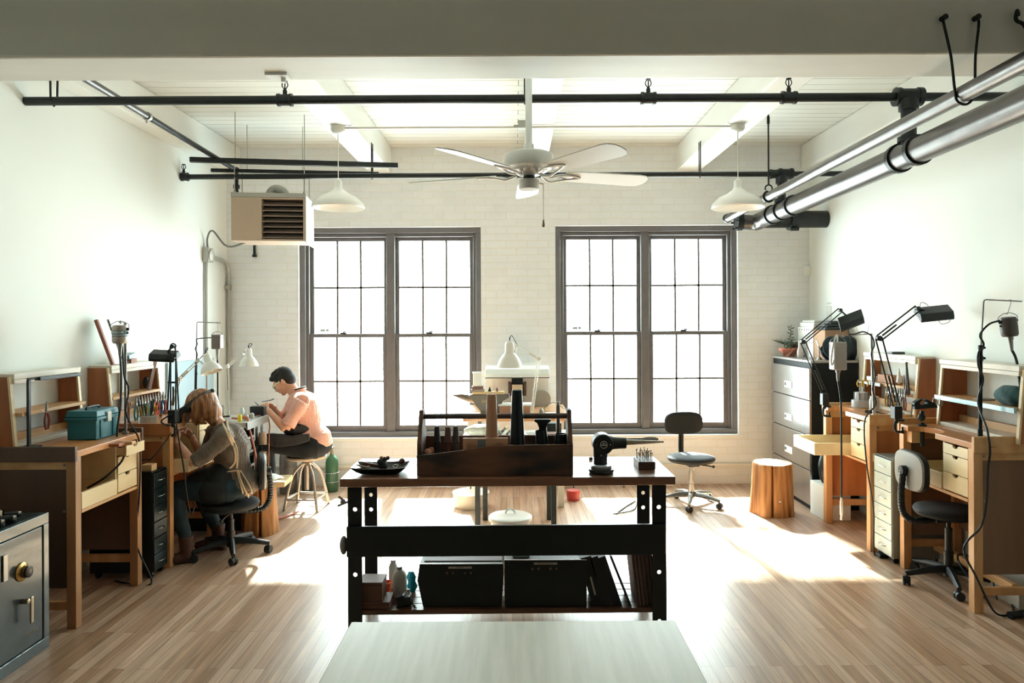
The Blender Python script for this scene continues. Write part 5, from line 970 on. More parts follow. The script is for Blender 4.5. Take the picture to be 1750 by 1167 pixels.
# framed board leaning on the wall
a0, a1 = Vector((-2.80, 4.86, 1.389)), Vector((-2.915, 4.86, 1.70)); root = thing('framed_board', 'white board with a reddish wood edge leaning on the left wall', 'board', tuple(a0))
dd = (a1 - a0).normalized(); nn = Vector((dd.z, 0, -dd.x)).normalized()
s = MB(); A = [a0, a0 + nn * 0.022, a1 + nn * 0.022, a1]; s.bm.faces.new([s.bm.verts.new(p) for p in A]); B_ = [s.bm.verts.new(p + Vector((0, 0.02, 0))) for p in A]; s.bm.verts.ensure_lookup_table(); s.bm.faces.new(B_[::-1]); V = list(s.bm.verts)[:4]
for k in range(4): s.bm.faces.new([V[k], V[(k + 1) % 4], B_[(k + 1) % 4], B_[k]])
s.build('wood_edge', mat('red_wood', '#8a4c34', 0.45), root)
s = MB(); A = [p + Vector((0, 0.02, 0)) for p in (a0 + nn * 0.004, a0 + nn * 0.016, a1 + nn * 0.016, a1 + nn * 0.004)]; va = [s.bm.verts.new(p) for p in A]; vb = [s.bm.verts.new(p + Vector((0, 0.115, 0))) for p in A]; s._f(va); s._f(vb[::-1]); [s._f([va[k], va[(k + 1) % 4], vb[(k + 1) % 4], vb[k]]) for k in range(4)]; s.build('white_panel', mat('white_gloss', '#e4e8e4', 0.25), root)
s = MB(); A = [p + Vector((0, 0.135, 0)) for p in (a0, a0 + nn * 0.024, a1 + nn * 0.024, a1)]; va = [s.bm.verts.new(p) for p in A]; vb = [s.bm.verts.new(p + Vector((0, 0.005, 0))) for p in A]; s._f(va); s._f(vb[::-1]); [s._f([va[k], va[(k + 1) % 4], vb[(k + 1) % 4], vb[k]]) for k in range(4)]; s.build('dark_edge', BLK, root)
# on the hutch top
c = Vector((-2.86, 5.19, 1.388)); s = MB(); s.box(-2.90, -2.80, 5.12, 5.2, 1.3875, 1.42); s.build('wood_block', HUTCH, bevel=0.003, label='brown wooden block on top of the shelf behind the plier rack', cat='block')
s = MB(); M = Matrix.Translation((-2.85, 5.16, 1.425)) @ Matrix.Rotation(R(12), 4, 'X'); s.box(-0.045, 0.045, -0.05, 0.05, 0, 0.03, M, 0.9); s.build('blue_tin', mat('tin_blue', '#8aa3ad', 0.4, 0.3), bevel=0.003, label='grey-blue tin resting on the brown block at left', cat='tin')
s = MB(); s.sph((-2.82, 5.02, 1.4005), (0.04, 0.085, 0.012), 20, 8); s.build('black_dish', BLK, smooth=True, label='flat black oval dish on the shelf top beside the leaning board', cat='dish')
# pliers rack
root = thing('plier_rack', 'wooden plier rack rail on the bench before the woman', 'rack', (-2.70, 5.12, 0.967))
s = MB(); s.box(-2.715, -2.70, 4.93, 5.36, 1.10, 1.125); s.build('rail', BW, root, bevel=0.002)
for y in (4.90, 5.36): s = MB(); s.box(-2.72, -2.70, y, y + 0.02, 0.9665, 1.13); s.build('post', HUTCH, root, bevel=0.002)
cols = ['#2f7f86', '#b7b9b4', '#b24a3c', '#235a63', '#2a6b74', '#4c9a9a', '#d39a3c', '#d2643c', '#c8503a', '#2c5f8a', '#1f3f52', '#a63b34']
for i in range(12): place_pliers(PROT, cols, i, (-2.665, 4.935 + i * 0.038, 1.112), R(90 + (i % 3) * 6 - 6), 'hand pliers with coloured handles hanging in the plier rack before the woman', 'pliers in the rack at left', 0.0, 1.0)
# bur carousel + screwdrivers, jar
root = thing('tool_carousel', 'clear round tool caddy full of small tools behind the steel pole', 'tool holder', (-2.60, 4.95, 0.966))
CLEAR = mat('clear_plastic', '#cfd4d0', 0.15, trans=0.6); s = MB(); s.lathe([(0, 0), (0.06, 0), (0.06, 0.06), (0.055, 0.065), (0, 0.065)], (-2.58, 4.93, 0.9665), seg=24); s.build('base', CLEAR, root, smooth=True)
for k in range(9):
    a = 2 * math.pi * k / 9; p = Vector((-2.58 + 0.04 * math.cos(a), 4.93 + 0.04 * math.sin(a), 1.03)); q = p + Vector((0.02 * math.cos(a), 0.02 * math.sin(a), 0.07 + 0.02 * (k % 3))); s = MB(); s.tube([p, p.lerp(q, 0.3), q], [0.003, 0.006, 0.006], 8); s.build('tool', mat('tool%d' % (k % 3), ['#c89a3a', '#1f4a3a', '#26302f'][k % 3], 0.4), root, smooth=True)
for (x, y, r, h, lab) in ((-2.50, 5.35, 0.028, 0.10, 'clear glass jar with a pinkish content on the bench by the black spring lamp'), (-2.56, 5.45, 0.024, 0.07, 'small clear glass jar behind the taller jar at left')):
    root = thing('glass_jar', lab, 'jar', (x, y, 0.966)); s = MB(); s.lathe([(0, 0), (r, 0), (r, h * .8), (r * .8, h * .88), (r * .8, h)], (x, y, 0.9665), seg=20); s.build('glass', CLEAR, root, smooth=True); s = MB(); s.lathe([(0, 0.003), (r * .8, 0.003), (r * .8, h * .4), (0, h * .4)], (x, y, 0.9665), seg=16); s.build('content', mat('jar_pink', '#c39a8c', 0.6), root)
s = MB(); a = Vector((-2.72, 5.42, 1.17)); s.bar((-2.82, 5.40, 1.168), (-2.80, 5.46, 1.40), 0.02, 0.03); s.build('wood_ruler', mat('ruler_wood', '#6b4a3a', 0.5), label='dark wooden stick leaning in the shelf before the woman', cat='stick')
s = MB(); s.sph((-2.86, 5.44, 1.22), (0.025, 0.03, 0.045), 14, 10); s.build('black_brush', BLK, smooth=True, label='black oval brush standing in the left shelf beside the stick', cat='brush')
# black spring lamp, clamped at the near corner of bench B
y_ = 4.84; b0 = P(296, 700, y_); root = spring_lamp('black spring-arm lamp clamped beside the woman, its head turned left', [P(296, 745, y_), b0, P(296, 612, y_ - 0.02), P(295, 592, y_ + 0.0)], P(281, 607, y_ + 0.02), (0.1, 1, 0.5), (1, 0.05, -0.06), 'bar', None, True, 0.045, 0.018, 0.0052, hs=(0.17, 0.10, 0.05))
s = MB()
for dx in (-0.032, 0.032): s.tube([b0 + Vector((dx * 1.2, 0, 0)), P(296, 600, y_) + Vector((dx * 0.55, 0, 0))], 0.0052, 8)
s.tube(arc(P(296, 592, y_), 0.02, 0, 180, 8), 0.004, 8); s.box(b0.x - 0.036, b0.x + 0.036, y_ - 0.004, y_ + 0.004, P(296, 655, y_).z, P(296, 652, y_).z); s.build('outer_rod', BLK, root, smooth=True)
s = MB(); s.tube(smoothpath([P(293, 708, 4.80), P(279, 716, 4.80), P(276, 722, 4.8), P(290, 727, 4.8), P(300, 722, 4.8), P(303, 735, 4.79), P(307, 760, 4.79), P(314, 800, 4.80), P(320, 850, 4.82), P(326, 878, 4.84), P(332, 866, 4.85), P(330, 858, 4.86)], 6), 0.005, 8); s.build('lamp_cable', BLK, root, smooth=True)
s = MB(); s.tube(smoothpath([P(292, 740, 4.81), P(280, 758, 4.79), P(258, 785, 4.76), (-2.50, 4.76, 0.755), (-2.62, 4.74, 0.75)], 6), 0.004, 8); s.build('lamp_cable', BLK, root, smooth=True)
# wall panel, pale blue
s = MB(); s.box(XL + 0.002, XL + 0.02, 5.95, 6.85, 0.90, 1.34); s.build('wall_board', mat('pale_blue', '#9fb4bb', 0.45), label='pale blue-grey board on the left wall behind the woman', cat='board')
# bench C, steel-topped black cabinet
root = thing('steel_workbench', 'white-topped black workbench with open drawers between the two people', 'workbench', (-2.53, 5.86, 0)); CT = 0.885; xc = -2.13
s = MB(); s.box(XL + 0.03, xc, 5.58, 6.06, CT - 0.045, CT); s.build('top', mat('grey_top', '#b9bcb8', 0.3, 0.1), root, bevel=0.004)
s = MB(); s.box(xc - 0.012, xc + 0.001, 5.58, 6.06, CT - 0.06, CT - 0.003); s.build('edge_band', mat('edge_grey', '#8f9593', 0.35, 0.5), root)
BC = mat('cabinet_black', '#10191b', 0.4, 0.2)
s = MB(); s.box(XL + 0.04, xc - 0.05, 5.60, 5.615, 0.02, CT - 0.046); s.box(XL + 0.04, xc - 0.05, 5.84, 5.855, 0.02, CT - 0.046); s.box(XL + 0.04, XL + 0.055, 5.615, 5.84, 0.02, CT - 0.046); s.box(XL + 0.055, xc - 0.05, 5.615, 5.84, 0.02, 0.035); s.build('cabinet', BC, root)
for k in range(6):
    z = 0.12 + k * 0.115; s = MB(); s.box(XL + 0.07, xc - 0.055, 5.617, 5.838, z, z + 0.05); d = s.build('drawer', BC, root); s = MB(); s.box(xc - 0.055, xc - 0.04, 5.617, 5.838, z + 0.035, z + 0.052); s.build('drawer_lip', mat('lip_pale', '#a9b3b4', 0.4, 0.3), d)
for y in (5.90, 6.02):
    M = Matrix.Translation((xc - 0.045, y, 0)) @ Matrix.Rotation(R(90), 4, 'Z'); s = MB(); s.holed(0.05, CT - 0.05, [0.2, 0.45, 0.6, 0.7, 0.78], 0.004, M, 0.006, 10); s.build('perforated_leg', BC, root)
    s = MB(); s.box(XL + 0.05, XL + 0.09, y - 0.02, y + 0.02, 0, CT - 0.046); s.build('leg', BC, root)
# stuff on bench C
def onC(u, v): return PZ(u, v, CT + 0.001)
c = onC(410, 722); c.y = 5.63; c.x = -2.21; s = MB(); s.lathe([(0, 0), (0.016, 0), (0.016, 0.05), (0.011, 0.058), (0, 0.06)], (c.x, c.y, CT + 0.001), seg=16); s.build('yellow_jar', mat('yellow_plastic', '#e2cf2e', 0.4), smooth=True, label='little bright yellow jar on the white-topped workbench', cat='jar')
for (x, y, r, h, col, lab) in ((-2.20, 5.73, 0.022, 0.05, '#a9a8a0', 'short grey tin right of the yellow jar'), (-2.29, 5.88, 0.020, 0.085, '#d5dcd8', 'clear bottle behind the yellow jar'), (-2.19, 5.83, 0.022, 0.045, '#b5b4ac', 'small steel tin on the white-topped workbench edge')):
    s = MB(); s.lathe([(0, 0), (r, 0), (r, h * .75), (r * .7, h * .85), (r * .7, h), (0, h)], (x, y, CT + 0.001), seg=18); s.build('small_tin', mat('tin' + col, col, 0.3, 0.3), smooth=True, label=lab, cat='tin')
o = place_pliers(PROT, ['#c8503a'], 0, (-2.17, 5.93, CT + 0.007), 0, 'red-handled pliers lying flat at the edge of the white-topped workbench', None); o.rotation_euler = (R(90), 0, R(20)); del o['group']
s = MB(); s.box(-2.26, -2.14, 5.97, 6.04, CT + 0.001, CT + 0.08); s.build('black_radio', BLK, bevel=0.006, label='small black box behind the man\'s hands on the workbench', cat='box')
s = MB(); s.cyl((-2.62, 5.80, CT + 0.01), (-2.40, 5.90, CT + 0.01), 0.008, seg=8); s.build('wood_rod', mat('rod_brown', '#5e4034', 0.5), label='dark brown rod lying at the back of the white-topped workbench', cat='rod')
c = onC(390, 698); s = MB(); s.lathe([(0, 0), (0.038, 0), (0.038, 0.09), (0.035, 0.09), (0.035, 0.004), (0, 0.004)], (-2.50, 5.93, CT + 0.001), seg=22); s.build('steel_cup', mat('cup_steel', '#bdbdb8', 0.25, 0.7), smooth=True, label='steel cup on the white-topped workbench at the foot of the white lamp', cat='cup')
# hose
s = MB(); s.tube(smoothpath([(-2.30, 5.70, CT + 0.02), (-2.24, 5.68, CT + 0.02), (-2.17, 5.68, CT + 0.025), P(425, 728, 5.66), P(432, 755, 5.62), P(437, 780, 5.60), P(440, 800, 5.60), (-2.09, 5.72, 0.56), (-2.12, 5.81, 0.40), (-2.125, 5.82, 0.15), (-2.11, 5.84, 0.012), (-2.0, 6.0, 0.012), (-1.92, 6.2, 0.012)], 8), 0.0085, 10); s.build('gas_hose', mat('hose_red', '#b0614a', 0.45), smooth=True, label='reddish rubber hose hanging from the white-topped workbench', cat='hose', origin=(-2.1, 5.7, 0))
root = thing('glass_jar_rack', 'two clear jars stacked on the side of the black workbench', 'jars', (-2.1, 5.95, 0.5))
for z in (0.66, 0.50, 0.34):
    s = MB(); s.box(-2.17, -2.09, 5.86, 5.94, z - 0.01, z - 0.004); s.build('rack_shelf', BC, root); s = MB(); s.lathe([(0, 0), (0.034, 0), (0.036, 0.06), (0.03, 0.09), (0.03, 0.1), (0, 0.1)], (-2.125, 5.90, z - 0.003), seg=18); s.build('jar', mat('jar_brown', '#b9a08a', 0.2, trans=0.3), root, smooth=True)
# white lamps
WL = mat('lamp_white', '#e4e4de', 0.35)
spring_lamp('white spring-arm lamp whose shade hangs over the woman\'s head', [(-2.72, 5.55, 0.967), (-2.72, 5.55, 1.0), P(306, 648, 5.5), P(340, 615, 5.45)], P(362, 636, 5.42), (0.35, 1, 0), (1, -0.35, 0.42), 'shade', WL, False, 0.04, 0.009, 0.004, hs=(0.082, 0.155), clamp=False)
spring_lamp('white spring-arm lamp with an upright shade left of the man', [(-2.44, 5.97, CT + 0.001), (-2.44, 5.97, CT + 0.05), P(388, 626, 5.97), P(414, 605, 5.97)], P(425.5, 626, 5.97), (0, 1, 0), (1, 0, 0.03), 'shade', WL, False, 0.04, 0.010, 0.004, hs=(0.079, 0.156), clamp=False)
# second hanging motor
st = stand('thin grey stand rod behind the woman holding the box-shaped motor', (P(333, 640, 5.62).x, 5.62, 0.886), P(336.5, 550, 5.62), P(377, 552, 5.62), 0.010, 0.0035)
hk = P(371, 552, 5.62)
flex_motor('grey box-shaped hanging motor behind the woman\'s head', P(371.5, 584, 5.62), 0.036, 0.115, mat('motor_taupe', '#766c66', 0.4, 0.4), None, None, 0.0, hk, True, [P(372, 640, 5.62), P(372.5, 690, 5.6), (P(373, 700, 5.6).x, 5.61, 0.93)], 0.006)
s = MB(); s.tube(smoothpath([P(362, 577, 5.62), P(345, 578, 5.62), P(336, 580, 5.61), P(337, 588, 5.6), P(334, 596, 5.61), P(337, 606, 5.6), P(334, 625, 5.61), P(337, 640, 5.61)], 5), 0.004, 8); s.build('motor_cable', BLK, smooth=True, label='black cable twisting around the thin stand behind the woman', cat='cable')
# stump + board, left
def stump(label, x, y, r0, r1, h, crack_dirs, seed=1):
    random.seed(seed); s = MB(); n = 170; rings = []
    for k, t in enumerate((0, 0.04, 0.12, 0.3, 0.5, 0.7, 0.9, 0.985, 1.0, 1.0)):
        r = r0 + (r1 - r0) * t ** 0.7; 
        if k == 8: r *= 0.97
        if k == 9: r *= 0.5
        ring = []
        for i in range(n):
            a = 2 * math.pi * i / n; q = 1 + 0.03 * math.sin(3 * a + 1 + seed) + 0.02 * math.sin(7 * a + seed * 2) + (0.06 * (1 - t) ** 2 * math.sin(5 * a))
            for (ca, w) in crack_dirs:
                d = abs((a - ca + math.pi) % (2 * math.pi) - math.pi)
                if d < w and k < 8: q -= 0.3 * (1 - d / w)
            ring.append(Vector((x + r * q * math.cos(a), y + r * q * math.sin(a), h * t)))
        rings.append(ring)
    s.loft(rings); root = thing('tree_stump', label, 'stump', (x, y, 0)); s.build('stump_wood', mat('stump_bark', '#b98550', 0.65, 0, 0.4, 26, 0.7, 25, (1, 1, 0.06), col2='#865628'), root, smooth=True, ang=50)
    s = MB(); s.lathe([(0, 0), (r1 * 0.93, 0), (r1 * 0.93, 0.002), (0, 0.002)], (x, y, h), seg=40); s.build('cut_face', mat('stump_top', '#dcc9a8', 0.6, 0, 0.15, 12), root)
    return root
stump('wooden log stump at left behind the woman\'s chair, carrying a board', -2.05, 5.62, 0.145, 0.13, 0.385, [(R(-70), 0.10)], 2)
s = MB(); M = Matrix.Translation((-2.01, 5.62, 0.3885)) @ Matrix.Rotation(R(4), 4, 'Z'); s.box(-0.17, 0.19, -0.13, 0.13, 0, 0.042, M); s.build('board', mat('plank_pale', '#d9bd91', 0.5, 0, 0.15, 10, 0.1, 30, (0.2, 1, 1)), bevel=0.003, label='thick pale wooden board lying on the left stump', cat='board')
s = MB(); random.seed(5); rings = []
for r, z in ((0.12, 0), (0.11, 0.012), (0.07, 0.03), (0.03, 0.036)): rings.append([Vector((-1.99 + r * 1.1 * math.cos(2 * math.pi * k / 14) * random.uniform(.8, 1.1), 5.62 + 0.8 * r * math.sin(2 * math.pi * k / 14), 0.4315 + z)) for k in range(14)])
s.loft(rings); s.build('crumpled_paper', mat('paper_white', '#e3e6e0', 0.7), smooth=False, label='crumpled white paper heap on the board of the left stump', cat='paper')
# gas cylinders by the back wall
def cylinder(label, x, y, r, h, m, chain=False, valve=True):
    root = thing('gas_cylinder', label, 'gas cylinder', (x, y, 0)); s = MB(); s.lathe([(0, 0), (r * .96, 0), (r, 0.015), (r, h * .78), (r * .9, h * .87), (r * .6, h * .94), (r * .32, h * .98), (r * .3, h)], (x, y, 0.001), seg=28); s.build('tank', m, root, smooth=True, ang=60)
    if valve: s = MB(); s.cyl((x, y, h - 0.002), (x, y, h + 0.03), r * .28, seg=12); s.cyl((x, y, h + 0.03), (x, y, h + 0.06), 0.012, seg=10); s.cyl((x, y, h + 0.06), (x, y, h + 0.07), 0.025, seg=12); s.cyl((x, y, h + 0.045), (x - 0.05, y, h + 0.045), 0.01, seg=8); s.cyl((x - 0.05, y - 0.01, h + 0.045), (x - 0.05, y + 0.01, h + 0.045), 0.022, seg=12); s.build('valve', mat('valve_brass', '#8d7d66', 0.35, 0.7), root, smooth=True)
    if chain:
        for z in (h * 0.52, h * 0.28):
            s = MB(); n = 26
            for k in range(n): a = 2 * math.pi * k / n; s.sph((x + (r + 0.004) * math.cos(a), y + (r + 0.004) * math.sin(a), z + 0.004 * math.sin(a)), (0.007, 0.007, 0.0045), 6, 4)
            s.build('chain', CHROME, root, smooth=True)
    return root
GRN = mat('tank_green', '#2f5c40', 0.35)
xg = P(566, 820, 6.95).x; cylinder('green gas cylinder with chains against the brick below the left window', xg, 6.98, 0.062, 0.37, GRN, True)
cylinder('mottled grey gas cylinder behind the man\'s stool, left one', P(491, 820, 6.9).x, 6.93, 0.085, 0.44, mat('tank_grey', '#6f6c66', 0.4, 0.3, 0.4, 12), False, False)
cylinder('narrow dark grey cylinder behind the legs of the round stool', P(524, 820, 6.95).x, 6.98, 0.055, 0.34, mat('tank_dark', '#55504b', 0.4, 0.3, 0.4, 14), False, False)
# stool
SX, SY, SZ = P(524, 778, 6.38).x, 6.38, 0.475
root = thing('round_stool', 'round wood-topped stool with bent grey steel legs under the man', 'stool', (SX, SY, 0)); SM = mat('stool_steel', '#a39c93', 0.35, 0.6)
s = MB(); s.lathe([(0, SZ - 0.03), (0.165, SZ - 0.03), (0.18, SZ - 0.02), (0.18, SZ - 0.006), (0.172, SZ), (0, SZ)], (SX, SY, 0), seg=36); s.build('seat', mat('stool_seat', '#b9a78d', 0.4), root, smooth=True)
s = MB(); s.cyl((SX, SY, 0.16), (SX, SY, SZ - 0.03), 0.02, seg=16); s.build('column', SM, root, smooth=True)
for k in range(4):
    a = R(40 + 90 * k); d = Vector((math.cos(a), math.sin(a), 0)); s = MB(); s.tube(smoothpath([Vector((SX, SY, 0.40)) + d * 0.02, Vector((SX, SY, 0.385)) + d * 0.06, Vector((SX, SY, 0.31)) + d * 0.13, Vector((SX, SY, 0.17)) + d * 0.175, Vector((SX, SY, 0.0)) + d * 0.215], 6), 0.0125, 10); s.build('leg', SM, root, smooth=True)
    d2 = Vector((math.cos(a + R(90)), math.sin(a + R(90)), 0)); s = MB(); s.tube([Vector((SX, SY, 0.10)) + d * 0.195, Vector((SX, SY, 0.10)) + d2 * 0.195], 0.009, 8); s.build('rung', SM, root, smooth=True)
# woman's chair
make_chair('black office chair the woman sits on, ribbed arm curving up to its back', 0.385, 0.455, 0.71, 203, (-2.07, 5.10, 0), 0.34, 0.2, None, True, 20, 0.215)
# items on the floor at left
s = MB(); pts = []
for k in range(60): a = 2 * math.pi * k / 20; pts.append((-2.2 + (0.13 + 0.015 * (k // 20)) * math.cos(a), 5.42 + (0.10 + 0.01 * (k // 20)) * math.sin(a), 0.012 + 0.008 * (k // 20)))
s.tube(pts, 0.006, 8); s.build('coiled_hose', mat('hose_pink', '#8a5148', 0.5), smooth=True, label='coiled dull red hose on the floor by the woman\'s boots', cat='hose')
# ================================================================ right side
rR2, ZR2, DR2 = jbench("jeweler's bench at right farther from the camera, its tray pulled out", 1, 5.075, 5.84, 2.56, XR, 'near', (5.60, 0.15, 0.12), 0.972, 0.992, 0.27, (), None, None)
rR1, ZR1, DR1 = jbench("jeweler's bench at the right edge with a green bag on its shelf unit", 1, 4.0, 4.775, 2.61, XR, 'near', (4.52, 0.15, 0.11), 0.972, 1.01, 0.0, (), None, None, 'JEWELERS', mat('shaded_panel', '#7d5f47', 0.5, 0, 0.2, 7, 0.1, 40, (1, 1, 0.12)))  # panel ply darkened: the knee-space shade is put into its colour
s = MB(); s.box(2.58, 2.98, 5.062, 5.074, 0.655, 0.715); s.build('end_board', PALE, rR2, bevel=0.002)
# stop block at the cut-out of the near bench
s = MB(); s.box(2.63, 2.70, 4.66, 4.73, 0.86, 0.935); s.build('pin_block', BW, rR1, bevel=0.003)
hutch('shelf unit on the far right bench holding pliers and a box', 1, 5.05, 5.83, XR, 0.973, 1.40, 0.15, 1.18, 0.0)
hutch('shelf unit on the near right bench with a metal rail along its shelf', 1, 3.95, 4.72, XR, 0.973, 1.40, 0.19, 1.175, 0.0)
STR = mat('rail_steel', '#93a5a8', 0.35, 0.6)
s = MB(); z = 1.166; s.box(2.805, 2.822, 3.95, 4.70, z - 0.018, z + 0.01); s.build('metal_ruler', STR, label='long steel rail fixed along the shelf edge of the near right bench', cat='rail')
for y in (4.70, 4.64): s = MB(); s.tube(smoothpath([(2.80, y, z - 0.01), (2.795, y, z - 0.05), (2.81, y - 0.02, z - 0.055), (2.812, y - 0.02, z - 0.015)], 4), 0.003, 6); s.build('wire_hook', GREYM, smooth=True, label='bent wire hook hanging from the far end of the steel rail', cat='hook', group='wire hooks on the steel rail')
s = MB(); s.box(2.855, 2.872, 5.50, 5.86, 1.155, 1.178); s.build('metal_ruler', STR, label='short steel strip on the shelf edge of the far right bench', cat='rail')
for i in range(4): s = MB(); y = 5.80 - i * 0.02; s.tube([(2.853, y, 1.16), (2.850, y, 1.13 - 0.012 * i), (2.85, y, 1.08)], 0.003, 6); s.sph((2.85, y, 1.078), 0.006, 8, 6); s.build('hanging_key', GREYM, smooth=True, label='small metal piece dangling from the steel strip at the far right bench', cat='tool', group='small pieces dangling at the far right bench')
s = MB(); s.box(2.90, 2.98, 5.40, 5.62, 1.181, 1.245); s.build('cardboard_box', mat('kraft', '#a5785a', 0.7), bevel=0.003, label='brown cardboard box in the shelf of the far right bench', cat='box')
s = MB(); s.box(2.90, 2.98, 5.66, 5.82 - 0.02, 1.181, 1.215); s.build('white_box', mat('white_box', '#dfe2df', 0.5), bevel=0.003, label='white box beside the cardboard box in the far right shelf', cat='box')
s = MB(); s.box(2.90, 3.0, 5.40, 5.48, 1.4125, 1.43); s.build('black_tin', BLK, bevel=0.004, label='black flat item on top of the far right shelf unit', cat='tin')
cols2 = ['#8a2f3a', '#1c2c31', '#c4c4bd', '#1f6170', '#22282b', '#d5a53f', '#a92d33', '#1f5568', '#c99a38', '#8c2b2f']
s = MB(); s.box(2.86, 2.875, 5.07, 5.38, 1.115, 1.14); s.build('rail', BW, thing('plier_rack', 'wooden rack rail with pliers on the far right bench', 'rack', (2.86, 5.2, 1.11)), bevel=0.002)
for i in range(9): place_pliers(PROT, cols2, i, (2.835, 5.11 + i * 0.031, 1.127), R(-90 + (i % 3) * 8 - 8), 'coloured pliers hanging in the rack of the far right bench', 'pliers in the rack at right', 0.0, 0.95)
for i, (y, lz, l, m) in enumerate(((5.10, 0.22, 0.010, '#3b2f2b'), (5.13, 0.18, 0.006, '#4d463f'), (5.16, 0.12, 0.005, '#6a5a4c'))):
    s = MB(); s.tube([(2.86, y, 1.13), (2.88, y + 0.07 * (1 if i == 0 else .6), 1.145 + lz)], [l, l * .7], 8); s.build('file', mat('file%d' % i, m, 0.5), label=['thick dark stick leaning in the far right plier rack', 'thin file leaning in the far right plier rack', 'shortest thin tool in the far right plier rack'][i], cat='file', smooth=True)
s = MB(); s.lathe([(0, 0), (0.02, 0.02), (0.016, 0.06), (0.004, 0.12), (0, 0.13)], (2.93, 5.36, 1.181), seg=12); s.build('white_feather', mat('feather_white', '#eef0ec', 0.6), smooth=True, label='slim white pointed item in the far right shelf', cat='ornament')
# green cloth bag
s = MB(); random.seed(3); rings = []
cxb, cyb = 2.90, 4.10
for k in range(9):
    t = k / 8; r = 0.115 * math.sin(math.pi * (0.1 + 0.8 * t)) ** 0.6 * (1 - 0.15 * t); rings.append([Vector((cxb + 0.55 * r * (1 + 0.1 * math.sin(5 * a + k)) * math.cos(a), cyb + 1.25 * r * (1 + 0.06 * math.sin(7 * a + k * 0.5)) * math.sin(a), 1.1765 + 0.112 * t)) for a in [2 * math.pi * i / 28 for i in range(28)]])
s.loft(rings); s.build('cloth_bag', mat('green_cloth', '#1f4f52', 0.85, 0, 0.3, 14, 0.8, 30, sheen=0.2), smooth=True, ang=180, label='dark green cloth bag slumped on the near right shelf', cat='bag')
s = MB(); s.box(2.88, 2.97, 4.34, 4.42, 1.176, 1.186); s.build('notebook', mat('note_grey', '#8d857a', 0.5), bevel=0.002, label='small grey notebook lying on the near right shelf', cat='notebook')
s = MB(); s.sph((2.985, 4.64, 1.02), (0.012, 0.02, 0.008), 10, 6); s.build('small_clip', CHROME, smooth=True, label='tiny shiny clip on the near right bench, inside the shelf end', cat='clip')
# things on bench R2
T2 = 0.973
root = thing('tool_carousel', 'grey round tool holder with yellow-handled tools on the far right bench', 'tool holder', (2.80, 5.66, T2)); s = MB(); s.lathe([(0, 0), (0.075, 0), (0.075, 0.055), (0.05, 0.06), (0.045, 0.12), (0, 0.12)], (2.80, 5.68, T2 + 0.0005), seg=26); s.build('base', mat('holder_grey', '#b8babf', 0.35), root, smooth=True)
for k in range(8):
    a = 2 * math.pi * k / 8; p = Vector((2.80 + 0.055 * math.cos(a), 5.68 + 0.055 * math.sin(a), T2 + 0.05)); s = MB(); s.cyl(p, p + Vector((0, 0, 0.07)), 0.004, seg=8); s.build('tool', GREYM, root, smooth=True)
for q in (-1, 1):
    s = MB(); s.tube(arc((2.80 + q * 0.02, 5.66, T2 + 0.19), 0.025, -60 if q < 0 else 240, 240 if q < 0 else -60, 12), 0.006, 8); s.build('scissor_handle', mat('yellow_handle', '#d8a52c', 0.4), root, smooth=True)
root = thing('glass_jar', 'clear jar of white powder beside the grey tool holder on the right bench', 'jar', (2.77, 5.42, T2)); s = MB(); s.lathe([(0, 0), (0.034, 0), (0.036, 0.01), (0.036, 0.085), (0.03, 0.1), (0.03, 0.115), (0, 0.115)], (2.77, 5.42, T2 + 0.0005), seg=22); s.build('glass', mat('jar_frost', '#cfcdc6', 0.25, trans=0.2), root, smooth=True)
s = MB(); s.tube([(2.66, 5.33, T2 + 0.012), (2.70, 5.27, T2 + 0.012), (2.705, 5.265, T2 + 0.012), (2.74, 5.20, T2 + 0.008)], [0.011, 0.012, 0.004, 0.003], 10); s.build('hand_tool', BLK, smooth=True, label='black-handled hand tool lying on the front of the far right bench', cat='tool')
for i, (x, y, h, lab) in enumerate(((2.80, 5.16, 0.02, 'flat pale packet lying at the near end of the far right bench'), (2.84, 5.25, 0.016, 'second pale packet behind the other on the far right bench'))):
    s = MB(); M = Matrix.Translation((x, y, T2 + 0.0005)) @ Matrix.Rotation(R(25 + 30 * i), 4, 'Z'); s.box(-0.05, 0.05, -0.03, 0.03, 0, h, M); s.build('packet', mat('packet_pale', '#d9dcd6', 0.5), bevel=0.003, label=lab, cat='packet')
for i in range(3): s = MB(); y = 5.25 + 0.06 * i; s.sph((2.70, y, T2 + 0.5), 0.001, 4, 3) if False else None; s.bm.free()
# silver scraps in the tray
s = MB(); random.seed(11)
for k in range(26):
    p = Vector((2.36 + random.random() * 0.12, 5.43 + random.random() * 0.26, 0.6515)); s.box(p.x - 0.012, p.x + 0.012, p.y - 0.008, p.y + 0.008, p.z, p.z + 0.005 + 0.02 * random.random())
s.build('metal_scraps', mat('scrap_silver', '#c9c9c4', 0.3, 0.6), label='heap of silvery scraps in the pulled-out tray at right', cat='scraps', kind='stuff', origin=(2.42, 5.55, 0.651))
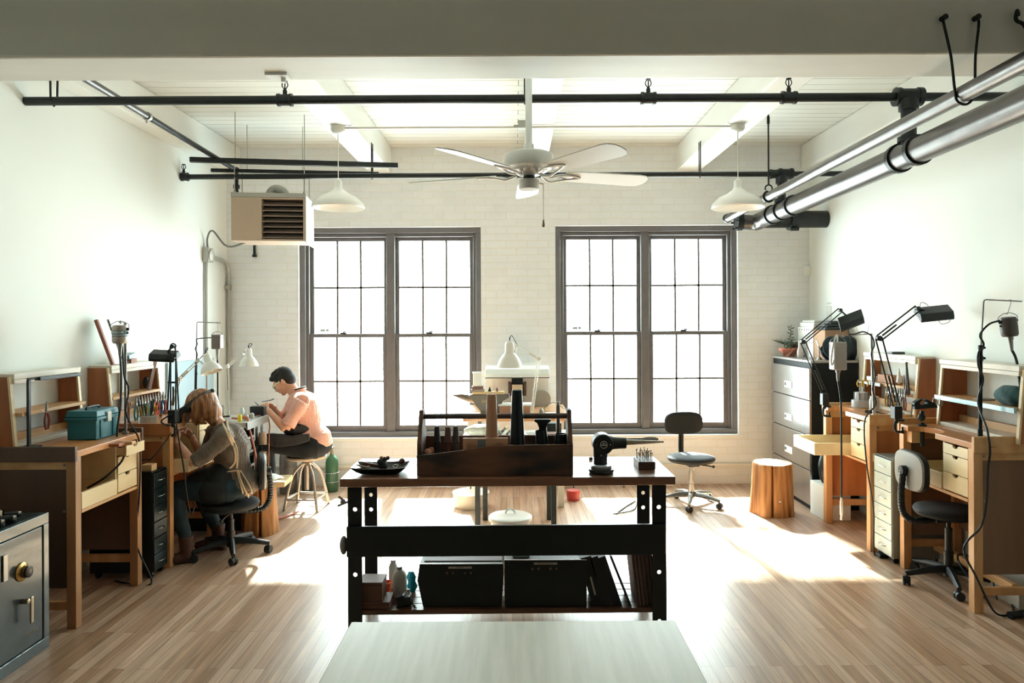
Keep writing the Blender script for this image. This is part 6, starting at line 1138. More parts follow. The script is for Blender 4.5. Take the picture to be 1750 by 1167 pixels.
# chrome pole of bench R2
q0 = Vector((P(1496, 700, 5.11).x, 5.11, T2)); qt = P(1489, 570, 5.11); q0.x = P(1494, 700, 5.11).x
root = thing('motor_stand', 'chrome pole standing on the far right bench holding the pale motor', 'stand', tuple(q0))
s = MB(); s.cyl(q0, qt, 0.011, seg=14); s.cyl(q0, q0 + Vector((0, 0, 0.02)), 0.02, seg=14); s.build('pole', CHROME, root, smooth=True)
s = MB(); hk = P(1441, 574, 5.05); s.tube([qt - Vector((0, 0, 0.003)), hk + Vector((0, 0, 0.004)), hk - Vector((0, 0, 0.004))], 0.0035, 8); s.build('hook_arm', GREYM, root, smooth=True)
HW = mat('handpiece_white', '#e2ddd2', 0.35)
flex_motor('pale box-shaped motor hanging over the pulled-out tray at right', P(1432, 608, 5.05), 0.046, 0.20, mat('motor_pale', '#a59d97', 0.45, 0.1), None, None, 0.0, hk, True, [P(1437, 690, 5.05), P(1438, 770, 5.05), P(1438, 850, 5.05)], 0.0065, HW)
s = MB(); cc = P(1426, 598, 4.99); s.tube([cc + Vector((0.028 * math.cos(a) + 0.018 * math.sin(a), 0.03 * math.cos(a), 0.105 * math.sin(a))) for a in [2 * math.pi * k / 32 for k in range(33)]], 0.0065, 8, cap=False); s.build('cable_loop', mat('cable_white', '#c9cbc7', 0.35), smooth=True, label='oval loop of pale cable hanging on the pale motor at right', cat='cable')
s = MB(); s.tube(smoothpath([P(1448, 592, 5.05), P(1455, 585, 5.05), P(1452, 572, 5.06), P(1460, 571, 5.07), P(1476, 567, 5.08), P(1490, 575, 5.09), P(1494, 590, 5.09), P(1489, 606, 5.09), P(1496, 640, 5.09), P(1491, 665, 5.09), P(1497, 690, 5.09), P(1480, 712, 5.05), P(1477, 740, 5.04), P(1482, 800, 5.03), P(1493, 870, 5.02), (P(1494, 920, 5.0).x, 5.0, 0.02), (2.62, 4.99, 0.008), (2.8, 4.99, 0.008)], 8), 0.005, 8); s.build('motor_cable', BLK, smooth=True, label='black cable running down the chrome pole to the floor at right', cat='cable', origin=(2.6, 5.04, 0))
s = MB(); s.box(2.555, 2.62, 4.93, 4.99, 0.001, 0.03); s.build('foot_switch', BLK, bevel=0.006, label='black foot switch on the floor by the leg of the far right bench', cat='switch')
# spring lamp over the filing cabinet
yb = 5.72; b0 = P(1407, 672, yb); b0.x = P(1409, 672, yb).x
spring_lamp('black spring-arm lamp reaching up in front of the filing cabinet', [P(1407, 700, yb), b0, P(1372, 584, yb), P(1436, 530, yb)], P(1454, 546, yb), (0.25, 1, 0.8), (1, -0.1, 0.40), 'bar', None, True, 0.048, 0.020, 0.0045, hs=(0.20, 0.16, 0.05))
s = MB(); hc = P(1466, 552, yb); s.tube(smoothpath([hc + Vector((-0.04, -0.05, -0.03)), hc + Vector((-0.01, -0.06, -0.09)), hc + Vector((0.05, -0.06, -0.07)), hc + Vector((0.06, -0.05, 0.0))], 5), 0.0022, 6); s.build('wire_guard', mat('guard_grey', '#8d9292', 0.4, 0.6), smooth=True, label='thin wire loop under the head of the lamp by the cabinet', cat='wire')
# spring lamp at the gap between right benches
yb = 4.72; b0 = P(1532, 694, yb)
spring_lamp('black spring-arm lamp with a grey upper arm reaching over the right benches', [P(1532, 722, yb), b0, P(1502, 578, yb), P(1568, 527, yb)], P(1596, 534, yb), (0.15, 1, 0.55), (1, -0.1, 0.10), 'bar', None, True, 0.042, 0.022, 0.0052, hs=(0.21, 0.15, 0.05))
s = MB(); s.tube(smoothpath([P(1572, 527, yb), P(1574, 517, yb), P(1584, 520, yb), P(1588, 527, yb)], 5), 0.0022, 6); s.build('wire_guard', mat('guard_grey', '#8d9292'), smooth=True, label='small wire loop on top of the lamp head above the right benches', cat='wire')
s = MB(); s.tube(smoothpath([P(1602, 542, yb - 0.05), P(1608, 553, yb - 0.05), P(1622, 550, yb - 0.05), P(1625, 540, yb - 0.05)], 5), 0.0022, 6); s.bm.normal_update(); s.build('wire_guard', mat('guard_grey', '#8d9292'), smooth=True, label='thin wire loop under the lamp head above the right benches', cat='wire')
# vise
root = thing('bench_vise', 'black ball-joint clamp vise standing on the near right bench', 'vise', tuple(P(1576, 730, 4.60)))
yv = 4.66; VM = mat('vise_iron', '#202b2c', 0.4, 0.4); s = MB(); a = P(1576, 722, yv); s.cyl((a.x, yv, 0.84), (a.x, yv, P(1576, 722, yv).z), 0.014, seg=14); s.cyl((a.x, yv, 0.972), (a.x, yv, 0.982), 0.028, seg=16); s.build('stem', VM, root, smooth=True)
s = MB(); s.sph(P(1575, 713, yv), (0.024, 0.024, 0.026)); s.cyl(P(1575, 713, yv), P(1576, 702, yv), 0.012); s.build('ball_joint', VM, root, smooth=True)
s = MB(); o = P(1578, 690, yv); K = yv / FPX
prof = [(-17, 9), (22, 6), (18, -1), (4, -8), (-1, -7), (5, -2), (3, 0), (-7, 1), (-9, -2), (-3, -8), (-7, -9), (-18, -2)]
s.prism([(u * K, -v * K) for u, v in prof], lambda u, v, t: Vector((o.x + u, t, o.z + v)), yv - 0.02, yv + 0.02); s.build('jaws', VM, root, bevel=0.003)
s = MB(); s.cyl(P(1559, 690, yv - 0.03), P(1557, 713, yv - 0.03), 0.003, seg=8); s.cyl(P(1559, 693, yv - 0.035), P(1561, 693, yv), 0.005, seg=8); s.build('screw_bar', mat('bar_bronze', '#7d6858', 0.35, 0.7), root, smooth=True)
# near right stand & motor
yk = 4.14; kb = Vector((P(1675, 735, yk).x, yk, 0.973)); kt = P(1681, 512, yk)
root = thing('motor_stand', 'black telescopic pole with a thin bent rod at the right edge', 'stand', tuple(kb))
km = P(1676, 592, yk); s = MB(); s.cyl(kb, km, 0.0105, seg=14); s.cyl(kb, kb + Vector((0, 0, 0.055)), 0.014, seg=14); s.build('pole', BLKM, root, smooth=True)
s = MB(); s.tube([km - Vector((0, 0, 0.03)), kt - Vector((0.0, 0, 0.014)), kt + Vector((0.004, 0, -0.004)), kt + Vector((0.016, 0, 0)), P(1746, 515, yk)], 0.0042, 8); s.build('top_rod', GREYM, root, smooth=True)
for v in (594, 612): p = P(1676, v, yk); s = MB(); s.cyl(p, p + Vector((0.02, 0, 0)), 0.004, seg=8); s.sph(p + Vector((0.021, 0, 0)), 0.008, 10, 6); s.cyl(p - Vector((0, 0, 0.015)), p + Vector((0, 0, 0.015)), 0.0135, seg=12); s.build('clamp_knob', BLK, root, smooth=True)
flex_motor('dark grey canister motor hanging at the right edge', P(1724, 558, yk), 0.045, 0.115, mat('motor_dark', '#4f4c4a', 0.4, 0.4), mat('motor_dark2', '#454240', 0.4), None, R(-7), P(1726, 514, yk), False, [P(1738, 620, yk), P(1745, 680, yk - 0.02), P(1747, 760, yk - 0.06), P(1748, 870, yk - 0.1)], 0.0075, mat('handpiece_steel', '#aeb4b4', 0.3, 0.6))
s = MB(); s.tube(smoothpath([P(1708, 548, yk), P(1692, 553, yk), P(1679, 565, yk), P(1675, 575, yk - 0.012), P(1681, 589, yk - 0.012), P(1672, 604, yk - 0.014), P(1672, 625, yk - 0.014), P(1680, 648, yk - 0.014), P(1672, 680, yk - 0.014), P(1674, 700, yk - 0.03), P(1687, 735, yk - 0.16), P(1692, 770, yk - 0.17), P(1689, 800, yk - 0.17), P(1686, 860, yk - 0.17), P(1676, 900, yk - 0.17), P(1653, 925, yk - 0.17), P(1648, 945, yk - 0.17), P(1668, 985, yk - 0.17), (P(1690, 1030, 4.0).x, 3.95, 0.03), (2.83, 4.0, 0.008), (2.95, 4.2, 0.008)], 8), 0.0058, 8); s.build('motor_cable', BLK, smooth=True, label='black cable coiling down the front of the near right bench', cat='cable', origin=(2.6, 4.0, 0))
# floor clutter under the near right bench
s = MB(); s.box(2.90, 2.985, 4.05, 5.0, 0.001, 0.10); s.build('cable_duct', mat('duct_grey', '#b5b0a6', 0.5), bevel=0.004, label='pale duct box along the right wall under the near bench', cat='duct')
s = MB(); s.box(2.86, 2.90, 4.05, 4.9, 0.10, 0.15); s.build('timber_offcut', BW, bevel=0.003, label='pine batten lying along the duct under the near right bench', cat='timber', origin=(2.88, 4.5, 0.10))
s = MB(); s.tube(smoothpath([(2.80, 4.2, 0.01), (2.75, 4.35, 0.16), (2.82, 4.45, 0.19), (2.88, 4.3, 0.17), (2.84, 4.15, 0.02)], 6), 0.006, 8); s.build('floor_cable', BLK, smooth=True, label='black cable looping over the pine batten under the near right bench', cat='cable')
s = MB(); s.tube([(2.76, 3.93, 0.022), (2.90, 3.96, 0.022)], 0.02, 12); s.build('foot_pedal', BLK, smooth=True, label='black cylindrical plug on the floor by the near right bench leg', cat='pedal')
# grey drawer unit
drawer_unit('narrow light grey drawer unit between the two right benches', 2.575, 1, 4.81, 5.05, 0.72, mat('drawer_shell', '#8f9590', 0.4, 0.2), mat('drawer_pale', '#c2cdc6', 0.35, 0.1), depth=0.38)
# near right chair
make_chair('black office chair tucked under the near right bench, pale backrest shell to the left', 0.49, 0.60, 0.85, -2, (2.735, 4.44, 0), 0.36, 0.20, None, True, 36, 0.235)
# filing cabinet
root = thing('filing_cabinet', 'tall four-drawer lateral filing cabinet in the right back corner', 'cabinet', (2.83, 6.65, 0)); FX, FY0, FY1, FZ1 = 2.60, 6.18, 7.10, 1.32
FM = mat('cabinet_front', '#a3a19f', 0.25, 0.8, 0.08, 10); FB = mat('cabinet_black_side', '#0b1113', 0.6, 0.0, spec=0.25)
s = MB(); s.box(FX + 0.012, XR - 0.01, FY0, FY1, 0.0, FZ1 - 0.002); s.build('cabinet_body', FB, root)
s = MB(); s.box(FX, XR - 0.01, FY0 - 0.003, FY1 + 0.003, FZ1 - 0.02, FZ1); s.build('top_panel', mat('cabinet_top', '#9a9692', 0.35, 0.4), root, bevel=0.003)
for k in range(4):
    z0 = 0.045 + k * 0.308; z1 = z0 + 0.302 if k < 3 else FZ1 - 0.07; s = MB(); s.box(FX - 0.01, FX + 0.012, FY0 + 0.004, FY1 - 0.004, z0, z1); d = s.build('drawer', FM, root, bevel=0.003)
    yc = (FY0 + FY1) / 2 + 0.02; zc = z0 + 0.10; s = MB(); s.box(FX - 0.014, FX - 0.0105, yc - 0.09, yc + 0.09, zc - 0.032, zc + 0.032); h = s.build('label_plate', mat('plate_white', '#d9dedc', 0.4), d, bevel=0.002)
    s = MB(); s.box(FX - 0.016, FX - 0.0145, yc + 0.045, yc + 0.075, zc - 0.012, zc + 0.016); s.build('thumb_latch', BLK, h)
# on the cabinet: plant
TC = FZ1 + 0.0006; c = P(1349, 600, 6.6); root = thing('potted_succulents', 'terracotta faceted bowl of succulents on top of the filing cabinet', 'plant', (2.73, 6.66, TC)); px, py = 2.71, 6.94
s = MB(); ps = [[Vector((px + r * math.cos(R(a + off)), py + r * math.sin(R(a + off)), TC + z)) for a in range(0, 360, 60)] for r, z, off in ((0.055, 0, 0), (0.105, 0.065, 30), (0.095, 0.088, 0), (0.085, 0.085, 0), (0.08, 0.07, 0))]; s.loft(ps); s.build('bowl', mat('terracotta', '#b3705a', 0.6), root)
LG = mat('leaf_green', '#4b5f45', 0.5, 0, 0.3, 30); LG2 = mat('leaf_dusky', '#6d6a55', 0.5, 0, 0.3, 30); random.seed(21)
def leafset(name, m, base, n, L, spread, wid, up=0.5):
    s = MB()
    for k in range(n):
        a = 2 * math.pi * k / n + random.uniform(-.3, .3); l = L * random.uniform(.75, 1.1); u = up + random.uniform(-.25, .25)
        d = Vector((math.cos(a) * math.cos(u), math.sin(a) * math.cos(u), math.sin(u))); b_ = Vector(base) + Vector((math.cos(a), math.sin(a), 0)) * spread * random.random()
        s.tube([b_, b_ + d * l * .3, b_ + d * l * .7 - Vector((0, 0, 0.01)), b_ + d * l - Vector((0, 0, 0.02))], [wid * .5, wid, wid * .7, 0.0006], 6)
    return s.build(name, m, root, smooth=True)
leafset('spiky_leaves', LG, (px - 0.045, py, TC + 0.12), 30, 0.13, 0.02, 0.0035, 0.5)
leafset('rosette', LG2, (px + 0.03, py - 0.03, TC + 0.085), 18, 0.09, 0.04, 0.012, 0.9); leafset('rosette', mat('leaf_brown', '#5a4a3e', 0.5, 0, 0.3, 30), (px + 0.055, py - 0.05, TC + 0.085), 14, 0.07, 0.03, 0.011, 0.8); leafset('rosette', LG, (px - 0.03, py - 0.05, TC + 0.085), 12, 0.045, 0.03, 0.010, 0.6)
s = MB(); s.tube([(px - 0.045, py, TC + 0.08), (px - 0.045, py, TC + 0.125)], 0.008, 8); s.build('stem', LG, root)
s = MB(); tp_ = Vector((px + 0.02, py, TC + 0.30)); s.tube([(px + 0.01, py, TC + 0.08), (px + 0.015, py, TC + 0.2), tp_], [0.004, 0.003, 0.002], 6)
for k in range(16):
    z = TC + 0.12 + k * 0.0117; a = k * 2.4; d = Vector((math.cos(a), math.sin(a), 0.35)); s.tube([(px + 0.014, py, z), Vector((px + 0.014, py, z)) + d * 0.02, Vector((px + 0.014, py, z)) + d * 0.038], [0.002, 0.008, 0.001], 6)
s.build('tall_stem', LG2, root, smooth=True)
# white pegboard box, machines, cardboard box
root = thing('perforated_box', 'white box with a row of small holes on the filing cabinet', 'box', (2.80, 6.55, TC)); s = MB(); bx0, bx1 = P(1364, 590, 6.95).x, XR - 0.015
s.box(bx0, bx1, 6.60, 6.95, TC, TC + 0.29); s.build('box_body', mat('white_enamel', '#dcdedb', 0.4), root, bevel=0.004)
for k in range(6):
    for j in range(2): s = MB(); y = 6.63 + k * 0.056; z = TC + 0.265 - j * 0.12; s.box(bx0 - 0.0015, bx0 - 0.0005, y - 0.005, y + 0.005, z - 0.008, z + 0.008); s.build('slot', mat('slot_dark', '#5b5b5a', 0.6), root)
s = MB(); s.lathe([(0, 0), (0.028, 0), (0.033, 0.05), (0.022, 0.09), (0.02, 0.105), (0.018, 0.16), (0, 0.165)], (2.755, 6.78, TC), seg=20); s.build('white_bottle', mat('bottle_pinkish', '#d8cfc9', 0.4), smooth=True, label='white squeeze bottle standing behind the plant on the cabinet', cat='bottle')
root = thing('flatbed_scanner', 'white flat machine stacked on the perforated box above the cabinet', 'machine', (2.9, 6.7, TC + 0.29)); zz = TC + 0.2905
s = MB(); s.box(bx0 + 0.005, bx1, 6.60, 6.92, zz, zz + 0.045); s.build('lower_case', mat('machine_white', '#d6d7d2', 0.4), root, bevel=0.006); s = MB(); s.box(bx0 + 0.02, bx1 - 0.02, 6.62, 6.90, zz + 0.0455, zz + 0.065); s.build('upper_lid', mat('machine_white2', '#c9cac5', 0.4), root, bevel=0.006)
bx1 = P(1410, 590, 6.35).x - 0.004; cbx0, cbx1 = P(1409, 590, 6.45).x, XR - 0.02
root = thing('cardboard_carton', 'brown cardboard carton on the cabinet behind the hanging dark cloth', 'box', (2.95, 6.55, TC)); s = MB(); s.box(bx1 + 0.004, XR - 0.012, 6.35, 6.585, TC, TC + 0.265); s.build('carton', mat('carton_kraft', '#b18a6a', 0.7, 0, 0.05, 6), root, bevel=0.004)
s = MB(); s.box(bx1 + 0.01, XR - 0.02, 6.349, 6.3495, TC + 0.11, TC + 0.15); s.build('tape', mat('tape', '#a3805d', 0.4), root)
for i, (z0, h, x0_, d) in enumerate(((0.2655, 0.028, 0.0, 0.28), (0.294, 0.024, 0.02, 0.24), (0.3185, 0.03, 0.05, 0.20))):
    s = MB(); s.box(bx1 + 0.01 + x0_, XR - 0.03, 6.36, 6.36 + d * 0.75, TC + z0, TC + z0 + h); s.build('black_binder', BLK, bevel=0.006, label=['lowest black flat case on the cardboard carton', 'middle black flat case on the cardboard carton', 'topmost black flat case on the cardboard carton'][i], cat='case', group='black cases on the carton')
root = thing('coffee_grinder', 'white upright machine standing highest behind the lamp at right', 'machine', (2.85, 6.8, zz + 0.07)); gx = P(1422, 540, 6.8).x
s = MB(); s.box(gx - 0.05, gx + 0.05, 6.72, 6.82, zz + 0.066, zz + 0.20); s.build('body', mat('machine_white', '#d6d7d2'), root, bevel=0.008); s = MB(); s.cyl((gx, 6.77, zz + 0.2), (gx, 6.77, zz + 0.225), 0.02); s.cyl((gx, 6.77, zz + 0.222), (gx, 6.77, zz + 0.232), 0.06, seg=24); s.build('lid', mat('machine_white2', '#c9cac5'), root, smooth=True)
# dark coat bundle hanging over the cabinet side
def cloth(name, cx, cy, z0, z1, rx, ry, m, lab, cat, seed, n=30, waves=6):
    random.seed(seed); s = MB(); rings = []; K_ = 12
    for k in range(K_ + 1):
        t = k / K_; prof = math.sin(math.pi * min(1, t * 0.93 + 0.07)) ** 0.35; ring = []
        for i in range(n):
            a = 2 * math.pi * i / n; w = 1 + 0.12 * math.sin(waves * a + seed + 2 * t) + 0.07 * noise.noise(Vector((3 * math.cos(a), 3 * math.sin(a), 4 * t + seed)))
            ring.append(Vector((cx + rx * prof * w * math.cos(a), cy + ry * prof * w * math.sin(a), z0 + (z1 - z0) * t + 0.02 * math.sin(3 * a + seed) * (1 if 0 < k < K_ else 0))))
        rings.append(ring)
    s.loft(rings); return s.build(name, m, smooth=True, ang=180, label=lab, cat=cat)
NAVY = mat('navy_cloth', '#12262c', 0.85, 0, 0.2, 20, 0.6, 30, sheen=0.2)
cloth('dark_jacket', P(1436, 598, 6.27).x, 6.268, TC, TC + 0.21, 0.17, 0.062, NAVY, 'dark navy jacket bundled on the cabinet in front of the carton', 'jacket', 4)
cloth('black_bag', P(1466, 592, 6.27).x - 0.01, 6.27, TC, TC + 0.19, 0.035, 0.06, mat('black_cloth', '#11191c', 0.85, 0, 0.2, 20, 0.6, 30), 'small black bag squeezed between the navy jacket and the right wall', 'bag', 9)
root = thing('magnifier_mirror', 'round chrome mirror on a foot at the front of the filing cabinet', 'mirror', tuple(P(1402, 600, 6.4))); mm = P(1399, 590, 6.33)
s = MB(); M = Matrix.Translation((mm.x, 6.33, mm.z)) @ Matrix.Rotation(R(65), 4, 'Y') @ Matrix.Rotation(R(25), 4, 'X'); s.lathe([(0, -0.004), (0.06, -0.004), (0.064, 0), (0.06, 0.006), (0, 0.003)], (0, 0, 0), M, 28); s.build('disc', CHROME, root, smooth=True)
s = MB(); s.tube([(mm.x, 6.33, mm.z - 0.02), (mm.x + 0.01, 6.34, TC + 0.03), (mm.x + 0.01, 6.34, TC)], [0.006, 0.006, 0.03], 12); s.build('foot', CHROME, root, smooth=True)
# white box and bags on the floor in front of the cabinet
s = MB(); s.box(2.57, 2.80, 5.865, 6.13, 0.001, 0.285); s.build('white_carton', mat('carton_white', '#e4e8e4', 0.4), bevel=0.004, label='white carton standing on the floor between cabinet and bench', cat='box')
cloth('plastic_sack', 2.68, 6.0, 0.2865, 0.56, 0.085, 0.10, mat('sack_black', '#1c2529', 0.35, 0, 0.2, 10, 0.8, 20), 'dark crinkled sack on top of the white carton', 'sack', 13)
# stump at right
stump('upright log stump with deep cracks standing on the sunlit floor at right', P(1322, 885, 6.1).x, 6.12, 0.185, 0.165, 0.44, [(R(-62), 0.10), (R(-38), 0.07), (R(-110), 0.06)], 6)
s = MB(); c = P(1334, 858, 5.93); s.cyl((c.x - 0.012, 5.955, c.z), (c.x + 0.012, 5.935, c.z), 0.008); s.build('stump_bolt', CHROME, smooth=True, label='small shiny bolt in the crack of the right stump', cat='bolt')
# free chair
make_chair('office chair with chrome base standing in front of the right window', 0.445, 0.615, 0.825, -82, (1.60, 6.40, 0), 0.375, 0.215, mat('chair_chrome', '#9a9a97', 0.25, 0.9), False, 46, 0.19)
# ================================================================ back centre: bench between the windows
YT0, YT1, ZT = 6.28, 7.12, 0.835
root = thing('wall_bench', 'pale wood bench against the brick pier between the windows', 'workbench', (0.02, 6.7, 0)); tx0, tx1 = P(791, 720, YT0).x, P(973, 720, YT0).x
s = MB(); s.box(tx0, tx1, YT0, YT1, ZT - 0.05, ZT); s.build('top', mat('maple_top', '#c49a72', 0.3, 0, 0.2, 8, 0.1, 40, (0.15, 1, 1), col2='#b0835a'), root, bevel=0.003)
for x in (tx0 + 0.04, tx1 - 0.1):
    for y in (YT0 + 0.05, YT1 - 0.1): s = MB(); s.box(x, x + 0.055, y, y + 0.055, 0, ZT - 0.05); s.build('leg', mat('white_leg', '#d6d3c8', 0.5), root, bevel=0.002)
# lower white table in front of it
YL0, YL1, ZL = 5.45, 6.05, 0.745
root = thing('low_table', 'white-topped table with dark steel legs behind the workbench', 'table', (0.02, 5.75, 0)); lx0, lx1 = P(786, 750, YL0).x, P(978, 750, YL0).x
s = MB(); s.box(lx0, lx1, YL0, YL1, ZL - 0.025, ZL); s.build('top', mat('laminate_white', '#dcdfdc', 0.25), root, bevel=0.003)
for (u, y) in ((816, 5.5), (829, 5.95), (946, 5.5), (938, 5.95)):
    x = P(u, 800, y).x; s = MB(); s.box(x - 0.02, x + 0.02, y - 0.02, y + 0.02, 0, ZL - 0.025); s.build('leg', mat('leg_slate', '#3a4243', 0.45, 0.3), root, bevel=0.002)
ZT += 0.0006; ZL += 0.0006
# anvil
AM = mat('anvil_iron', '#6f665d', 0.45, 0.3, 0.2, 12); ya = 6.45; kA = ya / FPX
o = P(846, 706, ya); root = thing('anvil', 'grey iron anvil with its horn pointing left on the wall bench', 'anvil', (o.x, ya, ZT)); zb = ZT
def av(u, v): return ((u - 846) * kA, (706 - v) * kA)
pro = [av(*p) for p in ((822, 706), (872, 706), (868, 700), (860, 694), (857, 690), (860, 684), (866, 681), (871, 678), (871, 672.5), (806, 672.5), (800, 675.5), (806, 681), (810, 686), (813, 692), (820, 700))]
s = MB(); s.prism(pro, lambda u, v, t: Vector((o.x + u, t, zb + v)), ya - 0.045, ya + 0.045); s.build('body', AM, root, bevel=0.006)
s = MB(); hx0, hz0 = av(808, 680); hx1, hz1 = av(773, 675.5); s.tube([(o.x + hx0 + 0.03, ya, zb + hz0 - 0.004), (o.x + hx0 - 0.02, ya, zb + hz0 + 0.002), (o.x + (hx0 + hx1) / 2 - 0.01, ya, zb + (hz0 + hz1) / 2 + 0.006), (o.x + hx1, ya, zb + hz1 + 0.008)], [0.045, 0.04, 0.026, 0.003], 18); s.build('horn', AM, root, smooth=True)
t = text_mb('BRIN', 0.042, Matrix.Translation((o.x + av(832, 686)[0], ya - 0.0455, zb + av(832, 685)[1])) @ Matrix.Rotation(R(90), 4, 'X'), 0.001); t.build('raised_lettering', mat('letter_gold', '#a08a5c', 0.4, 0.4), root)
zt_ = zb + av(0, 672.5)[1]
s = MB(); s.box(o.x + av(808, 0)[0], o.x + av(862, 0)[0], ya - 0.05, ya + 0.05, zt_ + 0.0005, zt_ + 0.022); s.build('plank', mat('plank_tan', '#c6ab7c', 0.5), bevel=0.002, label='tan board lying on top of the anvil', cat='board'); zt_ += 0.0225
s = MB(); s.box(o.x + av(806, 0)[0], o.x + av(828, 0)[0], ya - 0.05, ya + 0.03, zt_, zt_ + 0.022); s.build('flat_box', mat('box_taupe', '#8e7f75', 0.5), bevel=0.002, label='taupe flat box on the left end of the board over the anvil', cat='box')
s = MB(); s.box(o.x + av(807, 0)[0], o.x + av(826, 0)[0], ya - 0.045, ya + 0.02, zt_ + 0.0225, zt_ + 0.05); s.build('small_box', mat('box_redbrown', '#77564d', 0.5), bevel=0.002, label='red-brown small box under the white container on the anvil stack', cat='box')
s = MB(); s.box(o.x + av(809, 0)[0], o.x + av(824, 0)[0], ya - 0.04, ya + 0.01, zt_ + 0.0505, zt_ + 0.165); s.box(o.x + av(808, 0)[0], o.x + av(825, 0)[0], ya - 0.043, ya + 0.013, zt_ + 0.165, zt_ + 0.18); s.build('white_canister', mat('canister_white', '#eef2ee', 0.3), bevel=0.003, label='white square container topping the stack on the anvil', cat='container')
s = MB(); x = o.x + av(837, 0)[0]; s.lathe([(0, 0), (0.017, 0), (0.012, 0.02), (0.005, 0.034), (0.004, 0.042), (0, 0.042)], (x, ya, zt_), seg=14); s.build('tiny_bell', BLKM, smooth=True, label='tiny black conical piece on the board over the anvil', cat='ornament')
s = MB(); x = o.x + av(849.5, 0)[0]; s.cyl((x, ya, zt_), (x, ya, zt_ + 0.03), 0.012); s.build('red_button', mat('dusty_red', '#8a5a60', 0.5), smooth=True, label='small dull red cap on the board over the anvil', cat='cap')
# dust hood
yh = 6.72; hx0, hx1 = P(829, 640, yh).x, P(939, 640, yh).x; hz1_ = P(880, 628, yh).z; hzm = P(880, 645, yh).z
root = thing('dust_hood', 'white polishing hood with a dark motor on the wall bench', 'machine', ((hx0 + hx1) / 2, 6.9, ZT)); HWm = mat('hood_white', '#e6e9e5', 0.35)
s = MB(); s.prism([(0, 0), (0.34, 0), (0.34, hz1_ - hzm), (0.10, hz1_ - hzm), (0.03, (hz1_ - hzm) * .8), (0, (hz1_ - hzm) * .35)], lambda a, b_, t: Vector((t, yh + a, hzm + b_)), hx0, hx1); s.build('hood', HWm, root, bevel=0.003)
s = MB(); s.box(hx0, hx1, yh + 0.005, yh + 0.012, hzm - 0.008, hzm); s.build('gasket', mat('gasket_dark', '#4a5150', 0.5), root)
s = MB(); s.box(hx0, hx1, yh + 0.26, yh + 0.30, ZT, hzm); s.build('back_panel', mat('hood_grey', '#eef0ee', 0.4), root)
s = MB(); c = P(926, 676, 6.94); s.tube([(c.x, 6.955, ZT + 0.07), (c.x, 6.965, ZT + 0.07)], 0.09, 28); s.build('grey_disc', mat('disc_grey', '#b5b3ad', 0.5), root, smooth=True)
c = P(884, 664, 6.86); s = MB(); s.box(c.x - 0.062, c.x + 0.062, 6.80, 6.92, c.z - 0.065, c.z + 0.06); s.box(c.x - 0.05, c.x + 0.05, 6.83, 6.9, ZT, c.z - 0.06); s.box(c.x - 0.055, c.x + 0.055, 6.80, 6.9, c.z + 0.06, hzm - 0.008); s.build('motor_block', BLKM, root, bevel=0.006)
for q in (-1, 1): s = MB(); s.cyl((c.x + q * 0.062, 6.86, c.z), (c.x + q * 0.088, 6.86, c.z), 0.07, seg=28); s.build('buff_wheel', mat('buff_brown', '#6a4c42', 0.8, 0, 0.2, 40), root, smooth=True)
s = MB(); s.box(c.x - 0.052, c.x + 0.052, 6.79, 6.799, c.z - 0.01, c.z + 0.045); s.build('label_plate', mat('plate_cream', '#d9c6a8', 0.4), root)
s = MB(); a = P(848, 696, 6.4); b2 = P(906, 696, 6.4); s.box(a.x + 0.03, b2.x, 6.36, 6.55, ZT, ZT + 0.075); s.build('cardboard_box', mat('kraft', '#a5785a'), bevel=0.003, label='low brown cardboard box behind the tall mandrels on the wall bench', cat='box')
s = MB(); s.box(a.x + 0.02, b2.x + 0.02, 6.37, 6.54, ZT + 0.0755, ZT + 0.09); s.build('paper_stack', mat('paper_white', '#e3e6e0'), bevel=0.002, label='white papers on the low cardboard box of the wall bench', cat='paper')
# white task lamp in the middle
yl = 6.32; lb = P(909, 705, yl); lb.z = ZT
spring_lamp('white spring-arm lamp standing on the wall bench between the windows', [lb, (lb.x, yl, ZT + 0.03), P(921, 613, yl), P(884, 590, yl)], P(871, 627.5, yl), (0, 1, 0), (1, 0, 0), 'shade', mat('lamp_white2', '#d8d5cd', 0.4), False, 0.04, 0.010, 0.0045, hs=(0.115, 0.235), clamp=False)
# bits on the wall bench right side
root = thing('wire_roll', 'loop of dark wire standing at the right end of the wall bench', 'wire', (0.5, 6.5, ZT)); s = MB(); s.tube(smoothpath([P(938, 706, 6.5), P(930, 698, 6.5), P(944, 688, 6.5), P(955, 692, 6.5), P(966, 700, 6.5), (P(968, 706, 6.5).x, 6.5, ZT + 0.004)], 6), 0.003, 6); s.build('wire', mat('wire_teal', '#3f5f63', 0.4), root, smooth=True)
s = MB(); c = P(925, 708, 6.4); s.lathe([(0, 0), (0.016, 0), (0.018, 0.03), (0.008, 0.05), (0, 0.055)], (c.x, 6.4, ZT), seg=12); s.build('oil_can', GREYM, smooth=True, label='small grey oil can on the wall bench right of the white lamp', cat='can')
s = MB(); c = P(942, 708, 6.36); s.box(c.x - 0.05, c.x + 0.05, 6.33, 6.42, ZT, ZT + 0.012); s.build('white_pad', mat('paper_white', '#e3e6e0'), bevel=0.002, label='white pad on the right end of the wall bench', cat='pad')
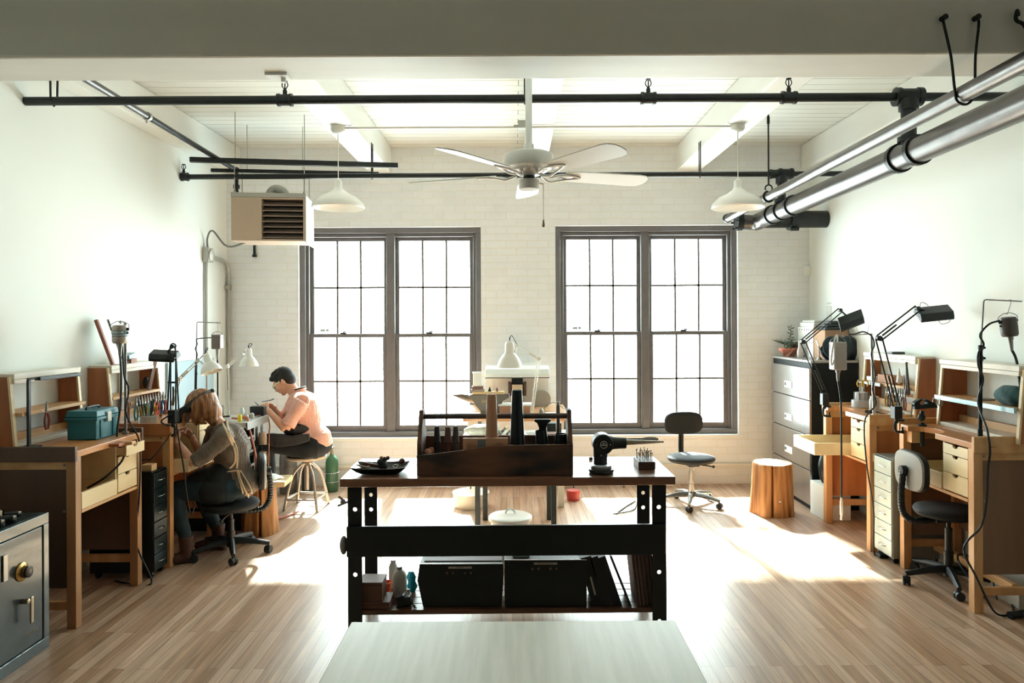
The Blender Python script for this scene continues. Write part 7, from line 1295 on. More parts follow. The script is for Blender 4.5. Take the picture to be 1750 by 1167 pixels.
# bundle and tools on the low table
s = MB(); random.seed(4); c = P(826, 740, 5.75); rings = []
for k in range(9): t = k / 8; r = 0.13 * math.sin(math.pi * (.12 + .8 * t)) ** .5; rings.append([Vector((c.x + 1.15 * r * (1 + .08 * math.sin(5 * a + k)) * math.cos(a), 5.72 + .6 * r * math.sin(a), ZL + 0.095 * t + 0.006 * math.sin(4 * a) * (1 if 0 < k < 8 else 0))) for a in [2 * math.pi * i / 24 for i in range(24)]])
s.loft(rings); s.build('cloth_pouch', mat('pouch_cream', '#c9c3b0', 0.8, 0, 0.3, 18, 0.8, 30), smooth=True, ang=180, label='cream cloth pouch lying on the low white table', cat='pouch')
for i in range(5): s = MB(); x = P(855 + i * 4, 740, 5.8).x; s.cyl((x, 5.70, ZL + 0.02 + 0.022 * (i % 3)), (x + 0.02, 5.84, ZL + 0.02 + 0.022 * (i % 3)), 0.0105, seg=10); s.build('paper_roll', mat('roll_tan%d' % (i % 2), ['#a8926b', '#5f6a55'][i % 2], 0.7), smooth=True, label='thin roll in the heap behind the tall wooden mandrel', cat='roll', group='rolls heaped on the low white table')
s = MB(); c = P(913, 741, 5.62); s.lathe([(0, 0), (0.035, 0), (0.07, 0.035), (0.066, 0.036), (0.032, 0.006), (0, 0.006)], (c.x - 0.02, 5.62, ZL), seg=22); s.build('white_bowl', mat('laminate_white', '#dcdfdc'), smooth=True, label='white bowl on the low table right of the black mandrel', cat='bowl')
s = MB(); s.box(0.22, 0.36, 5.6, 5.72, ZL, ZL + 0.035); s.build('tool_tray', mat('tray_brown', '#7b5443', 0.5), bevel=0.003, label='brown tray on the low table behind the black tubes', cat='tray')
s = MB(); s.box(0.26, 0.38, 5.80, 5.90, ZL, ZL + 0.09); s.build('dark_box', mat('box_dark', '#2d3433', 0.5), bevel=0.003, label='dark box at the back right of the low white table', cat='box')
# floor things under the tables
root = thing('lidded_bucket', 'white lidded bucket on the floor behind the workbench', 'bucket', (-0.03, 4.85, 0)); c = P(872, 872, 4.85); s = MB(); s.lathe([(0, 0), (0.115, 0), (0.138, 0.31), (0, 0.31)], (c.x, 4.88, 0.001), seg=32); s.build('pail', mat('bucket_white', '#dfe1db', 0.4), root, smooth=True)
s = MB(); s.lathe([(0.149, 0.300), (0.152, 0.304), (0.150, 0.326), (0.142, 0.332), (0.10, 0.335), (0.03, 0.345), (0, 0.347)], (c.x, 4.88, 0.001), seg=36); s.lathe([(0, 0.300), (0.149, 0.300)], (c.x, 4.88, 0.001), seg=36); s.build('lid', mat('lid_white', '#eceeea', 0.35), root, smooth=True)
s = MB(); s.tube(arc((c.x, 4.88, 0.345), 0.032, 0, 180, 10), 0.007, 8); s.build('lid_handle', mat('lid_white', '#eceeea'), root, smooth=True)
s = MB(); c = P(805, 846, 6.4); s.lathe([(0, 0), (0.15, 0), (0.165, 0.12), (0.17, 0.12), (0.17, 0.128), (0.158, 0.128), (0.145, 0.008), (0, 0.008)], (c.x, 6.4, 0.001), seg=36); s.build('enamel_basin', mat('basin_white', '#d9d4c6', 0.35), smooth=True, label='off-white round basin on the floor below the left window edge', cat='basin')
s = MB(); c = P(981, 830, 6.5); s.lathe([(0, 0), (0.058, 0), (0.062, 0.075), (0.058, 0.09), (0, 0.09)], (c.x, 6.6, 0.001), seg=22); s.build('red_tin', mat('tin_red', '#b3362c', 0.4), smooth=True, label='red tin on the floor behind the workbench, right of centre', cat='tin')
s = MB(); s.lathe([(0, 0), (0.05, 0), (0.052, 0.05), (0, 0.052)], (P(981, 780, 5.9).x, 5.9, ZL) if False else (P(985, 785, 6.9).x, 6.9, 0.001), seg=20); s.bm.free()
s = MB(); s.tube(smoothpath([(P(1045, 838, 6.4).x, 6.1, 0.008), (P(1070, 836, 6.4).x, 6.35, 0.008), (P(1090, 833, 6.4).x, 6.5, 0.008), (P(1075, 838, 6.4).x, 6.2, 0.008), (P(1040, 838, 6.4).x, 6.08, 0.008)], 6), 0.006, 8); s.build('extension_wire', BLK, smooth=True, label='black cord looped on the floor by the right bench leg', cat='cord')
# ================================================================ people
def blob(name, pieces, m, parent, vox=0.007, smooth=6, noise_amp=0.0, nscale=20, nstretch=(1, 1, 1)):
    """overlapping closed pieces fused into ONE continuous skin (voxel remesh + smoothing, baked)"""
    s = MB()
    for p in pieces:
        if p[0] == 't': s.tube(p[1], p[2], p[3] if len(p) > 3 else 14)
        elif p[0] == 's': s.sph(p[1], p[2], 18, 12, p[3] if len(p) > 3 else None)
        elif p[0] == 'e':      # ellipsoid with axes: centre, (fwd, side, up) dirs, radii
            c, (f, sd, u), r = p[1], p[2], p[3]; M = basis((0, 0, 0), f, sd, u); S = Matrix.Diagonal((*r, 1)); pr = [(math.sin(math.pi * i / 12), -math.cos(math.pi * i / 12)) for i in range(13)]; s.lathe(pr, c, M @ S, 20)
        elif p[0] == 'l': s.loft(p[1])
    bmesh.ops.recalc_face_normals(s.bm, faces=s.bm.faces)
    me = bpy.data.meshes.new('tmp'); s.bm.to_mesh(me); s.bm.free(); o = bpy.data.objects.new('tmp', me); COL.objects.link(o)
    rm = o.modifiers.new('r', 'REMESH'); rm.mode = 'VOXEL'; rm.voxel_size = vox; rm.use_smooth_shade = True
    sm = o.modifiers.new('s', 'SMOOTH'); sm.iterations = smooth; sm.factor = 0.5
    dg = bpy.context.evaluated_depsgraph_get(); dg.update(); me2 = bpy.data.meshes.new_from_object(o.evaluated_get(dg)); bpy.data.objects.remove(o); bpy.data.meshes.remove(me)
    b = MB(); b.bm.from_mesh(me2); bpy.data.meshes.remove(me2)
    if noise_amp:
        for v in b.bm.verts: v.co += v.normal * noise_amp * noise.noise(Vector((v.co.x * nstretch[0], v.co.y * nstretch[1], v.co.z * nstretch[2])) * nscale)
    return b.build(name, m, parent, smooth=True, ang=180)
def V(*a): return Vector(a)
def head_parts(c, f, sd, k=1.0):
    f = Vector(f).normalized(); sd = Vector(sd).normalized(); sd = (sd - f * f.dot(sd)).normalized(); u = f.cross(sd).normalized()
    if u.z < 0 and abs(f.z) < 0.9: u = -u
    H = lambda a, b_, d: Vector(c) + (f * a + sd * b_ + u * d) * k; ax = (f, sd, u)
    E = lambda p, r: ('e', p, ax, tuple(x * k for x in r))
    parts = [E(H(-.008, 0, .02), (.096, .074, .088)), E(H(.030, 0, -.03), (.058, .060, .075)), E(H(.038, 0, -.062), (.046, .050, .045)), E(H(.066, 0, -.092), (.022, .024, .018)),
             E(H(.082, 0, .022), (.014, .042, .012)), ('t', [H(.084, 0, .006), H(.098, 0, -.018), H(.109, 0, -.034), H(.098, 0, -.043)], [.007 * k, .009 * k, .0115 * k, .008 * k], 10),
             E(H(.095, .009, -.036), (.010, .008, .007)), E(H(.095, -.009, -.036), (.010, .008, .007)),
             E(H(.086, 0, -.058), (.014, .022, .0055)), E(H(.084, 0, -.068), (.013, .020, .006)),
             E(H(.062, .034, -.024), (.026, .022, .022)), E(H(.062, -.034, -.024), (.026, .022, .022))]
    for q in (-1, 1): parts += [E(H(-.006, .074 * q, -.012), (.017, .007, .030)), E(H(-.012, .078 * q, .004), (.014, .006, .014))]
    return parts, H, (f, sd, u)
def eyes(H, ax, root, k=1.0):
    f, sd, u = ax
    for q in (-1, 1):
        s = MB(); s.sph(H(.077, .031 * q, .002), .0115 * k, 12, 8); e = s.build('eye', mat('eye_white', '#d9d5cc', 0.3), root, smooth=True)
        s = MB(); s.sph(H(.0865, .031 * q, .001), .0045 * k, 10, 6); s.build('iris', mat('iris_dark', '#2b1d16', 0.3), e, smooth=True)
def hand_parts(w, d, n, side, curl=0.9, spread=0.012, k=1.0, thumb_curl=0.5):
    """w wrist point, d direction of the fingers, n palm normal (towards what is held), side vector = towards the thumb"""
    w = Vector(w); d = Vector(d).normalized(); n = Vector(n).normalized(); n = (n - d * d.dot(n)).normalized(); sv = d.cross(n).normalized() * side
    pc = w + d * .045 * k; out = [('t', [w - d * .02 * k, w + d * .012 * k, w + d * .05 * k, w + d * .082 * k], [.021 * k, .024 * k, .031 * k, .028 * k], 14)]
    out[0] = ('e', pc, (d, sv, n), (.052 * k, .040 * k, .016 * k)); out.append(('t', [w - d * .03 * k, w + d * .03 * k], [.022 * k, .020 * k], 14))
    for i, (ln, off) in enumerate(((.078, .030), (.086, .010), (.080, -.011), (.062, -.030))):
        a = w + (d * (.080 - .006 * abs(i - 1)) + sv * off) * k; segs = (.45, .30, .25); ang = 0.25 + .06 * i; p = a; pts = [a - d * .02 * k, a]; c0 = curl * (1 + 0.08 * i)
        for j, sg in enumerate(segs):
            ang += c0 * (.55, .6, .4)[j]; dd = d * math.cos(ang) + n * math.sin(ang) + sv * (.04 * (1.5 - i)) * 1.0; p = p + dd.normalized() * ln * sg * k; pts.append(p)
        out.append(('t', pts, [.0092 * k, .0094 * k, .0084 * k, .0078 * k, .0060 * k], 10)); out.append(('s', pts[-1], .0062 * k))
    a = w + (d * .022 + sv * .026) * k; p1 = a + (d * .028 + sv * .020 + n * .010) * k; p2 = p1 + (d * .026 + sv * .004 + n * .018 * (0.5 + thumb_curl)) * k; p3 = p2 + (d * .022 - sv * .006 + n * .014 * (0.5 + thumb_curl)) * k
    out.append(('t', [a, p1, p2, p3], [.014 * k, .0115 * k, .0098 * k, .0072 * k], 10)); out.append(('s', p3, .0073 * k))
    return out
SKIN = mat('skin_light', '#d9a386', 0.5, 0, 0.08, 12)
# ---------------------------------------------------------------- man on the stool
root = thing('person', 'person with short dark hair, glasses and pink checked shirt on the round stool', 'person', (SX, SY, 0))
YM = 6.36
pel = P(536, 762, YM); pel.z = 0.57; hipN, hipF = pel + V(-.0, -.09, -.01), pel + V(0, .09, -.01)
wst = P(523, 737, YM); chs = P(516, 700, YM); upb = P(512, 682, YM); nkb = P(504, 671, YM); hc = P(485, 651, YM)
shN, shF = P(517, 686, 6.19), P(509, 681, 6.54); elN, elF = P(488, 733, 6.13), P(482, 720, 6.62); wrN, wrF = P(458, 701, 6.17), P(467, 695, 6.40)
knN, knF = P(449, 756, 6.22), P(455, 756, 6.50); anN, anF = Vector((P(446, 850, 6.22).x, 6.24, 0.09)), Vector((P(462, 850, 6.5).x, 6.52, 0.09))
hp_, Hm, axm = head_parts(hc, (-math.cos(R(36)), -.02, -math.sin(R(36))), (0, -1, 0), 1.0)
body = hp_ + [('t', [nkb + V(.02, 0, -.03), nkb, hc + V(.03, 0, -.02)], [.060, .054, .055], 16),
    ('t', [pel, wst, chs, upb, nkb], [.135, .125, .135, .125, .05], 20), ('t', [shN, upb, shF], [.052, .08, .052], 16),
    ('t', [shN, shN.lerp(elN, .5), elN], [.052, .045, .038], 14), ('t', [elN, elN.lerp(wrN, .3), wrN], [.038, .037, .023], 14),
    ('t', [shF, shF.lerp(elF, .5), elF], [.052, .045, .038], 14), ('t', [elF, elF.lerp(wrF, .3), wrF], [.038, .037, .023], 14),
    ('t', [hipN, hipN.lerp(knN, .5), knN], [.085, .075, .055], 16), ('t', [hipF, hipF.lerp(knF, .5), knF], [.085, .075, .055], 16),
    ('t', [knN, knN.lerp(anN, .35), anN], [.055, .05, .032], 14), ('t', [knF, knF.lerp(anF, .35), anF], [.055, .05, .032], 14)]
body += hand_parts(wrN, P(440, 692, 6.2) - wrN, (0, .85, -.35), 1, 0.85) + hand_parts(wrF, P(450, 690, 6.33) - wrF, (-.2, -.9, -.3), -1, 0.9)
blob('body', body, SKIN, root, 0.0055, 4)
eyes(Hm, axm, root)
f, sd, u = axm
hair = [('e', Hm(-.018, 0, .035), axm, (.098, .082, .088)), ('e', Hm(-.055, 0, -.01), axm, (.058, .074, .068)), ('e', Hm(.055, 0, .075), axm, (.045, .06, .030))]
random.seed(31)
for k in range(70):
    a, b_ = random.uniform(-.9, 1.25), random.uniform(-1.1, 1.1); base = Hm(-.018 + .09 * math.sin(a) * math.cos(b_), .078 * math.sin(b_), .035 + .084 * math.cos(a) * math.cos(b_)); dr = (base - Hm(-.02, 0, .0)).normalized()
    hair.append(('t', [base - dr * .01, base + dr * .010 + f * .008, base + dr * .014 + f * .026 - u * .004], [.008, .006, .0025], 6))
for q in (-1, 1): hair.append(('t', [Hm(-.005, .073 * q, .045), Hm(.0, .077 * q, .015), Hm(.008, .076 * q, -.002)], [.014, .010, .004], 8))
blob('hair', hair, mat('hair_black', '#0f0e0c', 0.7, 0, 0.3, 60), root, 0.0045, 2)
s = MB(); GY = mat('glasses_cream', '#d9d2a4', 0.35)
for q in (-1, 1):
    s = MB(); s.bar(Hm(.088, .062 * q, .008), Hm(-.002, .080 * q, .012), .004, .008, u); s.tube([Hm(.098 + .0 * math.cos(a), (.031 + .024 * math.cos(a)) * q, .0 + .019 * math.sin(a)) for a in [2 * math.pi * i / 20 for i in range(21)]], .0028, 6, cap=False); s.bar(Hm(.098, .055 * q, .008), Hm(.088, .063 * q, .008), .004, .008, u)
    if q > 0: s.bar(Hm(.100, -.008, .004), Hm(.100, .008, .004), .004, .004, u)
    gl = s.build('glasses_frame', GY, root)
    s = MB(); s.lathe([(0, 0), (.023, 0), (.023, .001), (0, .001)], (0, 0, 0), basis(Hm(.098, .031 * q, 0), sd, u, f), 18); s.build('lens', mat('lens_clear', '#d8dfdc', 0.05, trans=0.85), gl)
SHM = stripes('pink_check', '#e9c3b4', '#cf8672', 110, 0, 0.85, 0.5, 2)
cuffN, cuffF = elN.lerp(shN, .12), elF.lerp(shF, .12)
bkA = P(545, 742, YM); shirt = [('t', [pel + V(.03, 0, -.015), pel + V(.02, 0, .05), wst + V(.02, 0, 0), wst.lerp(chs, .5) + V(.012, 0, 0), chs, upb, nkb + V(.005, 0, .0)], [.150, .150, .140, .140, .150, .135, .068], 22), ('t', [shN + V(0, -.008, 0), upb, shF + V(0, .008, 0)], [.062, .092, .062], 16),
    ('t', [shN, shN.lerp(elN, .45), cuffN], [.064, .062, .058], 14), ('t', [shF, shF.lerp(elF, .45), cuffF], [.064, .062, .058], 14), ('t', [cuffN, cuffN.lerp(shN, .2)], [.064, .064], 14), ('t', [cuffF, cuffF.lerp(shF, .2)], [.062, .062], 14), ('e', chs + V(.03, 0, .01), ((1, 0, 0), (0, 1, 0), (0, 0, 1)), (.13, .17, .15)), ('e', wst + V(.01, 0, -.02), ((1, 0, 0), (0, 1, 0), (0, 0, 1)), (.135, .165, .12)),
    ('t', [nkb + V(.035, 0, .005), nkb + V(.028, 0, .03)], [.066, .06], 18)]
blob('shirt', shirt, SHM, root, 0.009, 3, 0.012, 9)
s = MB()
for i in range(1): s.tube([nkb + V(.034 + .066 * math.cos(a) * .9, .066 * math.sin(a), .022 + .016 * math.cos(a)) for a in [2 * math.pi * k / 24 for k in range(25)]], .0095, 8, cap=False)
s.build('collar', SHM, root, smooth=True)
BLKC = mat('black_trousers', '#0d1114', 0.85, 0, 0.1, 30)
tr_ = [('t', [hipN + V(.05, .02, .0), hipN, hipN.lerp(knN, .5), knN, knN + V(-.01, 0, -.02)], [.11, .112, .095, .075, .07], 18), ('t', [hipF + V(.05, -.02, 0), hipF, hipF.lerp(knF, .5), knF, knF + V(-.01, 0, -.02)], [.11, .112, .095, .075, .07], 18), ('t', [knN, knN.lerp(anN, .4), anN + V(0, 0, .0)], [.075, .066, .052], 16), ('t', [knF, knF.lerp(anF, .4), anF], [.075, .066, .052], 16), ('e', pel + V(.02, 0, -.01), ((1, 0, 0), (0, 1, 0), (0, 0, 1)), (.145, .185, .10))]
tr_ = [p for p in tr_]
blob('trousers', tr_, BLKC, root, 0.01, 3, 0.006, 12)
# keep clothes above the seat surface
def lift(o, zmin):
    for v in o.data.vertices:
        z = v.co.z + WM[o.name].translation.z
        if z < zmin: v.co.z += (zmin - z)
for o in root.children:
    if o.name.split('.')[0] in ('trousers', 'shirt', 'body'):
        for v in o.data.vertices:
            w = WM[o.name] @ v.co
            if (w.x - SX) ** 2 + (w.y - SY) ** 2 < 0.19 ** 2 and 0.36 < w.z < SZ + 0.001: v.co.z += SZ + 0.001 - w.z + (0.001 if o.name.startswith('trousers') else 0.003)
for an, kn in ((anN, knN), (anF, knF)):
    s = MB(); blob('shoe', [('t', [V(an.x + .045, an.y, .035), V(an.x - .02, an.y, .045), V(an.x - .11, an.y, .032), V(an.x - .16, an.y, .026)], [.034, .042, .036, .025], 14), ('t', [V(an.x, an.y, .05), V(an.x, an.y, .11)], [.04, .045], 14)], mat('shoe_black', '#15171a', 0.4), root, 0.007, 3); s.bm.free()
# apron: strap band around the waist and a flap over the thighs
APR = mat('apron_charcoal', '#2b2b2c', 0.75, 0, 0.15, 14, 0.3, 20)
ap = [('e', P(514, 731, YM), ((1, 0, 0), (0, 1, 0), (0, 0, 1)), (.155, .192, .088)), ('e', wst + V(-.05, 0, -.03), ((1, 0, 0), (0, 1, 0), (0, 0, 1)), (.13, .165, .07))]
blob('apron_band', ap, APR, root, 0.009, 3, 0.008, 9)
fl = [('l', [[P(530, 742, y) + V(0, 0, .01) for y in (6.15, 6.55)] + [P(530, 754, y) for y in (6.55, 6.15)], [P(500, 745, y) + V(0, 0, .0) for y in (6.13, 6.57)] + [P(500, 762, y) for y in (6.57, 6.13)], [P(470, 741, y) for y in (6.11, 6.58)] + [P(472, 764, y) for y in (6.58, 6.11)], [P(456, 741, y) for y in (6.11, 6.58)] + [P(455, 759, y) for y in (6.58, 6.11)]])]
blob('apron_flap', fl, APR, root, 0.009, 5, 0.008, 9)
s = MB(); s.tube([nkb + V(.03 + .07 * math.cos(a) * .9, .07 * math.sin(a), .035 + .02 * math.cos(a)) for a in [R(x) for x in range(-100, 101, 20)]], .007, 8); s.build('apron_strap', APR, root, smooth=True)
# what the man holds
hx_ = P(441, 692, 6.25); s = MB(); s.tube([hx_ + V(-.03, 0, .03), hx_ + V(0, 0, 0), hx_ + V(.02, .01, -.035)], [.004, .008, .007], 8); s.box(hx_.x - .012, hx_.x + .012, 6.235, 6.265, hx_.z - .03, hx_.z - .01); s.build('torch_tip', GREYM, smooth=True, label='small metal tool held in the hands of the man', cat='tool', origin=tuple(hx_))
hp2 = P(462, 684, 6.38); s = MB(); s.tube([hp2 + V(-.07, -.03, -.01), hp2, hp2 + V(.03, .01, .012)], [.003, .0055, .006], 8); s.build('soldering_pick', mat('pick_slate', '#77808a', 0.4, 0.4), smooth=True, label='slim grey pick held in the man\'s farther hand', cat='tool')
s = MB(); s.tube(smoothpath([hx_ + V(.02, .01, -.035), P(452, 703, 6.2), P(458, 712, 6.12), P(461, 728, 6.1), P(460, 742, 6.1), (P(458, 790, 6.08).x, 6.09, .42), (P(455, 860, 6.08).x, 6.09, .012)], 8), .006, 8); s.build('torch_hose', mat('hose_rust', '#9c6a52', 0.45), smooth=True, label='thin rust-brown hose falling from the man\'s hands to the floor', cat='hose')
# ---------------------------------------------------------------- woman
root = thing('person', 'person with bobbed auburn hair and a black magnifier visor, bent over the left bench', 'person', (-2.03, 5.10, 0))
pel = V(-2.03, 5.10, 0.485); wst = P(397, 800, 5.10); chs = P(392, 765, 5.10); upb = P(387, 742, 5.10); nkb = P(375, 725, 5.10); hc = P(343, 694, 5.10)
shN, shF = P(383, 746, 4.945), P(368, 738, 5.26); elN, elF = P(331, 793, 4.90), P(346, 782, 5.33); wrN, wrF = P(302, 754, 4.93), P(326, 744, 5.14)
hipN, hipF = pel + V(-.02, -.085, .0), pel + V(-.02, .085, .0); knN, knF = V(-2.42, 4.965, .50), V(-2.36, 5.22, .47)
anN = V(-2.31, 4.915, .115); anF = V(-2.205, 5.20, .11)
FD = (-.87, -.02, -.49)
hp_, Hw, axw = head_parts(hc, FD, (.0, 1, .0), 1.04); f, sd, u = axw
body = hp_ + [('t', [nkb + V(.02, 0, -.02), nkb, hc + V(.03, 0, -.03)], [.054, .048, .050], 16), ('t', [pel, wst, chs, upb, nkb], [.125, .105, .115, .105, .045], 20), ('t', [shN, upb, shF], [.045, .075, .045], 16),
    ('t', [shN, shN.lerp(elN, .5), elN], [.045, .039, .033], 14), ('t', [elN, elN.lerp(wrN, .3), wrN], [.033, .032, .020], 14), ('t', [shF, shF.lerp(elF, .5), elF], [.045, .039, .033], 14), ('t', [elF, elF.lerp(wrF, .3), wrF], [.033, .032, .020], 14),
    ('t', [hipN, hipN.lerp(knN, .5), knN], [.082, .07, .05], 16), ('t', [hipF, hipF.lerp(knF, .5), knF], [.082, .07, .05], 16), ('t', [knN, knN.lerp(anN, .35), anN], [.05, .047, .03], 14), ('t', [knF, knF.lerp(anF, .35), anF], [.05, .047, .03], 14)]
body += hand_parts(wrN, P(301, 732, 4.99) - wrN, (.25, .95, .0), 1, 0.9, k=.93) + hand_parts(wrF, P(309, 727, 5.08) - wrF, (-.1, -.8, -.5), -1, 0.95, k=.93)
blob('body', body, SKIN, root, 0.0052, 4)
eyes(Hw, axw, root, 1.02)
HAIR = mat('hair_auburn', '#b07a4c', 0.45, 0, 0.4, 45, 0.6, 90, (1, 1, 0.12), col2='#6b4329')
hair = [('e', Hw(-.012, 0, .030), axw, (.104, .086, .094)), ('e', Hw(-.055, 0, -.005), axw, (.072, .082, .085)), ('e', P(366, 705, 5.1), ((1, 0, 0), (0, 1, 0), (0, 0, 1)), (.052, .078, .085)), ('e', P(369, 717, 5.1), ((1, 0, 0), (0, 1, 0), (0, 0, 1)), (.042, .072, .055))]
random.seed(41)
for k in range(64):
    t = k / 63; a = R(-98 + 196 * t); # around the back of the head from one temple to the other
    b0 = Hw(-.012 - .088 * math.cos(a), .082 * math.sin(a), .012 + random.uniform(-.01, .02)); side = abs(math.sin(a)); L_ = .15 - .02 * random.random() - .01 * (1 - side)
    ow = (b0 - Hw(-.01, 0, .01)); ow.z = 0; ow = ow.normalized() * .012
    dwn = V(.10, -.0, -1).normalized()
    hair.append(('t', [b0 + V(0, 0, .03), b0 + ow, b0 + ow * 1.2 + dwn * L_ * .5, b0 + ow * .4 + dwn * L_ * .85, b0 - ow * .2 + dwn * L_], [.016, .018, .016, .012, .004], 8))
for q in (-1, 1):
    for k in range(4): b0 = Hw(.045 + .012 * k, .070 * q, .045 - .01 * k); hair.append(('t', [b0, b0 + V(-.01, .006 * q, -.04), b0 + V(-.012, .004 * q, -.085), b0 + V(-.008, 0, -.12)], [.014, .013, .010, .003], 8))
blob('hair', hair, HAIR, root, 0.005, 3, 0.004, 40, (1, 1, .2))
s = MB()
rr = [Hw(-.008 + .108 * math.cos(a), .094 * math.sin(a), .038 - .012 * math.cos(a)) for a in [2 * math.pi * i / 36 for i in range(37)]]
A = [];
for p in rr: A.append([p + u * .019, p - u * .019, p - u * .019 + (p - Hw(-.008, 0, .03)).normalized() * .006, p + u * .019 + (p - Hw(-.008, 0, .03)).normalized() * .006])
s.loft(A[:-1] + [A[0]], cap=False); s.build('visor_band', mat('visor_grey', '#4b4c4b', 0.5), root, smooth=True)
s = MB(); pv = [(.015, .046), (.10, .050), (.178, -.022), (.166, -.052), (.10, -.004), (.015, .004)]
s.prism(pv, lambda a, b_, t: Hw(a, t, b_), -.086, .086); s.build('visor_hood', mat('visor_black', '#16191b', 0.45), root, bevel=.008)
s = MB(); s.prism([(.186, -.028), (.192, -.03), (.176, -.060), (.170, -.055)], lambda a, b_, t: Hw(a, t, b_), -.055, .055); s.build('visor_lens', CHROME, root)
s = MB(); s.sph(Hw(-.122, .0, .052), .017, 12, 8); s.build('visor_knob', mat('visor_black', '#16191b'), root, smooth=True)
SHW = stripes('brown_stripe', '#5f564e', '#766b60', 95, 0, 0.85, 0.6)
cuffN, cuffF = elN.lerp(shN, .05), elF.lerp(shF, .05)
shirt = [('t', [pel + V(.015, 0, .03), wst + V(.012, 0, -.02), wst.lerp(chs, .5) + V(.012, 0, 0), chs + V(.005, 0, 0), upb, nkb + V(.0, 0, 0)], [.125, .118, .125, .135, .122, .062], 22), ('t', [shN + V(0, -.006, 0), upb, shF + V(0, .006, 0)], [.055, .088, .055], 16), ('t', [shN, shN.lerp(elN, .45), cuffN], [.060, .060, .055], 14), ('t', [shF, shF.lerp(elF, .45), cuffF], [.056, .053, .050], 14), ('t', [cuffN, cuffN.lerp(shN, .16)], [.060, .058], 14),
    ('s', shN, .068), ('s', shF, .066), ('e', chs + V(.035, 0, -.01), ((1, 0, 0), (0, 1, 0), (0, 0, 1)), (.115, .155, .12)), ('e', pel + V(.075, 0, .03), ((1, 0, 0), (0, 1, 0), (0, 0, 1)), (.10, .15, .09))]
SHIRTW = blob('shirt', shirt, SHW, root, 0.008, 3, 0.014, 11)
JE = mat('jeans_teal', '#122c36', 0.8, 0, 0.25, 20, 0.2, 80)
jn = [('t', [hipN + V(.03, .02, -.01), hipN, hipN.lerp(knN, .5), knN], [.10, .102, .084, .064], 18), ('t', [hipF + V(.03, -.02, -.01), hipF, hipF.lerp(knF, .5), knF], [.10, .102, .084, .064], 18), ('t', [knN, knN.lerp(anN, .4), anN + V(0, 0, .05)], [.064, .057, .042], 16), ('t', [knF, knF.lerp(anF, .4), anF + V(-.01, 0, .05)], [.064, .057, .042], 16), ('e', pel + V(.02, 0, 0), ((1, 0, 0), (0, 1, 0), (0, 0, 1)), (.13, .165, .085))]
blob('jeans', jn, JE, root, 0.009, 3, 0.005, 14)
BT = mat('boot_brown', '#4a2a20', 0.55, 0, 0.2, 20)
for an, d in ((anN, V(-.75, -.35, 0)), (anF, V(-1, .05, 0))):
    d = d.normalized(); z0 = 0.03
    blob('boot', [('t', [V(an.x, an.y, .03) - d * .035, V(an.x, an.y, .04) + d * .03, V(an.x, an.y, .035) + d * .11, V(an.x, an.y, .028) + d * .17], [.03, .038, .036, .026], 14), ('t', [V(an.x, an.y, .04), V(an.x, an.y, .10), V(an.x, an.y, .19)], [.04, .042, .050], 16), ('t', [V(an.x, an.y, .001) - d * .04, V(an.x, an.y, .03) - d * .035], [.026, .03], 12)], BT, root, 0.006, 3)
AB = mat('apron_black', '#12171a', 0.8, 0, 0.1, 14, 0.3, 20)
ap = [('e', wst + V(-.055, -.015, -.05), ((1, 0, 0), (0, 1, 0), (0, 0, 1)), (.125, .160, .125)), ('t', [pel + V(-.05, -.05, .055), pel + V(-.2, -.06, .06), V(-2.33, 5.0, .53)], [.125, .10, .06], 16), ('t', [pel + V(-.05, .05, .055), pel + V(-.2, .06, .06), V(-2.3, 5.16, .52)], [.105, .082, .055], 16), ('e', pel + V(-.09, -.04, .08), ((1, 0, 0), (0, 1, 0), (0, 0, 1)), (.13, .14, .10)), ('e', pel + V(-.10, -.08, .0), ((1, 0, 0), (0, 1, 0), (0, 0, 1)), (.155, .13, .115))]
blob('apron', ap, AB, root, 0.009, 3, 0.008, 9)
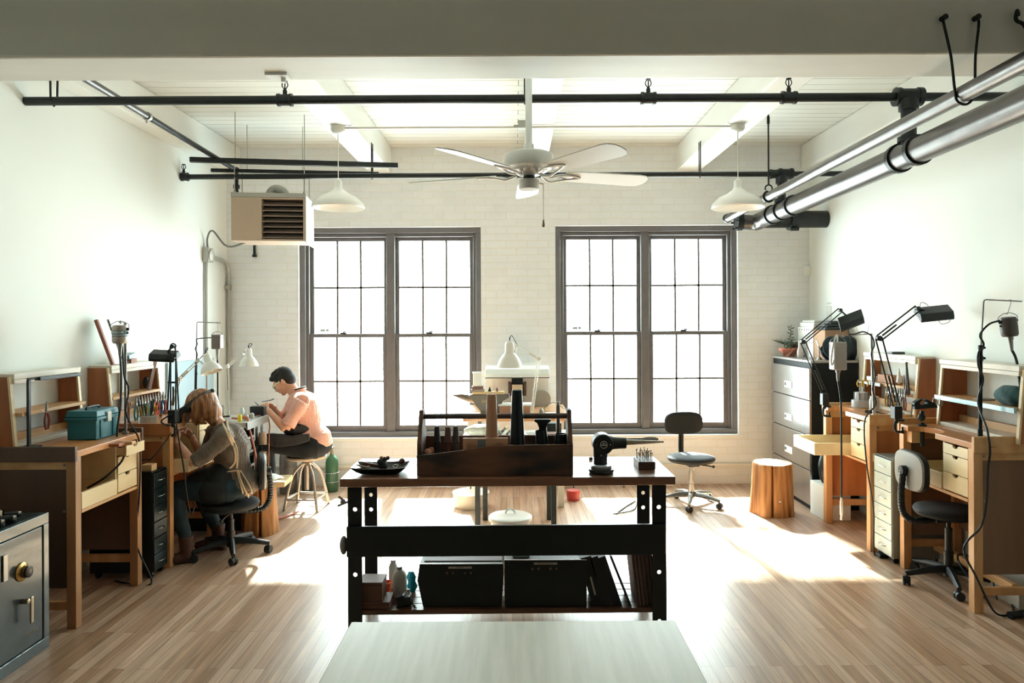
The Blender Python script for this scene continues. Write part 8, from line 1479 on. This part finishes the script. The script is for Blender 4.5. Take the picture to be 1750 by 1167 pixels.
for o in root.children:
    if o.name.split('.')[0] in ('jeans', 'shirt', 'body', 'apron'):
        for v in o.data.vertices:
            w = WM[o.name] @ v.co
            if (w.x + 2.07) ** 2 + (w.y - 5.10) ** 2 < 0.21 ** 2 and 0.28 < w.z < 0.393 : v.co.z += 0.393 - w.z
STP = mat('strap_cream', '#c9b396', 0.8)
from mathutils.bvhtree import BVHTree
_W = WM[SHIRTW.name]; _me = SHIRTW.data; bvh = BVHTree.FromPolygons([_W @ v.co for v in _me.vertices], [p.vertices[:] for p in _me.polygons])
def onshirt(p):
    o_ = Vector((0, 0, CH)); d = (Vector(p) - o_).normalized(); q, n_, i_, d_ = bvh.ray_cast(o_, d)
    if q is None: q, n_, i_, d_ = bvh.find_nearest(Vector(p))
    return q + n_ * 0.004
for pts in (([nkb + V(.045, -.05, .012), P(393, 752, 4.985), P(401, 772, 4.99), P(401, 790, 5.0), P(393, 800, 4.975)]), ([nkb + V(.03, .05, .02), P(392, 742, 5.02), P(403, 765, 5.09), P(405, 790, 5.09), P(404, 800, 5.06)]), ([P(387, 806, 4.968), P(397, 805, 4.975), P(408, 803, 5.0)]), ([P(407, 803, 5.0), P(412, 822, 4.985), P(420, 840, 4.975), P(427, 852, 4.97), P(432, 846, 4.97), P(423, 825, 4.975), P(410, 804, 5.0)]), ([P(405, 804, 4.99), P(412, 830, 4.97), P(419, 852, 4.965), P(425, 853, 4.965), P(420, 838, 4.968)])):
    s = MB(); s.tube([onshirt(p) for p in smoothpath(pts, 5)], .0055, 8, sx=1.4); s.build('apron_strap', STP, root, smooth=True)
s = MB(); wc = wrF.lerp(P(309, 727, 5.08), .05); dd = (P(309, 727, 5.08) - wrF).normalized(); x, y, _ = frame_of(dd); s.tube([wc + (x * math.cos(a) + y * math.sin(a)) * .026 for a in [2 * math.pi * i / 20 for i in range(21)]], .003, 6, cap=False); s.build('bracelet', CHROME, root, smooth=True)
s = MB(); g = P(307, 727, 5.04); s.tube([g + V(-.02, 0, -.035), g + V(0, 0, 0), g + V(.012, 0, .03)], [.002, .006, .006], 8); s.build('hand_graver', mat('graver_wood', '#8a5a3c', 0.5), smooth=True, label='small tool held between the hands of the woman at the bench', cat='tool')
